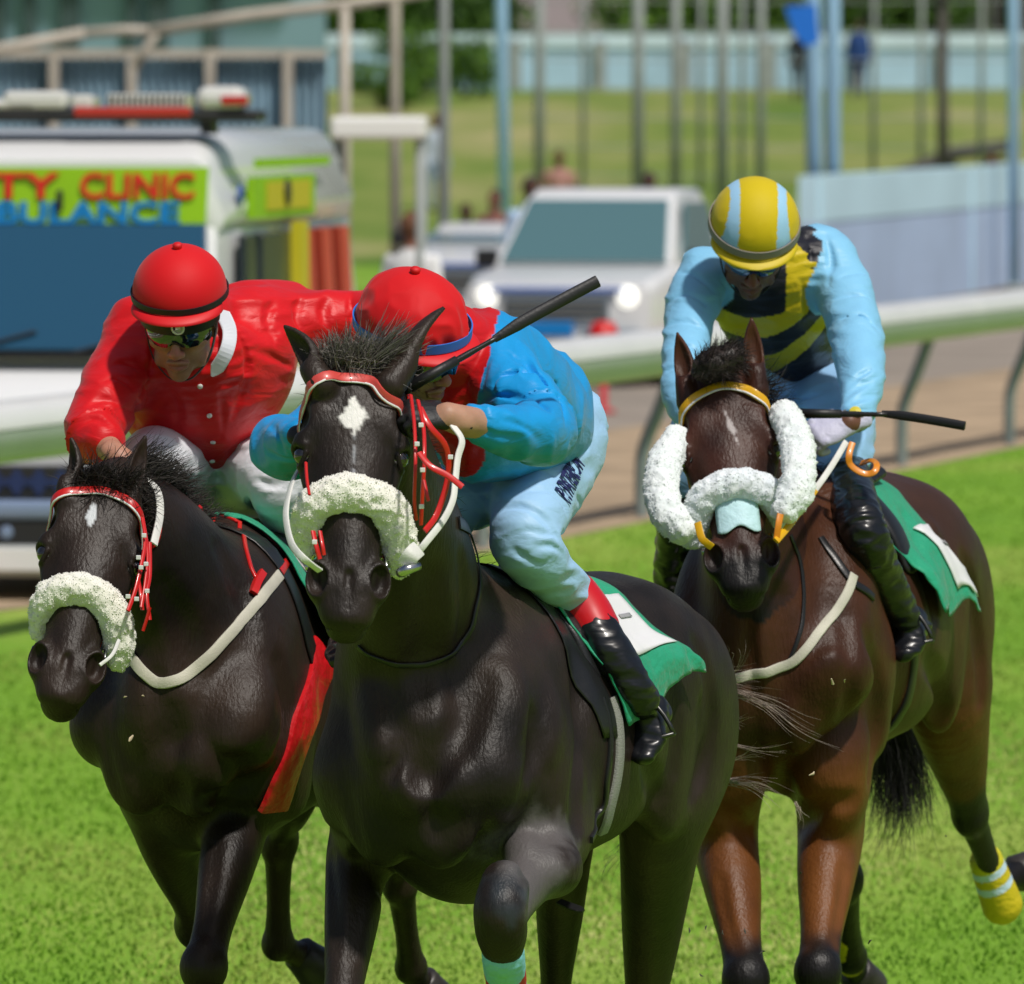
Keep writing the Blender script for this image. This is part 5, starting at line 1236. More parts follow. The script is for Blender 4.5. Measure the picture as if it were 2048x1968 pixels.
    def peak(j,m,L=.040,drop=.012,w=72,z=-.012):
        b=MB(); V=[]; n=28; mL=6
        for layer in (0,1):
            for i in range(mL+1):
                t=i/mL
                for k in range(n+1):
                    ph=R(-w+2*w*k/n); e=math.cos(R(90*abs(-1+2*k/n)))**.6 if abs(-1+2*k/n)<1 else 0
                    p=j.hW(ph,z,.001); d=unit(j.hs*math.sin(ph)*.6+j.hf*math.cos(ph)); V.append(p+d*L*t*e-j.hu*(drop*t*t+ (.0035 if layer else 0)))
        N=(mL+1)*(n+1); F=[]
        for i in range(mL):
            for k in range(n):
                a=i*(n+1)+k; F.append((a,a+1,a+n+2,a+n+1)); F.append((N+a,N+a+n+1,N+a+n+2,N+a+1))
        for k in range(n): a=mL*(n+1)+k; F.append((a,a+1,N+a+1,N+a))
        b.add(V,F); return b.build('cap_peak',m,j.helm,auto=60)
    def visor(j,name,m,z0,z1,rs,rf,ph=68,th=.003,off=0,parent=None,notch=0,fwd=0):
        """curved band round the front of the face"""
        b=MB(); V=[]; n=30; mz=5
        for layer in (0,1):
            for i in range(mz+1):
                t=i/mz
                for k in range(n+1):
                    x=-1+2*k/n; p=R(ph*x); zz=z0+(z1-z0)*t
                    if notch and t<.6: zz+=notch*math.exp(-(x/.16)**2)*(1-t/.6)
                    r=1+.03*math.sin(math.pi*t)-(th/rs if layer else 0)
                    V.append(j.hc+j.hs*rs*r*math.sin(p)+j.hf*(rf*r*math.cos(p)+fwd)+j.hu*(zz-.006*x*x*0))
        N=(mz+1)*(n+1); F=[]
        for i in range(mz):
            for k in range(n):
                a=i*(n+1)+k; F.append((a,a+1,a+n+2,a+n+1)); F.append((N+a,N+a+n+1,N+a+n+2,N+a+1))
        for k in range(n):
            for a0 in (0,mz*(n+1)): a=a0+k; F.append((a,a+1,N+a+1,N+a))
        for i in range(mz):
            for a0 in (0,n): a=i*(n+1)+a0; F.append((a,a+n+1,N+a+n+1,N+a))
        b.add(V,F); return b.build(name,m,parent or j.e,auto=50)
    def chinstrap(j,m=None):
        H=j.HH; b=MB()
        for g in (-1,1):
            pts=crom([H(g*.088,.0,.02),H(g*.080,.012,-.03),H(g*.064,.030,-.080),H(g*.030,.048,-.118),H(0,.052,-.127)],5); b.strap(pts,[unit(p-H(0,0,-.03)) for p in pts],.014,.003)
        b.build('chin_strap',m or M_black,j.e)
    def build(j,silkcol,silkfold,brcol,skincol=None,glovecol=None,hs=.0055,fold=.006,brfold=.005):
        S=j.silk; S.disp=silkfold; v,F,nr=nets(S,hs*VOX); c=silkcol(v); j.silko=mesh_np('silk_shirt',v,F,M_silk,j.e,nr=nr,col=c)
        S=j.br; S.disp=lambda Q: brfold*ridge(Q,.05,77,(.45,.45,1.5)); v,F,nr=nets(S,hs*VOX); j.breo=mesh_np('breeches',v,F,M_breech,j.e,nr=nr,col=brcol(v))
        v,F,nr=nets(j.body,.0062*VOX); c=np.tile(A(*j.skin),(len(v),1))*(1+.18*vnoise(v,.02,5)[:,None])
        if skincol: c=skincol(v,c)
        hx=(j.hc-.17,j.hc+.17); 
        inb=lambda v,m: ((v>hx[0]-m)&(v<hx[1]+m)).all(1)
        v,F,nr=nets(j.body,.0062*VOX,clip=lambda v: ~inb(v,-.005)); v2,F2,nr2=nets(j.body,.0026*VOX,hx[0]-.01,hx[1]+.01,clip=lambda v: inb(v,.002))
        F=np.concatenate([F,F2+len(v)]); v=np.concatenate([v,v2]); nr=np.concatenate([nr,nr2])
        t=(1+.14*vnoise(v,.02,5)+.06*vnoise(v,.006,6))[:,None]; c=A(*j.skin)*t
        q=v-j.hc; a,b,z=q@j.hs,q@j.hf,q@j.hu
        lips=smooth(.9,.4,((a/.030)**2+((z+.073)/.013)**2+((b-.088)/.022)**2))[:,None]; c=c*(1-lips*.55)+A(.30,.07,.06)*lips*.55*(j.skin[0]/.45+.2)
        nose=smooth(1.,.3,((a/.022)**2+((z+.036)/.02)**2+((b-.105)/.03)**2))[:,None]; c=c*(1+nose*A(.15,-.12,-.12))
        beard=(smooth(-.045,-.075,z)*smooth(.0,.03,b)*(z>-.14))[:,None]; c=c*(1-beard*.16)
        if skincol: c=skincol(v,c)
        j.bodyo=mesh_np('body',v,F,M_skin,j.e,nr=nr,col=c)
        if j.glv.g:
            parts=getattr(j,'gl2',[j.glv])
            for gS in parts: v,F,nr=nets(gS,.0030*VOX); mesh_np('glove',v,F,M_glove,j.e,nr=nr,col=np.tile(A(*glovecol),(len(v),1)))
        tick('jockey')
    def boot(j,pts,heel,toe,side,name='boot',top=None,topcol=None,m=None):
        """pts rows knee..ankle (p,ru,rv)"""
        S=SDF(); S.chain(pts,side,.02); an=pts[-1][0]; heel=A(*heel); toe=A(*toe)
        ball=heel*.35+toe*.65; up=unit(an-(heel*.6+toe*.4))
        S.chain([(heel+up*.03,.030,.038),(heel*.6+toe*.4+up*.030,.036,.036),(ball+up*.018,.042,.026),(toe+up*.012,.026,.018)],side,.03)
        S.ell(heel+up*.012,(.030,.034,.018),side,toe-heel,k=.01)
        S.disp=lambda Q: .0035*ridge(Q,.045,9,(1,1,2.2))
        v,F,nr=nets(S,.0045*VOX); o=mesh_np(name,v,F,m or M_boot,j.e,nr=nr)
        if top is not None:
            S2=SDF(); S2.chain([(p,a+.0035,b+.0035) for p,a,b in top],side,.01); v,F,nr=nets(S2,.005*VOX); mesh_np('boot_top',v,F,topcol,o,nr=nr)
        return o
def crease(S,pix,r_=.011,d=.008,k=.012,y0=None,y1=None):
    q=np.array([S.hit(p[0],p[1],y0,y1) for p in pix]); n=S.grad(q,.008); m=len(q)
    S.chain([(q[i]+n[i]*(r_-d*(.25 if i in (0,m-1) else 1)),r_*(.7 if i in (0,m-1) else 1)) for i in range(m)],(.3,.8,.5),k,n=5,neg=True)
def stirrup(loc,ax,side,up,parent,leather_to=None):
    """light racing iron: arch and tread"""
    loc=A(*loc); side=unit(side); up=unit(up); b=MB(); pts=[]
    for i in range(15):
        t=math.pi*i/14; pts.append(loc+side*.058*math.cos(t)+up*(.105*math.sin(t)))
    b.tube(pts,.0055,8); b.tube([loc+side*.060,loc-side*.060],.011,8,flat=.5); s_=b.build('stirrup',M_iron,parent,smoothf=True)
    if leather_to is not None:
        top=loc+up*.105; b=MB(); b.strap([top,(top+A(*leather_to))/2,A(*leather_to)],side,.022,.005); b.build('stirrup_leather',M_leather,s_)
M_iron=mat('dark_iron_mat',(.09,.09,.085),.35,metal=.9)
def whip(tip,mid,butt,label,flapw=.028):
    tip,mid,butt=A(*tip),A(*mid),A(*butt); e=empty('whip',tuple(butt),label,'whip')
    b=MB(); b.tube(crom([butt,butt*.5+mid*.5,mid],4),[.0085]*3+[.0075]*3+[.006]*3,8); b.build('shaft',M_leather,e,smoothf=True)
    b=MB(); d=unit(butt-mid); b.tube([butt+d*.02,butt-d*.10],[.013,.011],10); b.lathe([(.001,.012),(.013,.010),(.015,0),(.011,-.008)],butt+d*.02,X=(0,0,1) if abs(d[2])<.9 else (1,0,0),Z=d,seg=12); b.build('handle',M_black,e,smoothf=True)
    d=unit(tip-mid); n=np.cross(d,(0,1,0)); b=MB(); pts=crom([mid-d*.015,mid*.75+tip*.25+n*.003,mid*.3+tip*.7+n*.002,tip],5); k=len(pts)
    b.tube(pts,[.008+(flapw*.5-.008)*min(1,i/4) for i in range(k)],10,flat=.45,nrm=(0,1,0)); b.build('flap',M_black,e,auto=60); return e
RED=(.66,.004,.008); BLUE=(.005,.31,.72); PALE=(.24,.57,.84); YEL=(.62,.47,.004); NAVY=(.010,.010,.018); WHITE=(.80,.80,.80)
M_redcap=mat('red_peak_mat',RED,.55); M_yelcap=mat('yellow_peak_mat',YEL,.55); M_blueband=mat('blue_band_mat',(.02,.16,.60),.6); M_greyband=mat('grey_band_mat',(.22,.20,.17),.6)
# ---------------- left jockey, red silks
J=Jockey(P(430,930,20.1),'jockey in plain red silks and red cap, crouched on the horse nearest the ambulance',(.44,.21,.14)); JL=J
sd=(1,.15,.02)
J.torso([(P(378,640,19.72),.10,.09),(P(378,690,19.72),.185,.13),(P(392,760,19.82),.195,.165),(P(412,840,19.98),.165,.155),(P(432,900,20.12),.125,.12),(P(438,935,20.2),.10,.10)],sd)
J.silk.ell(P(500,700,19.85),(.11,.12,.13),k=.06); J.silk.ell(P(285,700,19.78),(.075,.11,.11),k=.05); J.silk.ell(P(520,620,19.98),(.14,.12,.07),k=.06)
J.arm([(P(285,668,19.75),.085,.085),(P(252,740,19.68),.082,.08),(P(208,820,19.55),.075,.075),(P(186,862,19.48),.066,.066),(P(206,885,19.42),.054,.054)],(0,1,0))
J.body.chain([(P(206,885,19.42),.034),(P(225,905,19.36),.028),(P(238,915,19.33),.026)],(0,1,0),.02)
J.arm([(P(495,655,19.82),.09,.09),(P(560,648,19.88),.075,.075),(P(640,640,19.92),.068,.068),(P(712,632,19.95),.062,.062),(P(765,610,19.90),.045,.045)],(0,1,0))
J.body.chain([(P(765,610,19.9),.03),(P(800,598,19.86),.026)],(0,1,0),.02)
J.hand(P(238,915,19.33),(.7,-.3,-.6),(-.2,-.5,.8),1,False)
J.hand(P(800,598,19.86),(.9,-.2,.3),(0,-.3,.9),-1,False)
J.br.chain([(P(438,915,20.2),.15,.13),(P(445,950,20.2),.165,.13),(P(450,985,20.25),.13,.12)],sd,.04)
J.br.chain([(P(400,930,20.15),.105,.105),(P(345,925,19.90),.098,.10),(P(300,935,19.62),.078,.08),(P(290,985,19.62),.062,.064),(P(296,1060,19.85),.052,.055)],sd,.05)
J.br.chain([(P(480,930,20.15),.105,.105),(P(520,930,19.95),.10,.105),(P(548,955,19.72),.082,.085),(P(565,1000,19.72),.064,.066),(P(590,1090,19.95),.052,.055)],sd,.05)
J.head(P(362,645,19.52),(-.10,-.92,-.37),(-.03,-.36,.92),neck=P(382,665,19.68))
capL=lambda V: np.tile(A(*RED),(len(V),1))
J.helmet(capL,button=RED,rs=.110,rf=.126,ru=.106,c0=.080)
J.ring('helmet_band',-.010,.004,.002,M_black); J.peak(M_redcap,L=.030,z=-.012)
J.visor('helmet_pad',M_black,.014,.064,.094,.110,ph=84,fwd=.0)
gl=J.visor('goggles',M_lens,-.022,.012,.080,.106,ph=70,notch=.012)
b=MB(); pc_=J.hc+J.hf*.1125+J.hu*.034+J.hs*-.010; b.lathe([(.016,0),(.016,.003),(.012,.003),(.012,0)],pc_,X=J.hs,Z=J.hf,seg=24); b.box(pc_+J.hf*.001,(.012,.002,.006)); b.build('maker_badge',M_white,J.helm)
J.chinstrap()
def foldL(Q): return .007*vnoise(Q,.14,201)+.0060*ridge(Q,.075,202,(.6,.6,1.2))+.0030*ridge(Q,.045,204,(.4,.4,1.3))
for c_ in ([(300,640),(306,700),(292,760),(276,815),(270,850)],[(470,668),(492,712),(486,775),(462,835)],[(548,602),(536,640),(546,688)],[(600,598),(592,632),(600,664)],[(655,598),(648,628),(654,652)],[(500,700),(540,712),(580,735)],
    [(225,735),(250,728),(276,742)],[(205,770),(232,760),(262,776)],[(180,812),(208,800),(240,812)],[(330,770),(352,812),(360,860)],[(440,790),(446,832),(440,872)],[(318,690),(330,722),(330,752)],[(160,850),(186,838),(214,848)]): crease(J.silk,c_)
for c_ in ([(318,905),(345,925),(362,955)],[(500,900),(530,890),(556,905)],[(520,960),(545,975),(566,968)]): crease(J.br,c_,.009,.006)
J.build(lambda v: np.tile(A(*RED),(len(v),1))*(1+.05*vnoise(v,.02,3)[:,None]),foldL,lambda v: np.tile(A(.74,.76,.80),(len(v),1)),fold=.008)
# collar and buttons
b=MB(); cpts=crom([P(443,622,19.62),P(459,662,19.60),P(452,705,19.58),P(424,752,19.60)],6); b.strap(cpts,[(.25,-.9,.1)]*len(cpts),[.012]+[.034]*(len(cpts)-3)+[.022,.006],.006); b.build('collar',mat('white_cloth_mat',(.72,.76,.84),.7),JL.silko)
for q in ((400,770),(418,828),(426,880),(424,918)):
    p=J.silk.hit(*q); n=J.silk.grad(p)[0]; b=MB(); b.lathe([(.001,.004),(.006,.003),(.007,0)],p+n*.006,X=np.cross(n,(0,0,1)),Z=n,seg=12); b.build('button',M_lamp,JL.silko,smoothf=True)
J.boot([(P(560,985,19.74),.062,.066),(P(600,1110,19.98),.058,.064),(P(640,1210,20.15),.045,.05),(P(655,1260,20.2),.038,.042)],P(672,1282,20.3),P(660,1320,20.02),sd)
J.boot([(P(296,1060,19.85),.058,.062),(P(290,1180,20.05),.045,.05),(P(292,1230,20.1),.038,.042)],P(290,1260,20.2),P(286,1290,19.95),sd)
# ---------------- centre jockey
J=Jockey(P(1080,860,19.1),'jockey in light blue and red silks lying low behind the neck of the front horse',(.46,.25,.17)); JC=J
sd=(.75,.65,.1)
J.torso([(P(900,700,18.42),.10,.10),(P(935,740,18.48),.150,.140),(P(985,790,18.62),.165,.165),(P(1035,820,18.82),.155,.160),(P(1075,845,18.98),.125,.135),(P(1085,870,19.05),.10,.11)],(.2,-.5,.9))
J.silk.ell(P(965,705,18.62),(.10,.12,.08),k=.06); J.silk.ell(P(1085,775,18.95),(.085,.10,.085),k=.05)
J.silk.ell(P(950,890,18.62),(.075,.10,.07),k=.05); J.silk.ell(P(1000,880,18.7),(.12,.12,.075),k=.05)
J.arm([(P(985,720,18.45),.085,.08),(P(1030,790,18.33),.080,.078),(P(1078,855,18.24),.076,.070),(P(1060,868,18.12),.070,.062),(P(1010,862,18.02),.064,.056),(P(965,850,17.96),.050,.044),(P(950,846,17.95),.036,.034)],(0,1,0),k=.014)
J.body.chain([(P(985,852,17.97),.030),(P(955,847,17.94),.033),(P(925,842,17.90),.034),(P(895,832,17.88),.030)],(0,0,1),.01)
J.hand(P(905,836,17.89),(-.85,-.25,.12),(.15,-.55,.80),1,True,rw=.034,size=1.05)
J.arm([(P(815,735,18.42),.085,.08),(P(720,800,18.42),.07,.07),(P(600,890,18.36),.070,.068),(P(560,893,18.30),.064,.066),(P(585,880,18.15),.050,.050),(P(600,872,18.08),.034,.034)],(0,1,0))
J.body.chain([(P(590,878,18.12),.028),(P(620,866,18.0),.028)],(0,0,1),.01)
J.hand(P(618,868,18.0),(.85,-.3,.1),(0,-.5,.85),-1,True)
J.head(P(826,698,18.22),(.68,-.65,-.33),(.05,-.40,.91),neck=P(890,705,18.40))
def capC(V): return np.tile(A(*RED),(len(V),1))*(1+.0*V[:,:1])
J.helmet(capC,button=RED,rs=.118,rf=.134,ru=.120,puff=.010,seed=5)
J.ring('helmet_band',-.014,.008,.003,M_blueband); J.peak(M_redcap,L=.038,z=-.016,w=62)
J.visor('goggles',M_lens,-.030,.026,.088,.112,ph=78,notch=.012)
J.chinstrap()
ax=unit(P(1085,860,19.05)-P(900,700,18.42)); pn=P(935,735,18.45)
def silkC(v):
    t=(v-pn)@ax; arm=np.zeros(len(v),bool)
    px_=1024+FS*v[:,0]/v[:,1]
    d=(v-P(985,720,18.45))@unit(A(1,0,-.25))
    red=(d<-.012+.004*vnoise(v,.05,9))&(v[:,1]>18.16)&(t<.14)
    lap=(np.linalg.norm((v-P(925,905,18.5))/A(.05,.25,.06),axis=1)<1)
    c=np.where((red|lap)[:,None],A(*RED)*.9,A(*BLUE)); left=(v[:,0]<P(700,800,18.4)[0]); c=np.where(left[:,None],A(*BLUE),c)
    return c*(1+.06*vnoise(v,.05,3)[:,None])
def foldC(Q): return .007*vnoise(Q,.13,211)+.0060*ridge(Q,.075,212,(1.1,.6,.7))+.0030*ridge(Q,.045,214,(1.3,.5,.45))
J.br.chain([(P(1118,850,19.18),.10,.10),(P(1105,885,19.10),.125,.12),(P(1085,950,18.92),.108,.11),(P(1062,1020,18.72),.090,.095),(P(1052,1078,18.60),.078,.080),(D(HC,1075,1120,18.64,.08),.066,.070),(D(HC,1112,1160,18.76,.08),.058,.060),(D(HC,1142,1192,18.86,.078),.054,.056)],sd,.03)
J.br.chain([(P(1110,860,19.22),.12,.11),(P(1020,925,19.15),.105,.10),(P(950,975,18.95),.090,.09),(P(905,1005,18.80),.075,.075),(P(880,1060,18.82),.06,.06),(P(800,1180,19.0),.052,.052)],sd,.05)
for c_,r_,d_ in (([(1002,795),(989,773),(1006,752),(1045,746),(1077,754)],.010,.009),([(1033,684),(1052,722),(1091,777),(1119,815),(1124,848)],.015,.014),([(942,815),(976,795),(1028,793),(1072,808),(1096,832)],.012,.010),
    ([(980,722),(968,745),(964,775)],.010,.007),([(1020,702),(1034,716),(1040,738)],.009,.007),([(1000,840),(1040,850),(1080,880)],.009,.006),([(968,862),(1000,872),(1045,876)],.009,.006),([(1082,742),(1108,770),(1130,812)],.012,.008),
    ([(950,824),(972,828)],.006,.005),([(952,838),(980,842)],.006,.005),([(955,856),(978,862)],.006,.005),([(540,850),(560,872),(566,905)],.009,.007),([(575,845),(590,862)],.007,.005),([(530,900),(556,915),(585,918)],.009,.006)): crease(J.silk,c_,r_,d_)
for c_,r_,d_ in (([(1008,1020),(1040,1014),(1072,1024),(1100,1050),(1118,1086)],.011,.009),([(1070,1092),(1100,1092),(1124,1108)],.009,.007),([(1050,1058),(1080,1066),(1108,1072)],.008,.005),([(1098,916),(1130,926),(1152,950)],.007,.005),([(1090,944),(1112,952),(1130,966)],.007,.005),
    ([(1058,984),(1090,982),(1118,1000),(1132,1030)],.009,.006),([(1150,990),(1158,1015),(1150,1045)],.007,.005),([(1130,880),(1155,880),(1172,900)],.008,.006),([(1140,850),(1160,862)],.007,.005),([(1026,1098),(1060,1122),(1090,1128)],.010,.006)): crease(J.br,c_,r_,d_)
J.build(silkC,foldC,lambda v: np.tile(A(.36,.60,.88),(len(v),1)),glovecol=(.010,.010,.012))
M_redtop=mat('red_boot_top_mat',(.58,.006,.012),.35,coat=.4)
J.boot([(D(HC,1165,1218,18.93,.078),.050,.052),(D(HC,1215,1295,19.0,.075),.047,.052),(D(HC,1262,1365,19.05,.08),.040,.046),(D(HC,1285,1400,19.08,.08),.036,.042)],D(HC,1318,1440,19.15,.07),D(HC,1288,1522,18.95,.12),(.8,-.4,0),top=[(D(HC,1146,1196,18.88,.080),.058,.060),(D(HC,1172,1228,18.94,.080),.056,.058),(D(HC,1190,1256,18.98,.080),.052,.056)],topcol=M_redtop)
J.boot([(P(800,1180,19.0),.055,.058),(P(725,1250,19.1),.045,.048),(P(700,1280,19.12),.038,.042)],P(690,1300,19.2),P(676,1330,18.98),(.8,-.4,0))
q=D(HC,1302,1480,18.98,.10); stirrup(q,None,A(.8,-.35,.25),A(-.35,.1,.9),JC.e,leather_to=D(HC,1240,1340,19.0,.03))
# name on the thigh
def thightext():
    cu=bpy.data.curves.new('lettering','FONT'); cu.body='P. PATERSON'; cu.size=.05; cu.extrude=.001; cu.offset=.0012
    o=bpy.data.objects.new('t',cu); COL.objects.link(o); dg=bpy.context.evaluated_depsgraph_get(); me=bpy.data.meshes.new_from_object(o.evaluated_get(dg)); bpy.data.objects.remove(o)
    import bmesh
    b=bmesh.new(); b.from_mesh(me); bmesh.ops.triangulate(b,faces=b.faces); bmesh.ops.subdivide_edges(b,edges=[e for e in b.edges if e.calc_length()>.008],cuts=2); b.to_mesh(me); b.free()
    xs=np.array([v.co[:] for v in me.vertices]); xs[:,0]/=xs[:,0].max(); h0=xs[:,1].max(); xs[:,1]/=h0
    # baseline from (1133,1012) up to (1164,922); letters' tops to the upper left
    V=[]
    for x,y,z in xs:
        px=1133+(1163-1133)*x+(1106-1133)*y; py=1010+(932-1010)*x+(980-1010)*y
        V.append((px,py,z))
    pts=np.array([JC.br.hit(p[0],p[1],18.4,19.3) for p in V]); n=JC.br.grad(pts); off=.0045+.004*0+(xs[:,2]>0)*.0012
    pts=pts+n*(off+.004*ridge(pts,.05,77,(1,1,2.2)))[:,None]
    for v,p in zip(me.vertices,pts): v.co=p
    me.materials.clear(); me.materials.append(mat('navy_print_mat',(.01,.015,.10),.6)); me.name='lettering'; link('lettering',me,JC.breo)
thightext()
whip(P(1196,562,18.05),P(1000,672,17.98),P(835,765,17.93),'black whip with a thick flap pointing up from the centre jockey\'s glove',.027)
# ---------------- right jockey
KY=1.045
J=Jockey(P(1590,800,20.75),'jockey in yellow and black hooped vest with pale blue sleeves and a striped cap',(.17,.075,.045)); JR=J
sd=(1,-.02,.02)
J.torso([(P(1530,490,20.30),.095,.085),(P(1535,530,20.30),.150,.11),(P(1545,590,20.38),.150,.13),(P(1565,660,20.50),.138,.12),(P(1580,715,20.60),.125,.11),(P(1590,760,20.68),.11,.10)],sd)
J.silk.ell(P(1610,500,20.36),(.085,.09,.055),k=.05); J.silk.ell(P(1625,590,20.42),(.055,.10,.11),k=.05); J.silk.ell(P(1445,560,20.34),(.055,.08,.09),k=.05)
J.arm([(P(1412,545,20.28),.068,.070),(P(1385,610,20.18),.066,.070),(P(1370,700,20.02),.056,.060),(P(1368,790,19.85),.050,.052),(P(1400,850,19.72),.040,.042)],(1,0,0))
J.body.chain([(P(1400,850,19.72),.028),(P(1430,880,19.66),.026)],(1,0,0),.01); J.hand(P(1430,880,19.66),(.5,-.6,-.5),(-.5,-.5,.6),1,True)
J.arm([(P(1648,510,20.34),.072,.078),(P(1690,590,20.24),.070,.072),(P(1712,670,20.10),.066,.066),(P(1722,740,19.95),.058,.058),(P(1718,810,19.82),.046,.046),(P(1712,828,19.80),.042,.042)],(1,0,0))
J.body.chain([(P(1712,828,19.8),.028),(P(1698,846,19.76),.027)],(1,0,0),.01); J.hand(P(1702,842,19.77),(-.82,-.35,-.30),(.15,-.72,.68),1,True,curl=(50,70,50),size=1.12,rw=.034)
J.head(P(1505,490,20.08),(.0,-.78,-.62),(.06,-.62,.78),neck=P(1530,530,20.28))
def capR(V):
    x=V[:,0]; s_=np.abs(x+.05); m=((np.abs(x-.62)<.22)|(np.abs(x+.66)<.22))&(V[:,1]>-.95)
    # panels of pale blue between gores
    wdt=.10+.13*(1-V[:,2]); a=np.arctan2(V[:,0],V[:,1]+.0*V[:,2]); xs_=V[:,0]
    m=((xs_>.40-.10*V[:,2]*0)&(xs_<.40+.12+.30*(1-V[:,2]*.9)*.95)|(xs_<-.45)&(xs_>-.45-.12-.30*(1-V[:,2]*.9)*.85))&(V[:,2]>.02)
    return np.where(m[:,None],A(.34,.60,.84),A(*YEL))
J.helmet(capR,button=None,rs=.112,rf=.128,ru=.116,puff=.0015,seed=9)
J.ring('helmet_band',-.004,.016,.002,M_greyband); J.peak(M_yelcap,L=.026,z=-.012,drop=.008)
J.visor('helmet_pad',M_black,.016,.036,.088,.106,ph=80); J.visor('goggles',mat('blue_lens_mat2',(.005,.02,.08),.05,spec=.9,coat=1),-.020,.016,.080,.106,ph=72,notch=.014)
J.chinstrap()
def silkR(v):
    KY=1.045
    # hoops measured on the front of the vest
    zz=lambda y: P(1512,y,20.28)[2]
    z0_,x0_=zz(636),P(1512,636,20.28)[0]; u=v[:,0]-x0_; g=(z0_-v[:,2])+np.where(u>0,3.9,3.2)*u*u+.003*vnoise(v,.04,4); yf=20.34*KY
    blk=((g>.052)&(g<.102))|(g>.150)
    blk=blk|((g<0)&(g>-.13)&(u>-.10)&(u<.075)&(v[:,1]<yf))|((g<0)&(g>-.028)&(u<.02))
    blk=blk|((v[:,2]>zz(545)+.25*(u-.10))&(u>.08)&(v[:,1]>yf-.12))|((v[:,2]>zz(560))&(u<-.05)&(v[:,1]>yf-.06))
    c=np.where(blk[:,None],A(*NAVY),A(*YEL))
    for p0,p1,r0 in ((P(1412,545,20.28),P(1385,610,20.18),.088),(P(1385,610,20.18),P(1370,700,20.02),.1),(P(1370,700,20.02),P(1380,850,19.75),.11),(P(1652,510,20.34),P(1690,590,20.24),.088),(P(1690,590,20.24),P(1712,670,20.1),.1),(P(1712,670,20.1),P(1718,830,19.8),.11)):
        dd=p1-p0; tt=np.clip((v-p0)@dd/(dd@dd),0,1); rr_=np.linalg.norm(v-p0-tt[:,None]*dd,axis=1); c=np.where((rr_<r0)[:,None],A(*PALE),c)
    return c
def foldR(Q): return .005*vnoise(Q,.12,221)+.0045*ridge(Q,.070,222,(.5,.5,1.4))+.0032*ridge(Q,.045,224,(.35,.35,1.6))
J.br.chain([(P(1590,745,20.68),.12,.12),(P(1595,790,20.75),.15,.14),(P(1600,840,20.75),.12,.12)],sd,.05)
J.br.chain([(P(1640,790,20.65),.11,.11),(P(1668,830,20.42),.100,.100),(P(1685,890,20.12),.080,.084),(D(HR,1682,935,20.02,.085),.064,.070),(D(HR,1690,965,20.03,.08),.056,.060)],sd,.05)
J.br.chain([(P(1540,780,20.65),.11,.11),(P(1470,800,20.40),.095,.10),(P(1395,880,20.08),.078,.08),(P(1375,940,20.0),.062,.066),(P(1365,1000,20.05),.056,.060)],sd,.05)
for c_,r_,d_ in (([(1684,640),(1722,634),(1750,662)],.011,.010),([(1690,660),(1718,652),(1744,668)],.008,.006),([(1698,772),(1722,750),(1750,738)],.009,.008),([(1694,792),(1720,768),(1752,756)],.009,.008),([(1702,808),(1728,792),(1750,786)],.008,.006),([(1710,822),(1735,818)],.006,.005),
    ([(1672,600),(1700,592),(1738,600)],.010,.008),([(1680,560),(1705,548),(1732,552)],.009,.006),([(1340,600),(1372,588),(1410,606)],.010,.008),([(1336,650),(1366,640),(1402,658)],.010,.008),([(1335,700),(1362,690),(1394,704)],.010,.008),([(1335,742),(1360,734),(1388,744)],.009,.006),
    ([(1360,545),(1390,552),(1420,580)],.009,.006),([(1650,470),(1662,520),(1660,570)],.012,.010),([(1600,560),(1612,600),(1600,640)],.010,.007),([(1440,560),(1452,600),(1446,640)],.009,.006),([(1612,480),(1622,520)],.008,.006)): crease(J.silk,c_,r_,d_)
for c_ in ([(1600,830),(1640,850),(1668,880)],[(1640,940),(1668,925),(1700,935)],[(1650,960),(1680,948)],[(1560,790),(1600,800),(1640,790)]): crease(J.br,c_,.010,.007)
J.build(silkR,foldR,lambda v: np.tile(A(.32,.57,.88),(len(v),1)),glovecol=(.50,.50,.66))
b=MB(); w0=P(1712,828,19.80); w1=P(1700,848,19.765); dx=unit(w1-w0); b.lathe([(.030,-.014),(.034,-.012),(.035,.010),(.031,.014)],(w0+w1)/2,X=np.cross(dx,(0,1,0)),Z=dx,seg=24); ws=b.build('wrist_strap',M_greyband,J.e,smoothf=True)
b=MB(); q=(w0+w1)/2+A(.004,-.030,.018); b.lathe([(.001,.008),(.014,.006),(.016,0)],q,X=(1,0,0),Z=unit(A(.1,-.8,.6)),seg=16); b.build('buckle_disc',M_yel,ws)
J.boot([(D(HR,1688,950,20.03,.08),.062,.066),(D(HR,1722,1050,20.12,.085),.058,.064),(D(HR,1765,1150,20.22,.085),.048,.052),(D(HR,1805,1225,20.30,.085),.040,.044)],D(HR,1842,1262,20.38,.08),D(HR,1812,1318,20.12,.12),(.9,-.3,0))
J.boot([(P(1372,985,20.02),.060,.064),(P(1352,1080,20.15),.052,.056),(P(1342,1170,20.25),.042,.046),(P(1345,1215,20.3),.038,.042)],P(1340,1240,20.4),P(1335,1290,20.15),(.9,.3,0))
q=D(HR,1822,1290,20.22,.10); stirrup(q,None,A(.85,-.3,.2),A(-.3,.1,.9),JR.e,leather_to=D(HR,1770,1160,20.2,.03))
whip(P(1930,852,19.55),P(1775,829,19.62),P(1602,827,19.66),'black whip held level across the glove of the jockey in the striped cap',.023)
KY=1.0
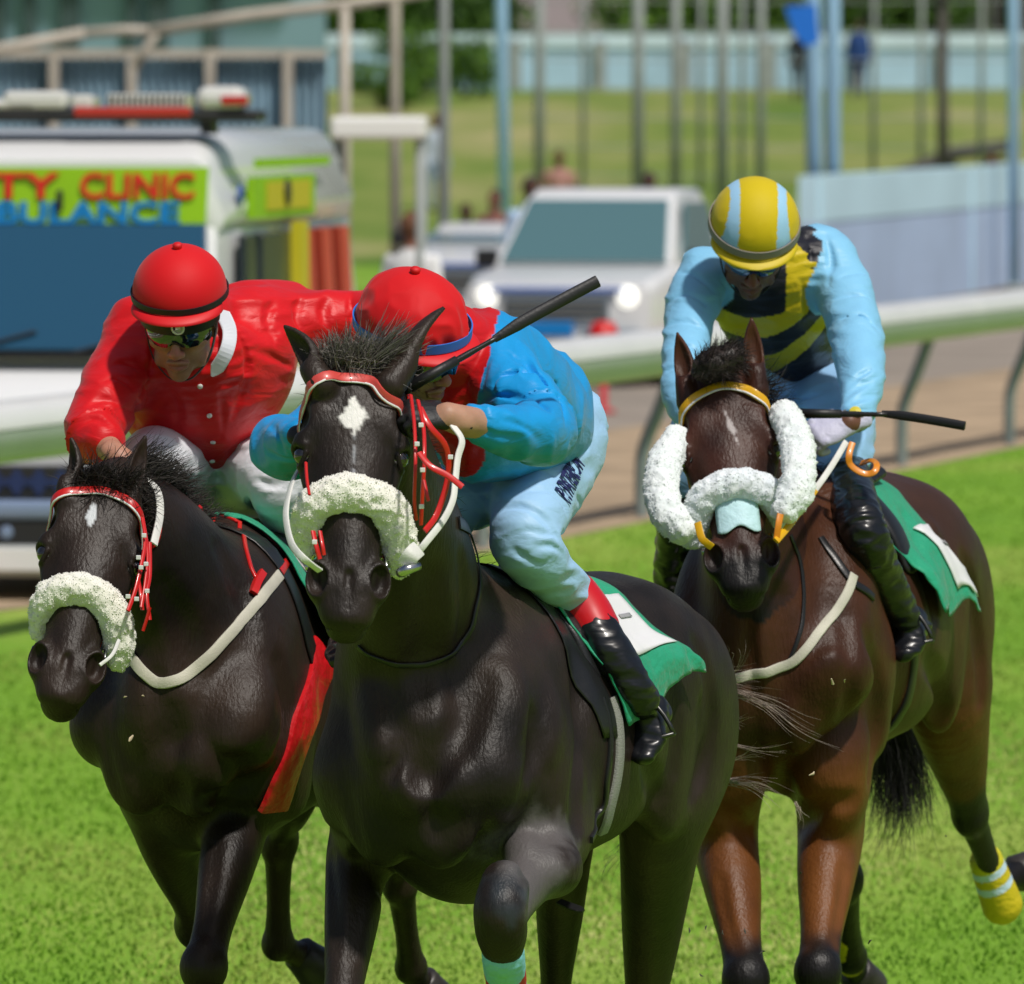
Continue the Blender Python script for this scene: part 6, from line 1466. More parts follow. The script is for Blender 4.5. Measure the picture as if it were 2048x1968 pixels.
# ================================================================== TACK AND HAIR
M_redl=mat('red_leather_mat',(.60,.012,.010),.35,coat=.3); M_yell=mat('yellow_leather_mat',(.74,.40,.004),.38,coat=.3); M_orl=mat('orange_leather_mat',(.72,.24,.01),.4,coat=.3)
M_whl=mat('white_web_mat',(.72,.72,.68),.55,bump=(260,.4),noise=(14,.10,4)); M_keep=mat('white_keeper_mat',(.78,.78,.78),.4)
M_cream2=mat('cream_web_mat',(.55,.53,.44),.6,bump=(260,.5),noise=(10,.14,4))
M_green=mat('green_cloth_mat',(.005,.32,.17),.6,sheen=.2,bump=(22,.5,3),noise=(5,.10,3)); M_paper=mat('white_number_mat',(.78,.78,.80),.5); M_greyp=mat('grey_print_mat',(.34,.34,.36),.6)
M_pink=mat('pink_web_mat',(.45,.05,.08),.5); M_grith=mat('grey_elastic_mat',(.28,.28,.26),.7,bump=(160,.8,2,(1,1,3)))
M_blk=M_leather
def pathpx(h,pix,n=6,off=.003,snap=True,S=None):
    """pix rows (px,py) on the surface, or (px,py,Y) free in the air"""
    pts=[]
    for q in pix: pts.append(h.S.hit(*q) if len(q)==2 else P(*q))
    pts=crom(pts,n)
    if snap and all(len(q)==2 for q in pix): pts=h.S.snap(pts,off)
    return pts
def strap_s(h,pix,wd,name,m,parent,th=.003,off=.003,n=6):
    pts=pathpx(h,pix,n,off); b=h.strap_on(pts,wd,th); return b.build(name,m,parent,auto=60),pts
def strap_h(h,hc,wd,name,m,parent,th=.003,n=6,off=.004,end=None):
    """strap through head coordinates, snapped on the skin"""
    pts=crom([h.H(*q) for q in hc],n); pts=h.S.snap(pts,off); b=h.strap_on(pts,wd,th); return b.build(name,m,parent,auto=60),pts
def keepers(pts_list,name,m,parent,sz=(.011,.006,.010)):
    for p in pts_list:
        b=MB(); b.box(p,sz); b.build(name,m,parent,bev=.0015)
def bitring(h,p,parent,r=.034):
    b=MB(); pts=[]; 
    for i in range(25):
        t=2*math.pi*i/24; pts.append(A(*p)+h.ha*r*math.cos(t)+(h.hn*.8+h.hs*.25)*r*math.sin(t))
    b.tube(pts,.0042,8,cap=False); b.lathe([(.001,.02),(.008,.018),(.009,-.018),(.001,-.02)],A(*p)-h.ha*r*.2,X=h.ha,Z=h.hs,seg=10); return b.build('bit_ring',M_chrome,parent,smoothf=True)
def strap_band(h,hc,wd,name,m,parent,th=.005,n=6):
    pts=crom([h.H(*q) for q in hc],n); pts=h.S.snap(pts,.004); pts=h.ease(pts,.004,14); b=h.strap_on(pts,wd,th); return b.build(name,m,parent,auto=60),pts
def bridle(h,main,band,label=None,bandw=.020,trim=True,left=True):
    root,pts=strap_band(h,[(.115,-.13,-.11),(.075,-.118,-.06),(.036,-.085,0),(.012,-.038,.02),(.006,0,.02),(.012,.038,.02),(.038,.085,0),(.080,.118,-.06),(.120,.13,-.11)],bandw,'bridle',band,h.e,.005)
    if trim:
        tp=pts+h.ha*(bandw*.46)+h.hn*.002; b=h.strap_on(tp,.0045,.003); b.build('browband_piping',M_keep,root,auto=60)
    # crown piece behind the ears
    strap_h(h,[(.10,-.13,-.10),(.03,-.12,-.16),(-.05,-.06,-.17),(-.06,0,-.17),(-.05,.06,-.17),(.03,.12,-.16),(.10,.13,-.10)],.018,'crown_strap',main,root)
    for g in (-1,1):
        strap_h(h,[(.10,g*.13,-.10),(.20,g*.12,-.115),(.32,g*.09,-.105),(.42,g*.068,-.085)],.013,'cheek_strap',main,root)
        strap_h(h,[(.10,g*.13,-.12),(.16,g*.12,-.20),(.20,g*.08,-.25),(.21,0,-.27)],.012,'throat_strap',main,root)
        bitring(h,h.H(.455,g*.072,-.085),root)
    return root,pts
def fleece_h(h,rows,name,parent,seed,**k):
    return fleece(name,[(h.H(*q[:3]),q[3],q[4] if len(q)>4 else q[3]) for q in rows],tuple(h.hn),parent,seed,**k)
def reins(pts,wd,name,m,parent,nrm=(.3,-.8,.5),th=.004,n=6):
    p=crom(pts,n); b=MB(); b.strap(p,nrm,wd,th); return b.build(name,m,parent,auto=60)
# ---------- centre
h=HC
br,_=bridle(h,M_redl,mat('rose_leather_mat',(.62,.07,.06),.4,coat=.2),bandw=.022)
C_=lambda x,y,Y=17.72: P(x,y,Y)
for pth,w_ in (([C_(822,790,17.80),C_(829,850,17.72),C_(831,920,17.66),C_(829,1000,17.66),C_(833,1040,17.68)],.007),
               ([C_(836,800,17.80),C_(847,852,17.74),C_(849,915,17.68),C_(845,990,17.68),C_(842,1050,17.70)],.008),
               ([C_(840,815,17.80),C_(861,854,17.78),C_(889,888,17.80),C_(897,925,17.82),C_(893,970,17.82),C_(873,1030,17.80),C_(850,1062,17.76)],.013),
               ([C_(838,905,17.64),C_(862,933,17.62),C_(897,952,17.62),C_(925,974,17.62)],.013),
               ([C_(848,960,17.66),C_(853,985,17.65),C_(857,1002,17.65)],.007),
               ([C_(612,925,17.74),C_(614,958,17.70),C_(619,990,17.66)],.006),
               ([C_(626,1062,17.60),C_(632,1090,17.58),C_(640,1118,17.58)],.010),([C_(640,1062,17.60),C_(645,1090,17.58),C_(648,1110,17.58)],.008)):
    reins(pth,w_,'cheek_strap',M_redl,br,nrm=(.45,-.85,.1))
keepers([C_(842,850,17.71),C_(834,888,17.66),C_(845,940,17.655),C_(843,1013,17.66),C_(901,914,17.78),C_(629,1084,17.56)],'keeper',M_keep,br)
nb,_=fleece_h(h,[(.385,-.086,-.10,.030),(.352,-.090,-.055,.036),(.318,-.070,-.010,.039),(.300,0,.012,.041),(.315,.068,-.008,.041),(.350,.096,-.040,.041),(.398,.110,-.080,.038),(.425,.110,-.11,.028)],'noseband',h.e,301,tuft=6500,col0=(.88,.87,.80),col1=(.80,.78,.66))
reins([P(640,1142,17.58),P(607,1117,17.55),P(583,1087,17.60),P(572,1040,17.68),P(574,1002,17.74),P(587,957,17.84),P(612,915,17.98),P(640,880,18.05)],.015,'rein',M_whl,br,nrm=(-.55,-.8,.2))
reins([P(826,1118,17.62),P(852,1085,17.62),P(887,1040,17.68),P(906,1000,17.74),P(911,960,17.78),P(916,915,17.82),P(924,880,17.84),P(905,850,17.86)],.015,'rein',M_whl,br,nrm=(.6,-.75,.2))
b=MB(); b.tube(crom([P(800,1146,17.58),P(812,1140,17.56),P(838,1132,17.58)],3),[.010,.012,.012,.012,.011,.010,.009],10); b.build('bit_guard',M_chrome,br,smoothf=True)
b=MB(); b.strap(crom([P(812,1128,17.58),P(823,1110,17.57),P(836,1098,17.59)],4),(.2,-.9,.2),.036,.010); b.build('rein_billet',M_whl,br,auto=50)
o,_=strap_s(h,[(912,1040),(940,1062),(962,1105),(966,1160),(958,1215),(946,1262),(918,1298),(880,1321),(838,1332),(785,1328),(740,1312),(712,1292)],[.030]*18+[.016]*49,'neck_strap',M_blk,h.e,th=.004) if 0 else (None,None)
ptsn=pathpx(h,[(916,1045),(942,1068),(958,1108),(958,1160),(950,1215),(938,1262),(914,1296),(880,1319),(838,1330),(785,1326),(742,1310),(718,1292)],6,.004)
kk=len(ptsn); b=h.strap_on(ptsn,[.028-.016*min(1,i/(kk*.45)) for i in range(kk)],.004); b.build('neck_strap',M_blk,h.e,auto=60)
# cannon wrap
def wrap(h,a,b_,r0,r1,name,bands,parent):
    S=SDF(); S.chain([(a,r0,r0*1.12),(a*.5+b_*.5,(r0+r1)/2,(r0+r1)/2*1.1),(b_,r1,r1*1.1)],h.lat,.01); S.disp=lambda Q: .0014*ridge(Q,.02,5,(1,1,3))
    v,F,nr=nets(S,.004*VOX); t=((v-a)@(b_-a))/((b_-a)@(b_-a)); c=np.zeros((len(v),3))
    for lo,hi,cc in bands: c=np.where(((t>=lo)&(t<hi))[:,None],A(*cc),c)
    return mesh_np(name,v,F,M_wrap,parent,nr=nr,col=c)
M_wrap=mat('bandage_mat',rough=.6,attr=True,bump=(120,.3))
wrap(h,P(1006,1908,18.13),P(1020,2030,18.36),.046,.041,'leg_wrap',[(-9,.26,(.25,.62,.72)),(.26,.48,(.55,.01,.03)),(.48,.9,(.25,.62,.72)),(.9,9,(.55,.01,.03))],h.e)
# girth
def sidestrap(h,bb,z0,z1,g,wd,name,m,parent,th=.005,n=14,off=.006,s0=.30):
    pts=[]
    for i in range(n):
        t=i/(n-1); pts.append(h.B(g*(s0+.0*t),bb(t) if callable(bb) else bb,z0+(z1-z0)*t))
    pts=np.array(pts); c=np.array([h.B(0,bb(i/(n-1)) if callable(bb) else bb,1.15) for i in range(n)])
    # march from outside towards the middle
    out=[]
    for p,q in zip(pts,c):
        d=unit(A(q[0]-p[0],q[1]-p[1],(q[2]-p[2])*.25)); x=p-d*.15
        for _ in range(90):
            s_=h.S(x)[0]
            if s_<off: break
            x=x+d*max(s_*.7,.001)
        out.append(x)
    out=crom(np.array(out),2); b=h.strap_on(out,wd,th); return b.build(name,m,parent,auto=60)
def patch(h,name,m,parent,f,nu,nv,off,th=.004,wave=.0,seed=0,flare=None,uvm=None):
    """cloth patch: f(u,v)->(side, b, angle) over the torso; snapped on and lifted"""
    U,V=np.meshgrid(np.linspace(0,1,nu),np.linspace(0,1,nv),indexing='ij'); Q=[]
    for u,v in zip(U.ravel(),V.ravel()):
        bb,ang=f(u,v); c=h.B(0,bb,1.18); d=h.lat*math.sin(ang)+A(0,0,math.cos(ang)); x=c+d*.62*h.sc
        Q.append((x,-d))
    X=np.array([q[0] for q in Q]); Dr=np.array([q[1] for q in Q])
    for _ in range(46):
        s_=h.S(X)-off; X=X+Dr*np.maximum(s_*.75,0)[:,None]
    N=-Dr; Uf,Vf=U.ravel(),V.ravel()
    if uvm: Uf,Vf=uvm(Uf,Vf)
    if wave: X=X+N*(wave*(vnoise(X,.09,seed)*.6+.6+ridge(X,.05,seed+1)*.4)*np.clip(Vf*1.6-.2,0,1))[:,None]
    if flare is not None: X=X+flare(Uf,Vf)
    nrm=h.S.grad(X,.01); n0=len(X); Y_=X-nrm*th; W=np.concatenate([X,Y_]); i=np.arange(n0).reshape(nu,nv)
    F=np.stack([i[:-1,:-1],i[1:,:-1],i[1:,1:],i[:-1,1:]],-1).reshape(-1,4); F=np.concatenate([F,F[:,::-1]+n0])
    e=[]
    for a,b_ in ((i[0,:-1],i[0,1:]),(i[-1,1:],i[-1,:-1]),(i[1:,0],i[:-1,0]),(i[:-1,-1],i[1:,-1])): e.append(np.stack([a,b_,b_+n0,a+n0],1))
    F=np.concatenate([F]+e); return mesh_np(name,W,F,m,parent)
def cloths(h,flr,num=True,white=(.60,.88,.62,1.18),marks=True,b0=.40,b1=1.02,amax=1.55,ridge_=.010,padw=.15):
    pad=patch(h,'saddle_pad',M_blk,h.e,lambda u,v:(b0-.05+padw*u+.10*(abs(v-.5)*2)**2,(v-.5)*2*(amax+.10)),12,34,.006,.004)
    cl=patch(h,'saddle_cloth',M_green,h.e,lambda u,v:(b0+.05+(b1-b0)*u+.10*v*v,.02+(amax+.0)*v),34,40,.013,.004,wave=.012,seed=7,flare=flr)
    c2=patch(h,'saddle_cloth',M_green,h.e,lambda u,v:(b0+.05+(b1-b0)*u+.10*v*v,-.02-(amax+.0)*v),24,30,.013,.004,wave=.012,seed=17)
    if num:
        a0,a1,w0,w1=white
        wp=patch(h,'number_cloth',M_paper,cl,lambda u,v:(b0+.05+(b1-b0)*(a0+(a1-a0)*u)+.10*(w0+(w1-w0)*v)**2,.02+amax*(w0+(w1-w0)*v)),14,14,.019,.003,wave=.012,seed=7,flare=flr,uvm=lambda U,V:(a0+(a1-a0)*U,w0+(w1-w0)*V))
        for (u0,u1,v0,v1) in ((.50,.80,.30,.36),):
            patch(h,'printed_mark',M_greyp,wp,lambda u,v:(b0+.05+(b1-b0)*(a0+(a1-a0)*(u0+(u1-u0)*u))+.10*(w0+(w1-w0)*(v0+(v1-v0)*v))**2,.02+amax*(w0+(w1-w0)*(v0+(v1-v0)*v))),5,5,.0225,.001,wave=.012,seed=7,flare=flr,uvm=lambda U,V:(a0+(a1-a0)*(u0+(u1-u0)*U),w0+(w1-w0)*(v0+(v1-v0)*V)))
    # racing saddle
    S=SDF(); k=h.sc
    S.chain([(h.B(0,.40,1.52),.10*k,.030*k),(h.B(0,.55,1.50),.12*k,.026*k),(h.B(0,.72,1.52),.13*k,.032*k)],h.lat,.03)
    for g in (-1,1): S.chain([(h.B(g*.10,.50,1.50),.05*k,.02*k),(h.B(g*.19,.50,1.40),.06*k,.018*k),(h.B(g*.235,.50,1.30),.05*k,.014*k)],h.back,.03)
    v,F,nr=nets(S,.009*VOX); mesh_np('saddle',v,F,M_blk,h.e,nr=nr)
    return cl
flC=lambda u,v: (h.lat[None,:]*(.035*smooth(.45,1,u)*smooth(.35,1,v))[:,None]+h.back[None,:]*(.03*smooth(.5,1,u)*v)[:,None]+A(0,0,1)[None,:]*(.09*smooth(.15,.75,u)*smooth(.5,1,v)+.010*np.sin(u*9)*smooth(.4,1,v))[:,None])
h=HC; clC=cloths(h,flC,white=(.40,.92,.30,.68),b1=.80,b0=.38,padw=.09)
strap_s(h,[(1222,1395),(1234,1440),(1238,1500),(1232,1560),(1220,1612),(1203,1665)],.032,'girth',M_grith,h.e,th=.010)
strap_s(h,[(1204,1395),(1216,1440),(1219,1500),(1212,1560),(1198,1625),(1180,1680)],.016,'girth_edge',M_blk,h.e,th=.008)
def marks_on(cl_parent,h,px,w_,m,th=.002,name='printed_mark'):
    ob=MB(); Y=None
    pts=[]
    for a in px:
        pts.append(a)
    return None
# ---------- right horse
KY=1.045
h=HR
br,_=bridle(h,M_orl,M_yell,bandw=.022)
nb,_=fleece_h(h,[(.400,-.108,-.09,.030),(.365,-.098,-.045,.036),(.325,-.066,-.004,.039),(.310,0,.014,.040),(.322,.064,-.004,.039),(.350,.096,-.04,.037),(.372,.108,-.08,.031)],'noseband',h.e,311,tuft=4200,col0=(.84,.88,.90),col1=(.66,.76,.86))
for g,pth in ((-1,[(1352,880,19.42),(1330,925,19.34),(1322,985,19.27),(1340,1035,19.22),(1362,1058,19.2)]),(1,[(1568,828,19.42),(1592,880,19.34),(1598,935,19.27),(1592,985,19.22),(1572,1018,19.2)])):
    fleece('cheek_roll',[(P(*q),.036 if i in (0,4) else .042,.036 if i in (0,4) else .040) for i,q in enumerate(pth)],(1,0,0),h.e,320+g,tuft=3000,col0=(.86,.90,.90),col1=(.74,.84,.86))
patch_pts=None
U,V=np.meshgrid(np.linspace(0,1,14),np.linspace(0,1,14),indexing='ij'); Q=np.array([h.H(.345+.095*v+.008*math.sin(u*9)*(v>.9),(-.050+.100*u),.03) for u,v in zip(U.ravel(),V.ravel())])
for _ in range(30): Q=Q-h.hn*np.maximum((h.S(Q)-.005)*.8,0)[:,None]
i=np.arange(196).reshape(14,14); F=np.stack([i[:-1,:-1],i[1:,:-1],i[1:,1:],i[:-1,1:]],-1).reshape(-1,4)
o=mesh_np('nasal_strip',Q,F,mat('pale_strip_mat',(.50,.74,.80),.6,bump=(40,.4)),br); sm=o.modifiers.new('thickness','SOLIDIFY'); sm.thickness=.003
reins([P(1395,1045,19.16),P(1403,1075,19.14),P(1413,1086,19.14),P(1424,1094,19.15)],.018,'cheek_strap',M_yell,br,nrm=(-.3,-.95,.1))
reins([P(1561,1028,19.16),P(1557,1050,19.15),P(1553,1078,19.15)],.016,'cheek_strap',M_orl,br,nrm=(.3,-.95,.1))
reins([P(1552,1082,19.14),P(1575,1055,19.2),P(1603,1018,19.28),P(1630,980,19.38)],[.018]*30 if 0 else .017,'rein',M_yell,br,nrm=(.2,-.95,.2),th=.006)
reins([P(1630,980,19.38),P(1650,952,19.46),P(1672,918,19.55),P(1692,884,19.62)],.015,'rein',M_whl,br,nrm=(.2,-.95,.2),th=.006)
reins([P(1705,885,19.62),P(1698,910,19.60),P(1700,928,19.60),P(1716,942,19.60),P(1735,948,19.60),P(1750,942,19.60),P(1753,928,19.62),P(1742,921,19.66),P(1722,926,19.70)],.016,'rein_end',M_orl,br,nrm=(.1,-.9,.45))
strap_s(h,[(1706,1150),(1694,1186),(1668,1228),(1637,1266),(1595,1318),(1550,1338),(1490,1352),(1440,1362)],.024,'breast_strap',M_cream2,h.e,th=.006,off=.004)
strap_s(h,[(1580,1070),(1598,1120),(1606,1180),(1604,1240),(1592,1290),(1572,1340)],.011,'martingale_strap',M_blk,h.e,th=.004)
strap_s(h,[(1640,1075),(1665,1110),(1690,1145),(1712,1170),(1745,1195)],.020,'saddle_edge_strap',M_blk,h.e,th=.006)
flR=lambda u,v: (HR.lat[None,:]*(.05*smooth(.45,1,u)*smooth(.35,1,v)+.03*smooth(.5,0,u)*smooth(.6,1,v))[:,None]+A(0,0,1)[None,:]*(.02*np.sin(u*11)*smooth(.4,1,v))[:,None])
clR=cloths(h,flR,white=(.62,.95,.50,.92),amax=1.5,b1=.74,b0=.36,padw=.05)
sidestrap(h,lambda t:.42+.03*t,1.15,.82,1,.034,'girth',M_blk,h.e,th=.008,n=12)
wrap(h,P(1972,1722,21.28),P(2004,1808,21.34),.044,.054,'hind_bandage',[(-9,.10,(.62,.56,.02)),(.10,.24,(.55,.72,.88)),(.24,.42,(.62,.50,.01)),(.42,.56,(.55,.72,.88)),(.56,9,(.62,.50,.01))],h.e)
wrap(h,P(1692,1872,21.42),P(1702,1922,21.52),.036,.040,'hind_bandage',[(-9,9,(.62,.50,.01))],h.e)
# ---------- left horse
KY=1.0
h=HL
br,_=bridle(h,M_redl,M_redl,bandw=.021)
L_=lambda x,y,Y=18.86: P(x,y,Y)
for pth,w_ in (([L_(285,1035,18.92),L_(291,1080,18.87),L_(283,1130,18.82),L_(271,1180,18.78),L_(256,1222,18.74)],.009),
               ([L_(288,1050,18.92),L_(296,1110,18.86),L_(291,1165,18.81),L_(283,1215,18.77)],.008),
               ([L_(300,1085,18.92),L_(300,1150,18.86),L_(294,1190,18.82),L_(300,1240,18.80)],.008),
               ([L_(277,1160,18.82),L_(282,1190,18.79),L_(285,1220,18.78)],.008),([L_(300,1215,18.8),L_(293,1240,18.8),L_(286,1262,18.8)],.007)):
    reins(pth,w_,'cheek_strap',M_redl,br,nrm=(.45,-.85,.1))
keepers([L_(288,1071,18.86),L_(277,1115,18.81),L_(282,1135,18.80),L_(292,1128,18.82),L_(294,1182,18.79),L_(256,1193,18.75),L_(273,1198,18.76)],'keeper',M_keep,br)
fleece_h(h,[(.380,-.076,-.10,.028),(.352,-.080,-.050,.033),(.322,-.062,-.008,.037),(.305,0,.010,.039),(.325,.064,-.006,.039),(.365,.094,-.035,.038),(.410,.106,-.070,.035),(.432,.106,-.09,.027)],'noseband',h.e,331,tuft=4600,col0=(.88,.87,.80),col1=(.76,.74,.60))
reins([P(285,935,19.2),P(300,960,19.10),P(316,985,19.05),P(320,1030,19.02),P(308,1088,18.95)],.019,'rein',M_whl,br,nrm=(.5,-.85,.1))
reins([P(200,1330,18.60),P(224,1310,18.62),P(238,1280,18.70)],.008,'rein',M_whl,br,nrm=(.2,-.9,.3))
strap_s(h,[(558,1150),(532,1182),(507,1214),(455,1272),(404,1325),(360,1358),(318,1366),(288,1346),(262,1310),(248,1285)],.026,'breast_strap',M_cream2,h.e,th=.006,off=.004)
strap_s(h,[(402,1012),(430,1022),(453,1036),(478,1062),(490,1095),(499,1130),(510,1156)],.010,'neck_strap',M_redl,h.e,th=.005)
strap_s(h,[(584,1100),(572,1122),(560,1146)],.018,'buckle_strap',M_redl,h.e,th=.007)
strap_s(h,[(505,1188),(511,1168),(522,1148)],.020,'buckle_guard',M_redl,h.e,th=.018)
strap_s(h,[(512,1044),(545,1085),(580,1130),(608,1168)],.016,'saddle_strap',M_pink,h.e,th=.006)
flL=lambda u,v: (HL.lat[None,:]*(.03*smooth(.3,1,v))[:,None]+A(0,0,1)[None,:]*(.015*np.sin(u*11)*smooth(.4,1,v))[:,None])
clL=cloths(h,flL,num=False,amax=1.5,b0=.25,b1=.66,padw=.07)
strap_s(h,[(648,1300),(632,1360),(612,1430),(590,1500),(565,1570),(545,1620)],.105,'red_girth_sleeve',mat('red_nylon_mat',(.62,.01,.015),.35,coat=.3,bump=(18,.5)),h.e,th=.016)
# ================================================================== hair
def tuft(h,rows,n,length,r,c0,c1,seed,name,parent,spread=.3,curl=.3,grav=.3,flow=None,nseg=6):
    """rows: list of (root point, direction, radius of root area)"""
    rs=np.random.RandomState(seed); ro=[];di=[]
    for k in range(n):
        p,d,rad=rows[rs.randint(len(rows))]; ro.append(A(*p)+rs.normal(0,rad*.5,3)); di.append(unit(d))
    ro=h.S.snap(np.array(ro),-.004,3); return strands(ro,di,length,r,c0,c1,seed,parent,name,curl=curl,grav=grav,spread=spread,flow=flow,nseg=nseg)
DK0,DK1=(.006,.005,.005),(.030,.024,.020)
h=HC
T_=lambda t,u,v: h.H(t,u,v)
tuft(h,[(h.H(-.045+.02*i,u,-.03-.03*i),(.35+u*3,-.25,.9),.022) for u in (-.045,-.02,0,.02,.04) for i in (0,1,2)],1000,.080,.0014,(.07,.062,.058),(.30,.275,.25),401,'forelock',h.e,spread=.45,curl=.35,grav=.05,nseg=5)
tuft(h,[(h.H(-.04,.03,-.05),(.75,-.1,.7),.018)],260,.12,.0014,(.07,.062,.058),(.28,.26,.24),402,'forelock',h.e,spread=.18,curl=.12,grav=.05)
tuft(h,[(P(760+22*i,800+70*i,18.05+.11*i)+A(.02,.1,.08),(.3,.5,.6),.03) for i in range(7)],900,.11,.0013,DK0,DK1,403,'mane',h.e,spread=.4,flow=(.2,.6,0))
h=HL
tuft(h,[(h.H(-.03+.02*i,u,-.02-.03*i),(.55+u*2,-.35,.45),.028) for u in (-.05,-.02,.01,.04) for i in (0,1,2)],1000,.085,.0012,DK0,(.045,.036,.03),411,'forelock',h.e,spread=.5,curl=.45,grav=.25)
tuft(h,[(P(270+18*i,930+20*i,19.1+.06*i),(.7,.3,.65),.03) for i in range(7)],1100,.10,.0012,DK0,(.05,.042,.036),412,'mane',h.e,spread=.4,curl=.3,grav=.1,flow=(.5,.3,.1))
h=HR; KY=1.045
Sb=SDF(); Sb.ell(P(1432,728,19.42),(.050,.045,.034),k=.02); Sb.ell(P(1458,712,19.42),(.034,.035,.028),k=.02); Sb.ell(P(1405,742,19.43),(.026,.03,.022),k=.02); Sb.disp=lambda Q: .004*ridge(Q,.022,61,(1.6,1,1))
v,F,nr=nets(Sb,.003*VOX); t=np.clip(vnoise(v,.008,3)*.5+.5,0,1)[:,None]; bun=mesh_np('forelock',v,F,M_hair,h.e,nr=nr,col=A(.010,.008,.007)*(1-t)+A(.05,.035,.03)*t)
strands(v[::9],nr[::9]*.4+A(.6,-.3,.3),.045,.0009,(.01,.008,.007),(.05,.035,.03),62,bun,'forelock_hair',curl=.4,spread=.3,nseg=4)
tuft(h,[(h.H(-.02+.02*i,.07,-.05-.02*i),(.9,-.3,.25),.012) for i in range(4)],140,.10,.0011,DK0,DK1,421,'mane_tuft',h.e,spread=.35,curl=.35,grav=-.1)
tuft(h,[(P(1500+14*i,760+60*i,19.62+.10*i)+A(.02,.05,.1),(.4,.5,.5),.03) for i in range(6)],600,.11,.0013,DK0,DK1,422,'mane',h.e,spread=.4,flow=(.2,.5,0))
KY=1.0
def wisp(paths,n,spread,r,c0,c1,seed,name,parent,taper=.15):
    rs=np.random.RandomState(seed); V=[];F=[];C=[];o=0
    for pth in paths:
        base=crom([P(*q) for q in pth],5); m=len(base)
        for _ in range(n):
            off=rs.normal(0,1,3)*spread; drift=rs.normal(0,1,3)*spread*2.2; cut=max(4,int(m*rs.uniform(.45,1.02))); q=base[:cut].copy(); k=len(q)
            t=np.linspace(0,1,k)[:,None]; q=q+off*(.25+t)+drift*t**2+np.stack([np.sin(t[:,0]*rs.uniform(3,9)+rs.uniform(0,6))]*3,1)*rs.normal(0,spread*.5,3)
            T=np.gradient(q,axis=0); T/=np.linalg.norm(T,axis=1,keepdims=True); u=np.cross(T,rs.normal(size=3)); u/=np.linalg.norm(u,axis=1,keepdims=True)+1e-9; w_=np.cross(T,u)
            rr_=(r*(1-(1-taper)*t)); 
            for a in (0,2.094,4.189): V.append(q+rr_*(math.cos(a)*u+math.sin(a)*w_))
            for i in range(k-1):
                for j in range(3): F.append((o+j*k+i,o+((j+1)%3)*k+i,o+((j+1)%3)*k+i+1,o+j*k+i+1))
            c=A(*c0)+(A(*c1)-A(*c0))*rs.uniform(0,1); C.append(np.tile(c,(3*k,1))); o+=3*k
    return mesh_np(name,np.concatenate(V),np.array(F),M_hair,parent,col=np.concatenate(C))
# tails
KY=1.045
wisp([[(1745,1330,21.25),(1775,1400,21.35),(1788,1480,21.40),(1795,1560,21.42),(1800,1640,21.40),(1785,1690,21.38)],[(1745,1340,21.25),(1760,1420,21.35),(1765,1500,21.40),(1770,1580,21.42),(1778,1640,21.40)],[(1750,1350,21.25),(1800,1430,21.35),(1820,1520,21.40),(1825,1600,21.42),(1805,1650,21.40)]],430,.018,.0019,(.004,.004,.004),(.014,.011,.010),501,'tail',HR.e)
for k_,w_ in enumerate([[(1745,1440,21.3),(1752,1520,21.35),(1742,1600,21.4),(1752,1650,21.4)]]): wisp([w_],14,.006,.0009,(.010,.009,.006),(.03,.02,.012),502+7*k_,'tail_wisp',HR.e)
KY=1.0
BR0,BR1=(.20,.15,.12),(.60,.50,.42)
wisp([[(1400,1330,20.1),(1425,1352,20.0),(1480,1358,19.9),(1530,1362,19.85)],[(1405,1365,20.1),(1470,1385,19.9),(1540,1410,19.8),(1600,1452,19.7),(1665,1482,19.62)],
      [(1440,1560,20.1),(1490,1565,19.9),(1540,1580,19.8),(1585,1605,19.75)]],34,.0065,.0012,BR0,BR1,503,'tail',HC.e)
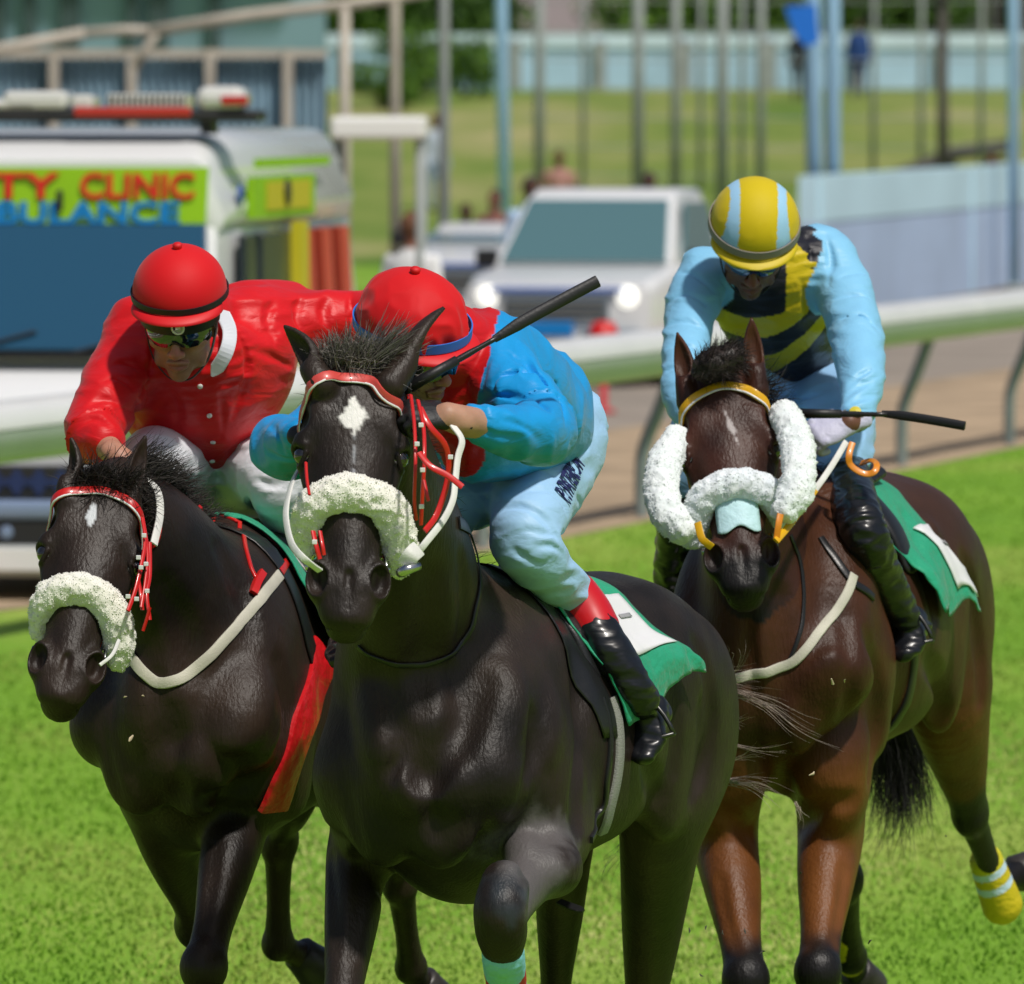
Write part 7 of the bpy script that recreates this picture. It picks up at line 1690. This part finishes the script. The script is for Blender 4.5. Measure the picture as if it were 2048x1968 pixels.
for k_,w_ in enumerate([[(1410,1350,20.1),(1440,1330,19.95),(1455,1300,19.9),(1440,1285,19.88)],[(1420,1350,20.1),(1465,1345,19.95),(1480,1310,19.9),(1476,1285,19.9)],[(1430,1345,20.0),(1450,1300,19.9),(1425,1290,19.85)],
      [(1460,1440,20.0),(1500,1440,19.85)],[(1462,1490,20.0),(1520,1500,19.85),(1580,1492,19.8)],[(1460,1520,20.0),(1500,1512,19.85),(1530,1500,19.8)],[(1590,1605,19.75),(1600,1640,19.75),(1570,1665,19.75)]]): wisp([w_],9,.005,.0009,BR0,BR1,504+11*k_,'tail_wisp',HC.e)
wisp([[(1330,1590,20.2),(1250,1690,20.3),(1200,1750,20.3),(1205,1800,20.3),(1240,1810,20.3)],[(1330,1600,20.2),(1240,1720,20.3),(1225,1780,20.3)]],8,.010,.0007,(.02,.02,.02),(.10,.09,.07),505,'tail_wisp',HC.e)
# dark hanging strap end under the belly
b=MB(); b.strap(crom([P(1118,1803,18.7),P(1140,1812,18.68),P(1167,1822,18.66)],3),(0,-.5,.85),[.020]*3+[.022]*3+[.010],.006); b.build('strap_end',M_blk,HC.e)
# flying turf specks
rs=np.random.RandomState(77); 
for k,(x,y,s_) in enumerate([(1665,1363,.011),(1690,1362,.006),(1623,1547,.009),(262,1477,.012),(250,1394,.006),(286,1392,.005),(1446,1865,.006),(1490,1862,.007),(1378,1861,.007),(1412,1855,.006),(1525,1905,.007),(1740,1884,.007),(1892,1672,.005),(1600,1746,.006),(1403,1950,.006),(945,1690,.0)]):
    if s_==0: continue
    Yk=19.0 if x>700 else 18.95; p=P(x,y,Yk); b=MB(); d=rs.normal(size=3); d/=np.linalg.norm(d)
    b.tube([p-d*s_,p+rs.normal(0,s_*.25,3),p+d*s_],[s_*.15,s_*.35,s_*.1],5)
    o=b.build('turf_fleck',mat('pale_fleck_mat',(.55,.45,.30),.9) if k<6 else M_stone,None)
    tag(o,['pale turf fleck hanging before the bay chest, the larger of two','tiny pale fleck just beside the larger one on the bay chest','straw coloured fleck low on the bay chest','pale fleck in front of the dark brown chest, largest','tiny pale fleck under the breast strap, outer one','tiny pale fleck under the breast strap, inner one'][k] if k<6 else ['','','','','','','dark crumb in the air above the crumb beside the knee','dark crumb in the gap between the fore legs of the bay','dark crumb just left of the bay foreleg','dark crumb beside the foreleg, one of a close pair','dark crumb level with the bay knees','dark crumb under the yellow hind bandage','tiny dark crumb below the black tail','dark crumb right under the bay chest','lowest dark crumb by the foot of the picture'][k],'turf fleck','flecks of kicked up turf')
tick('tack')
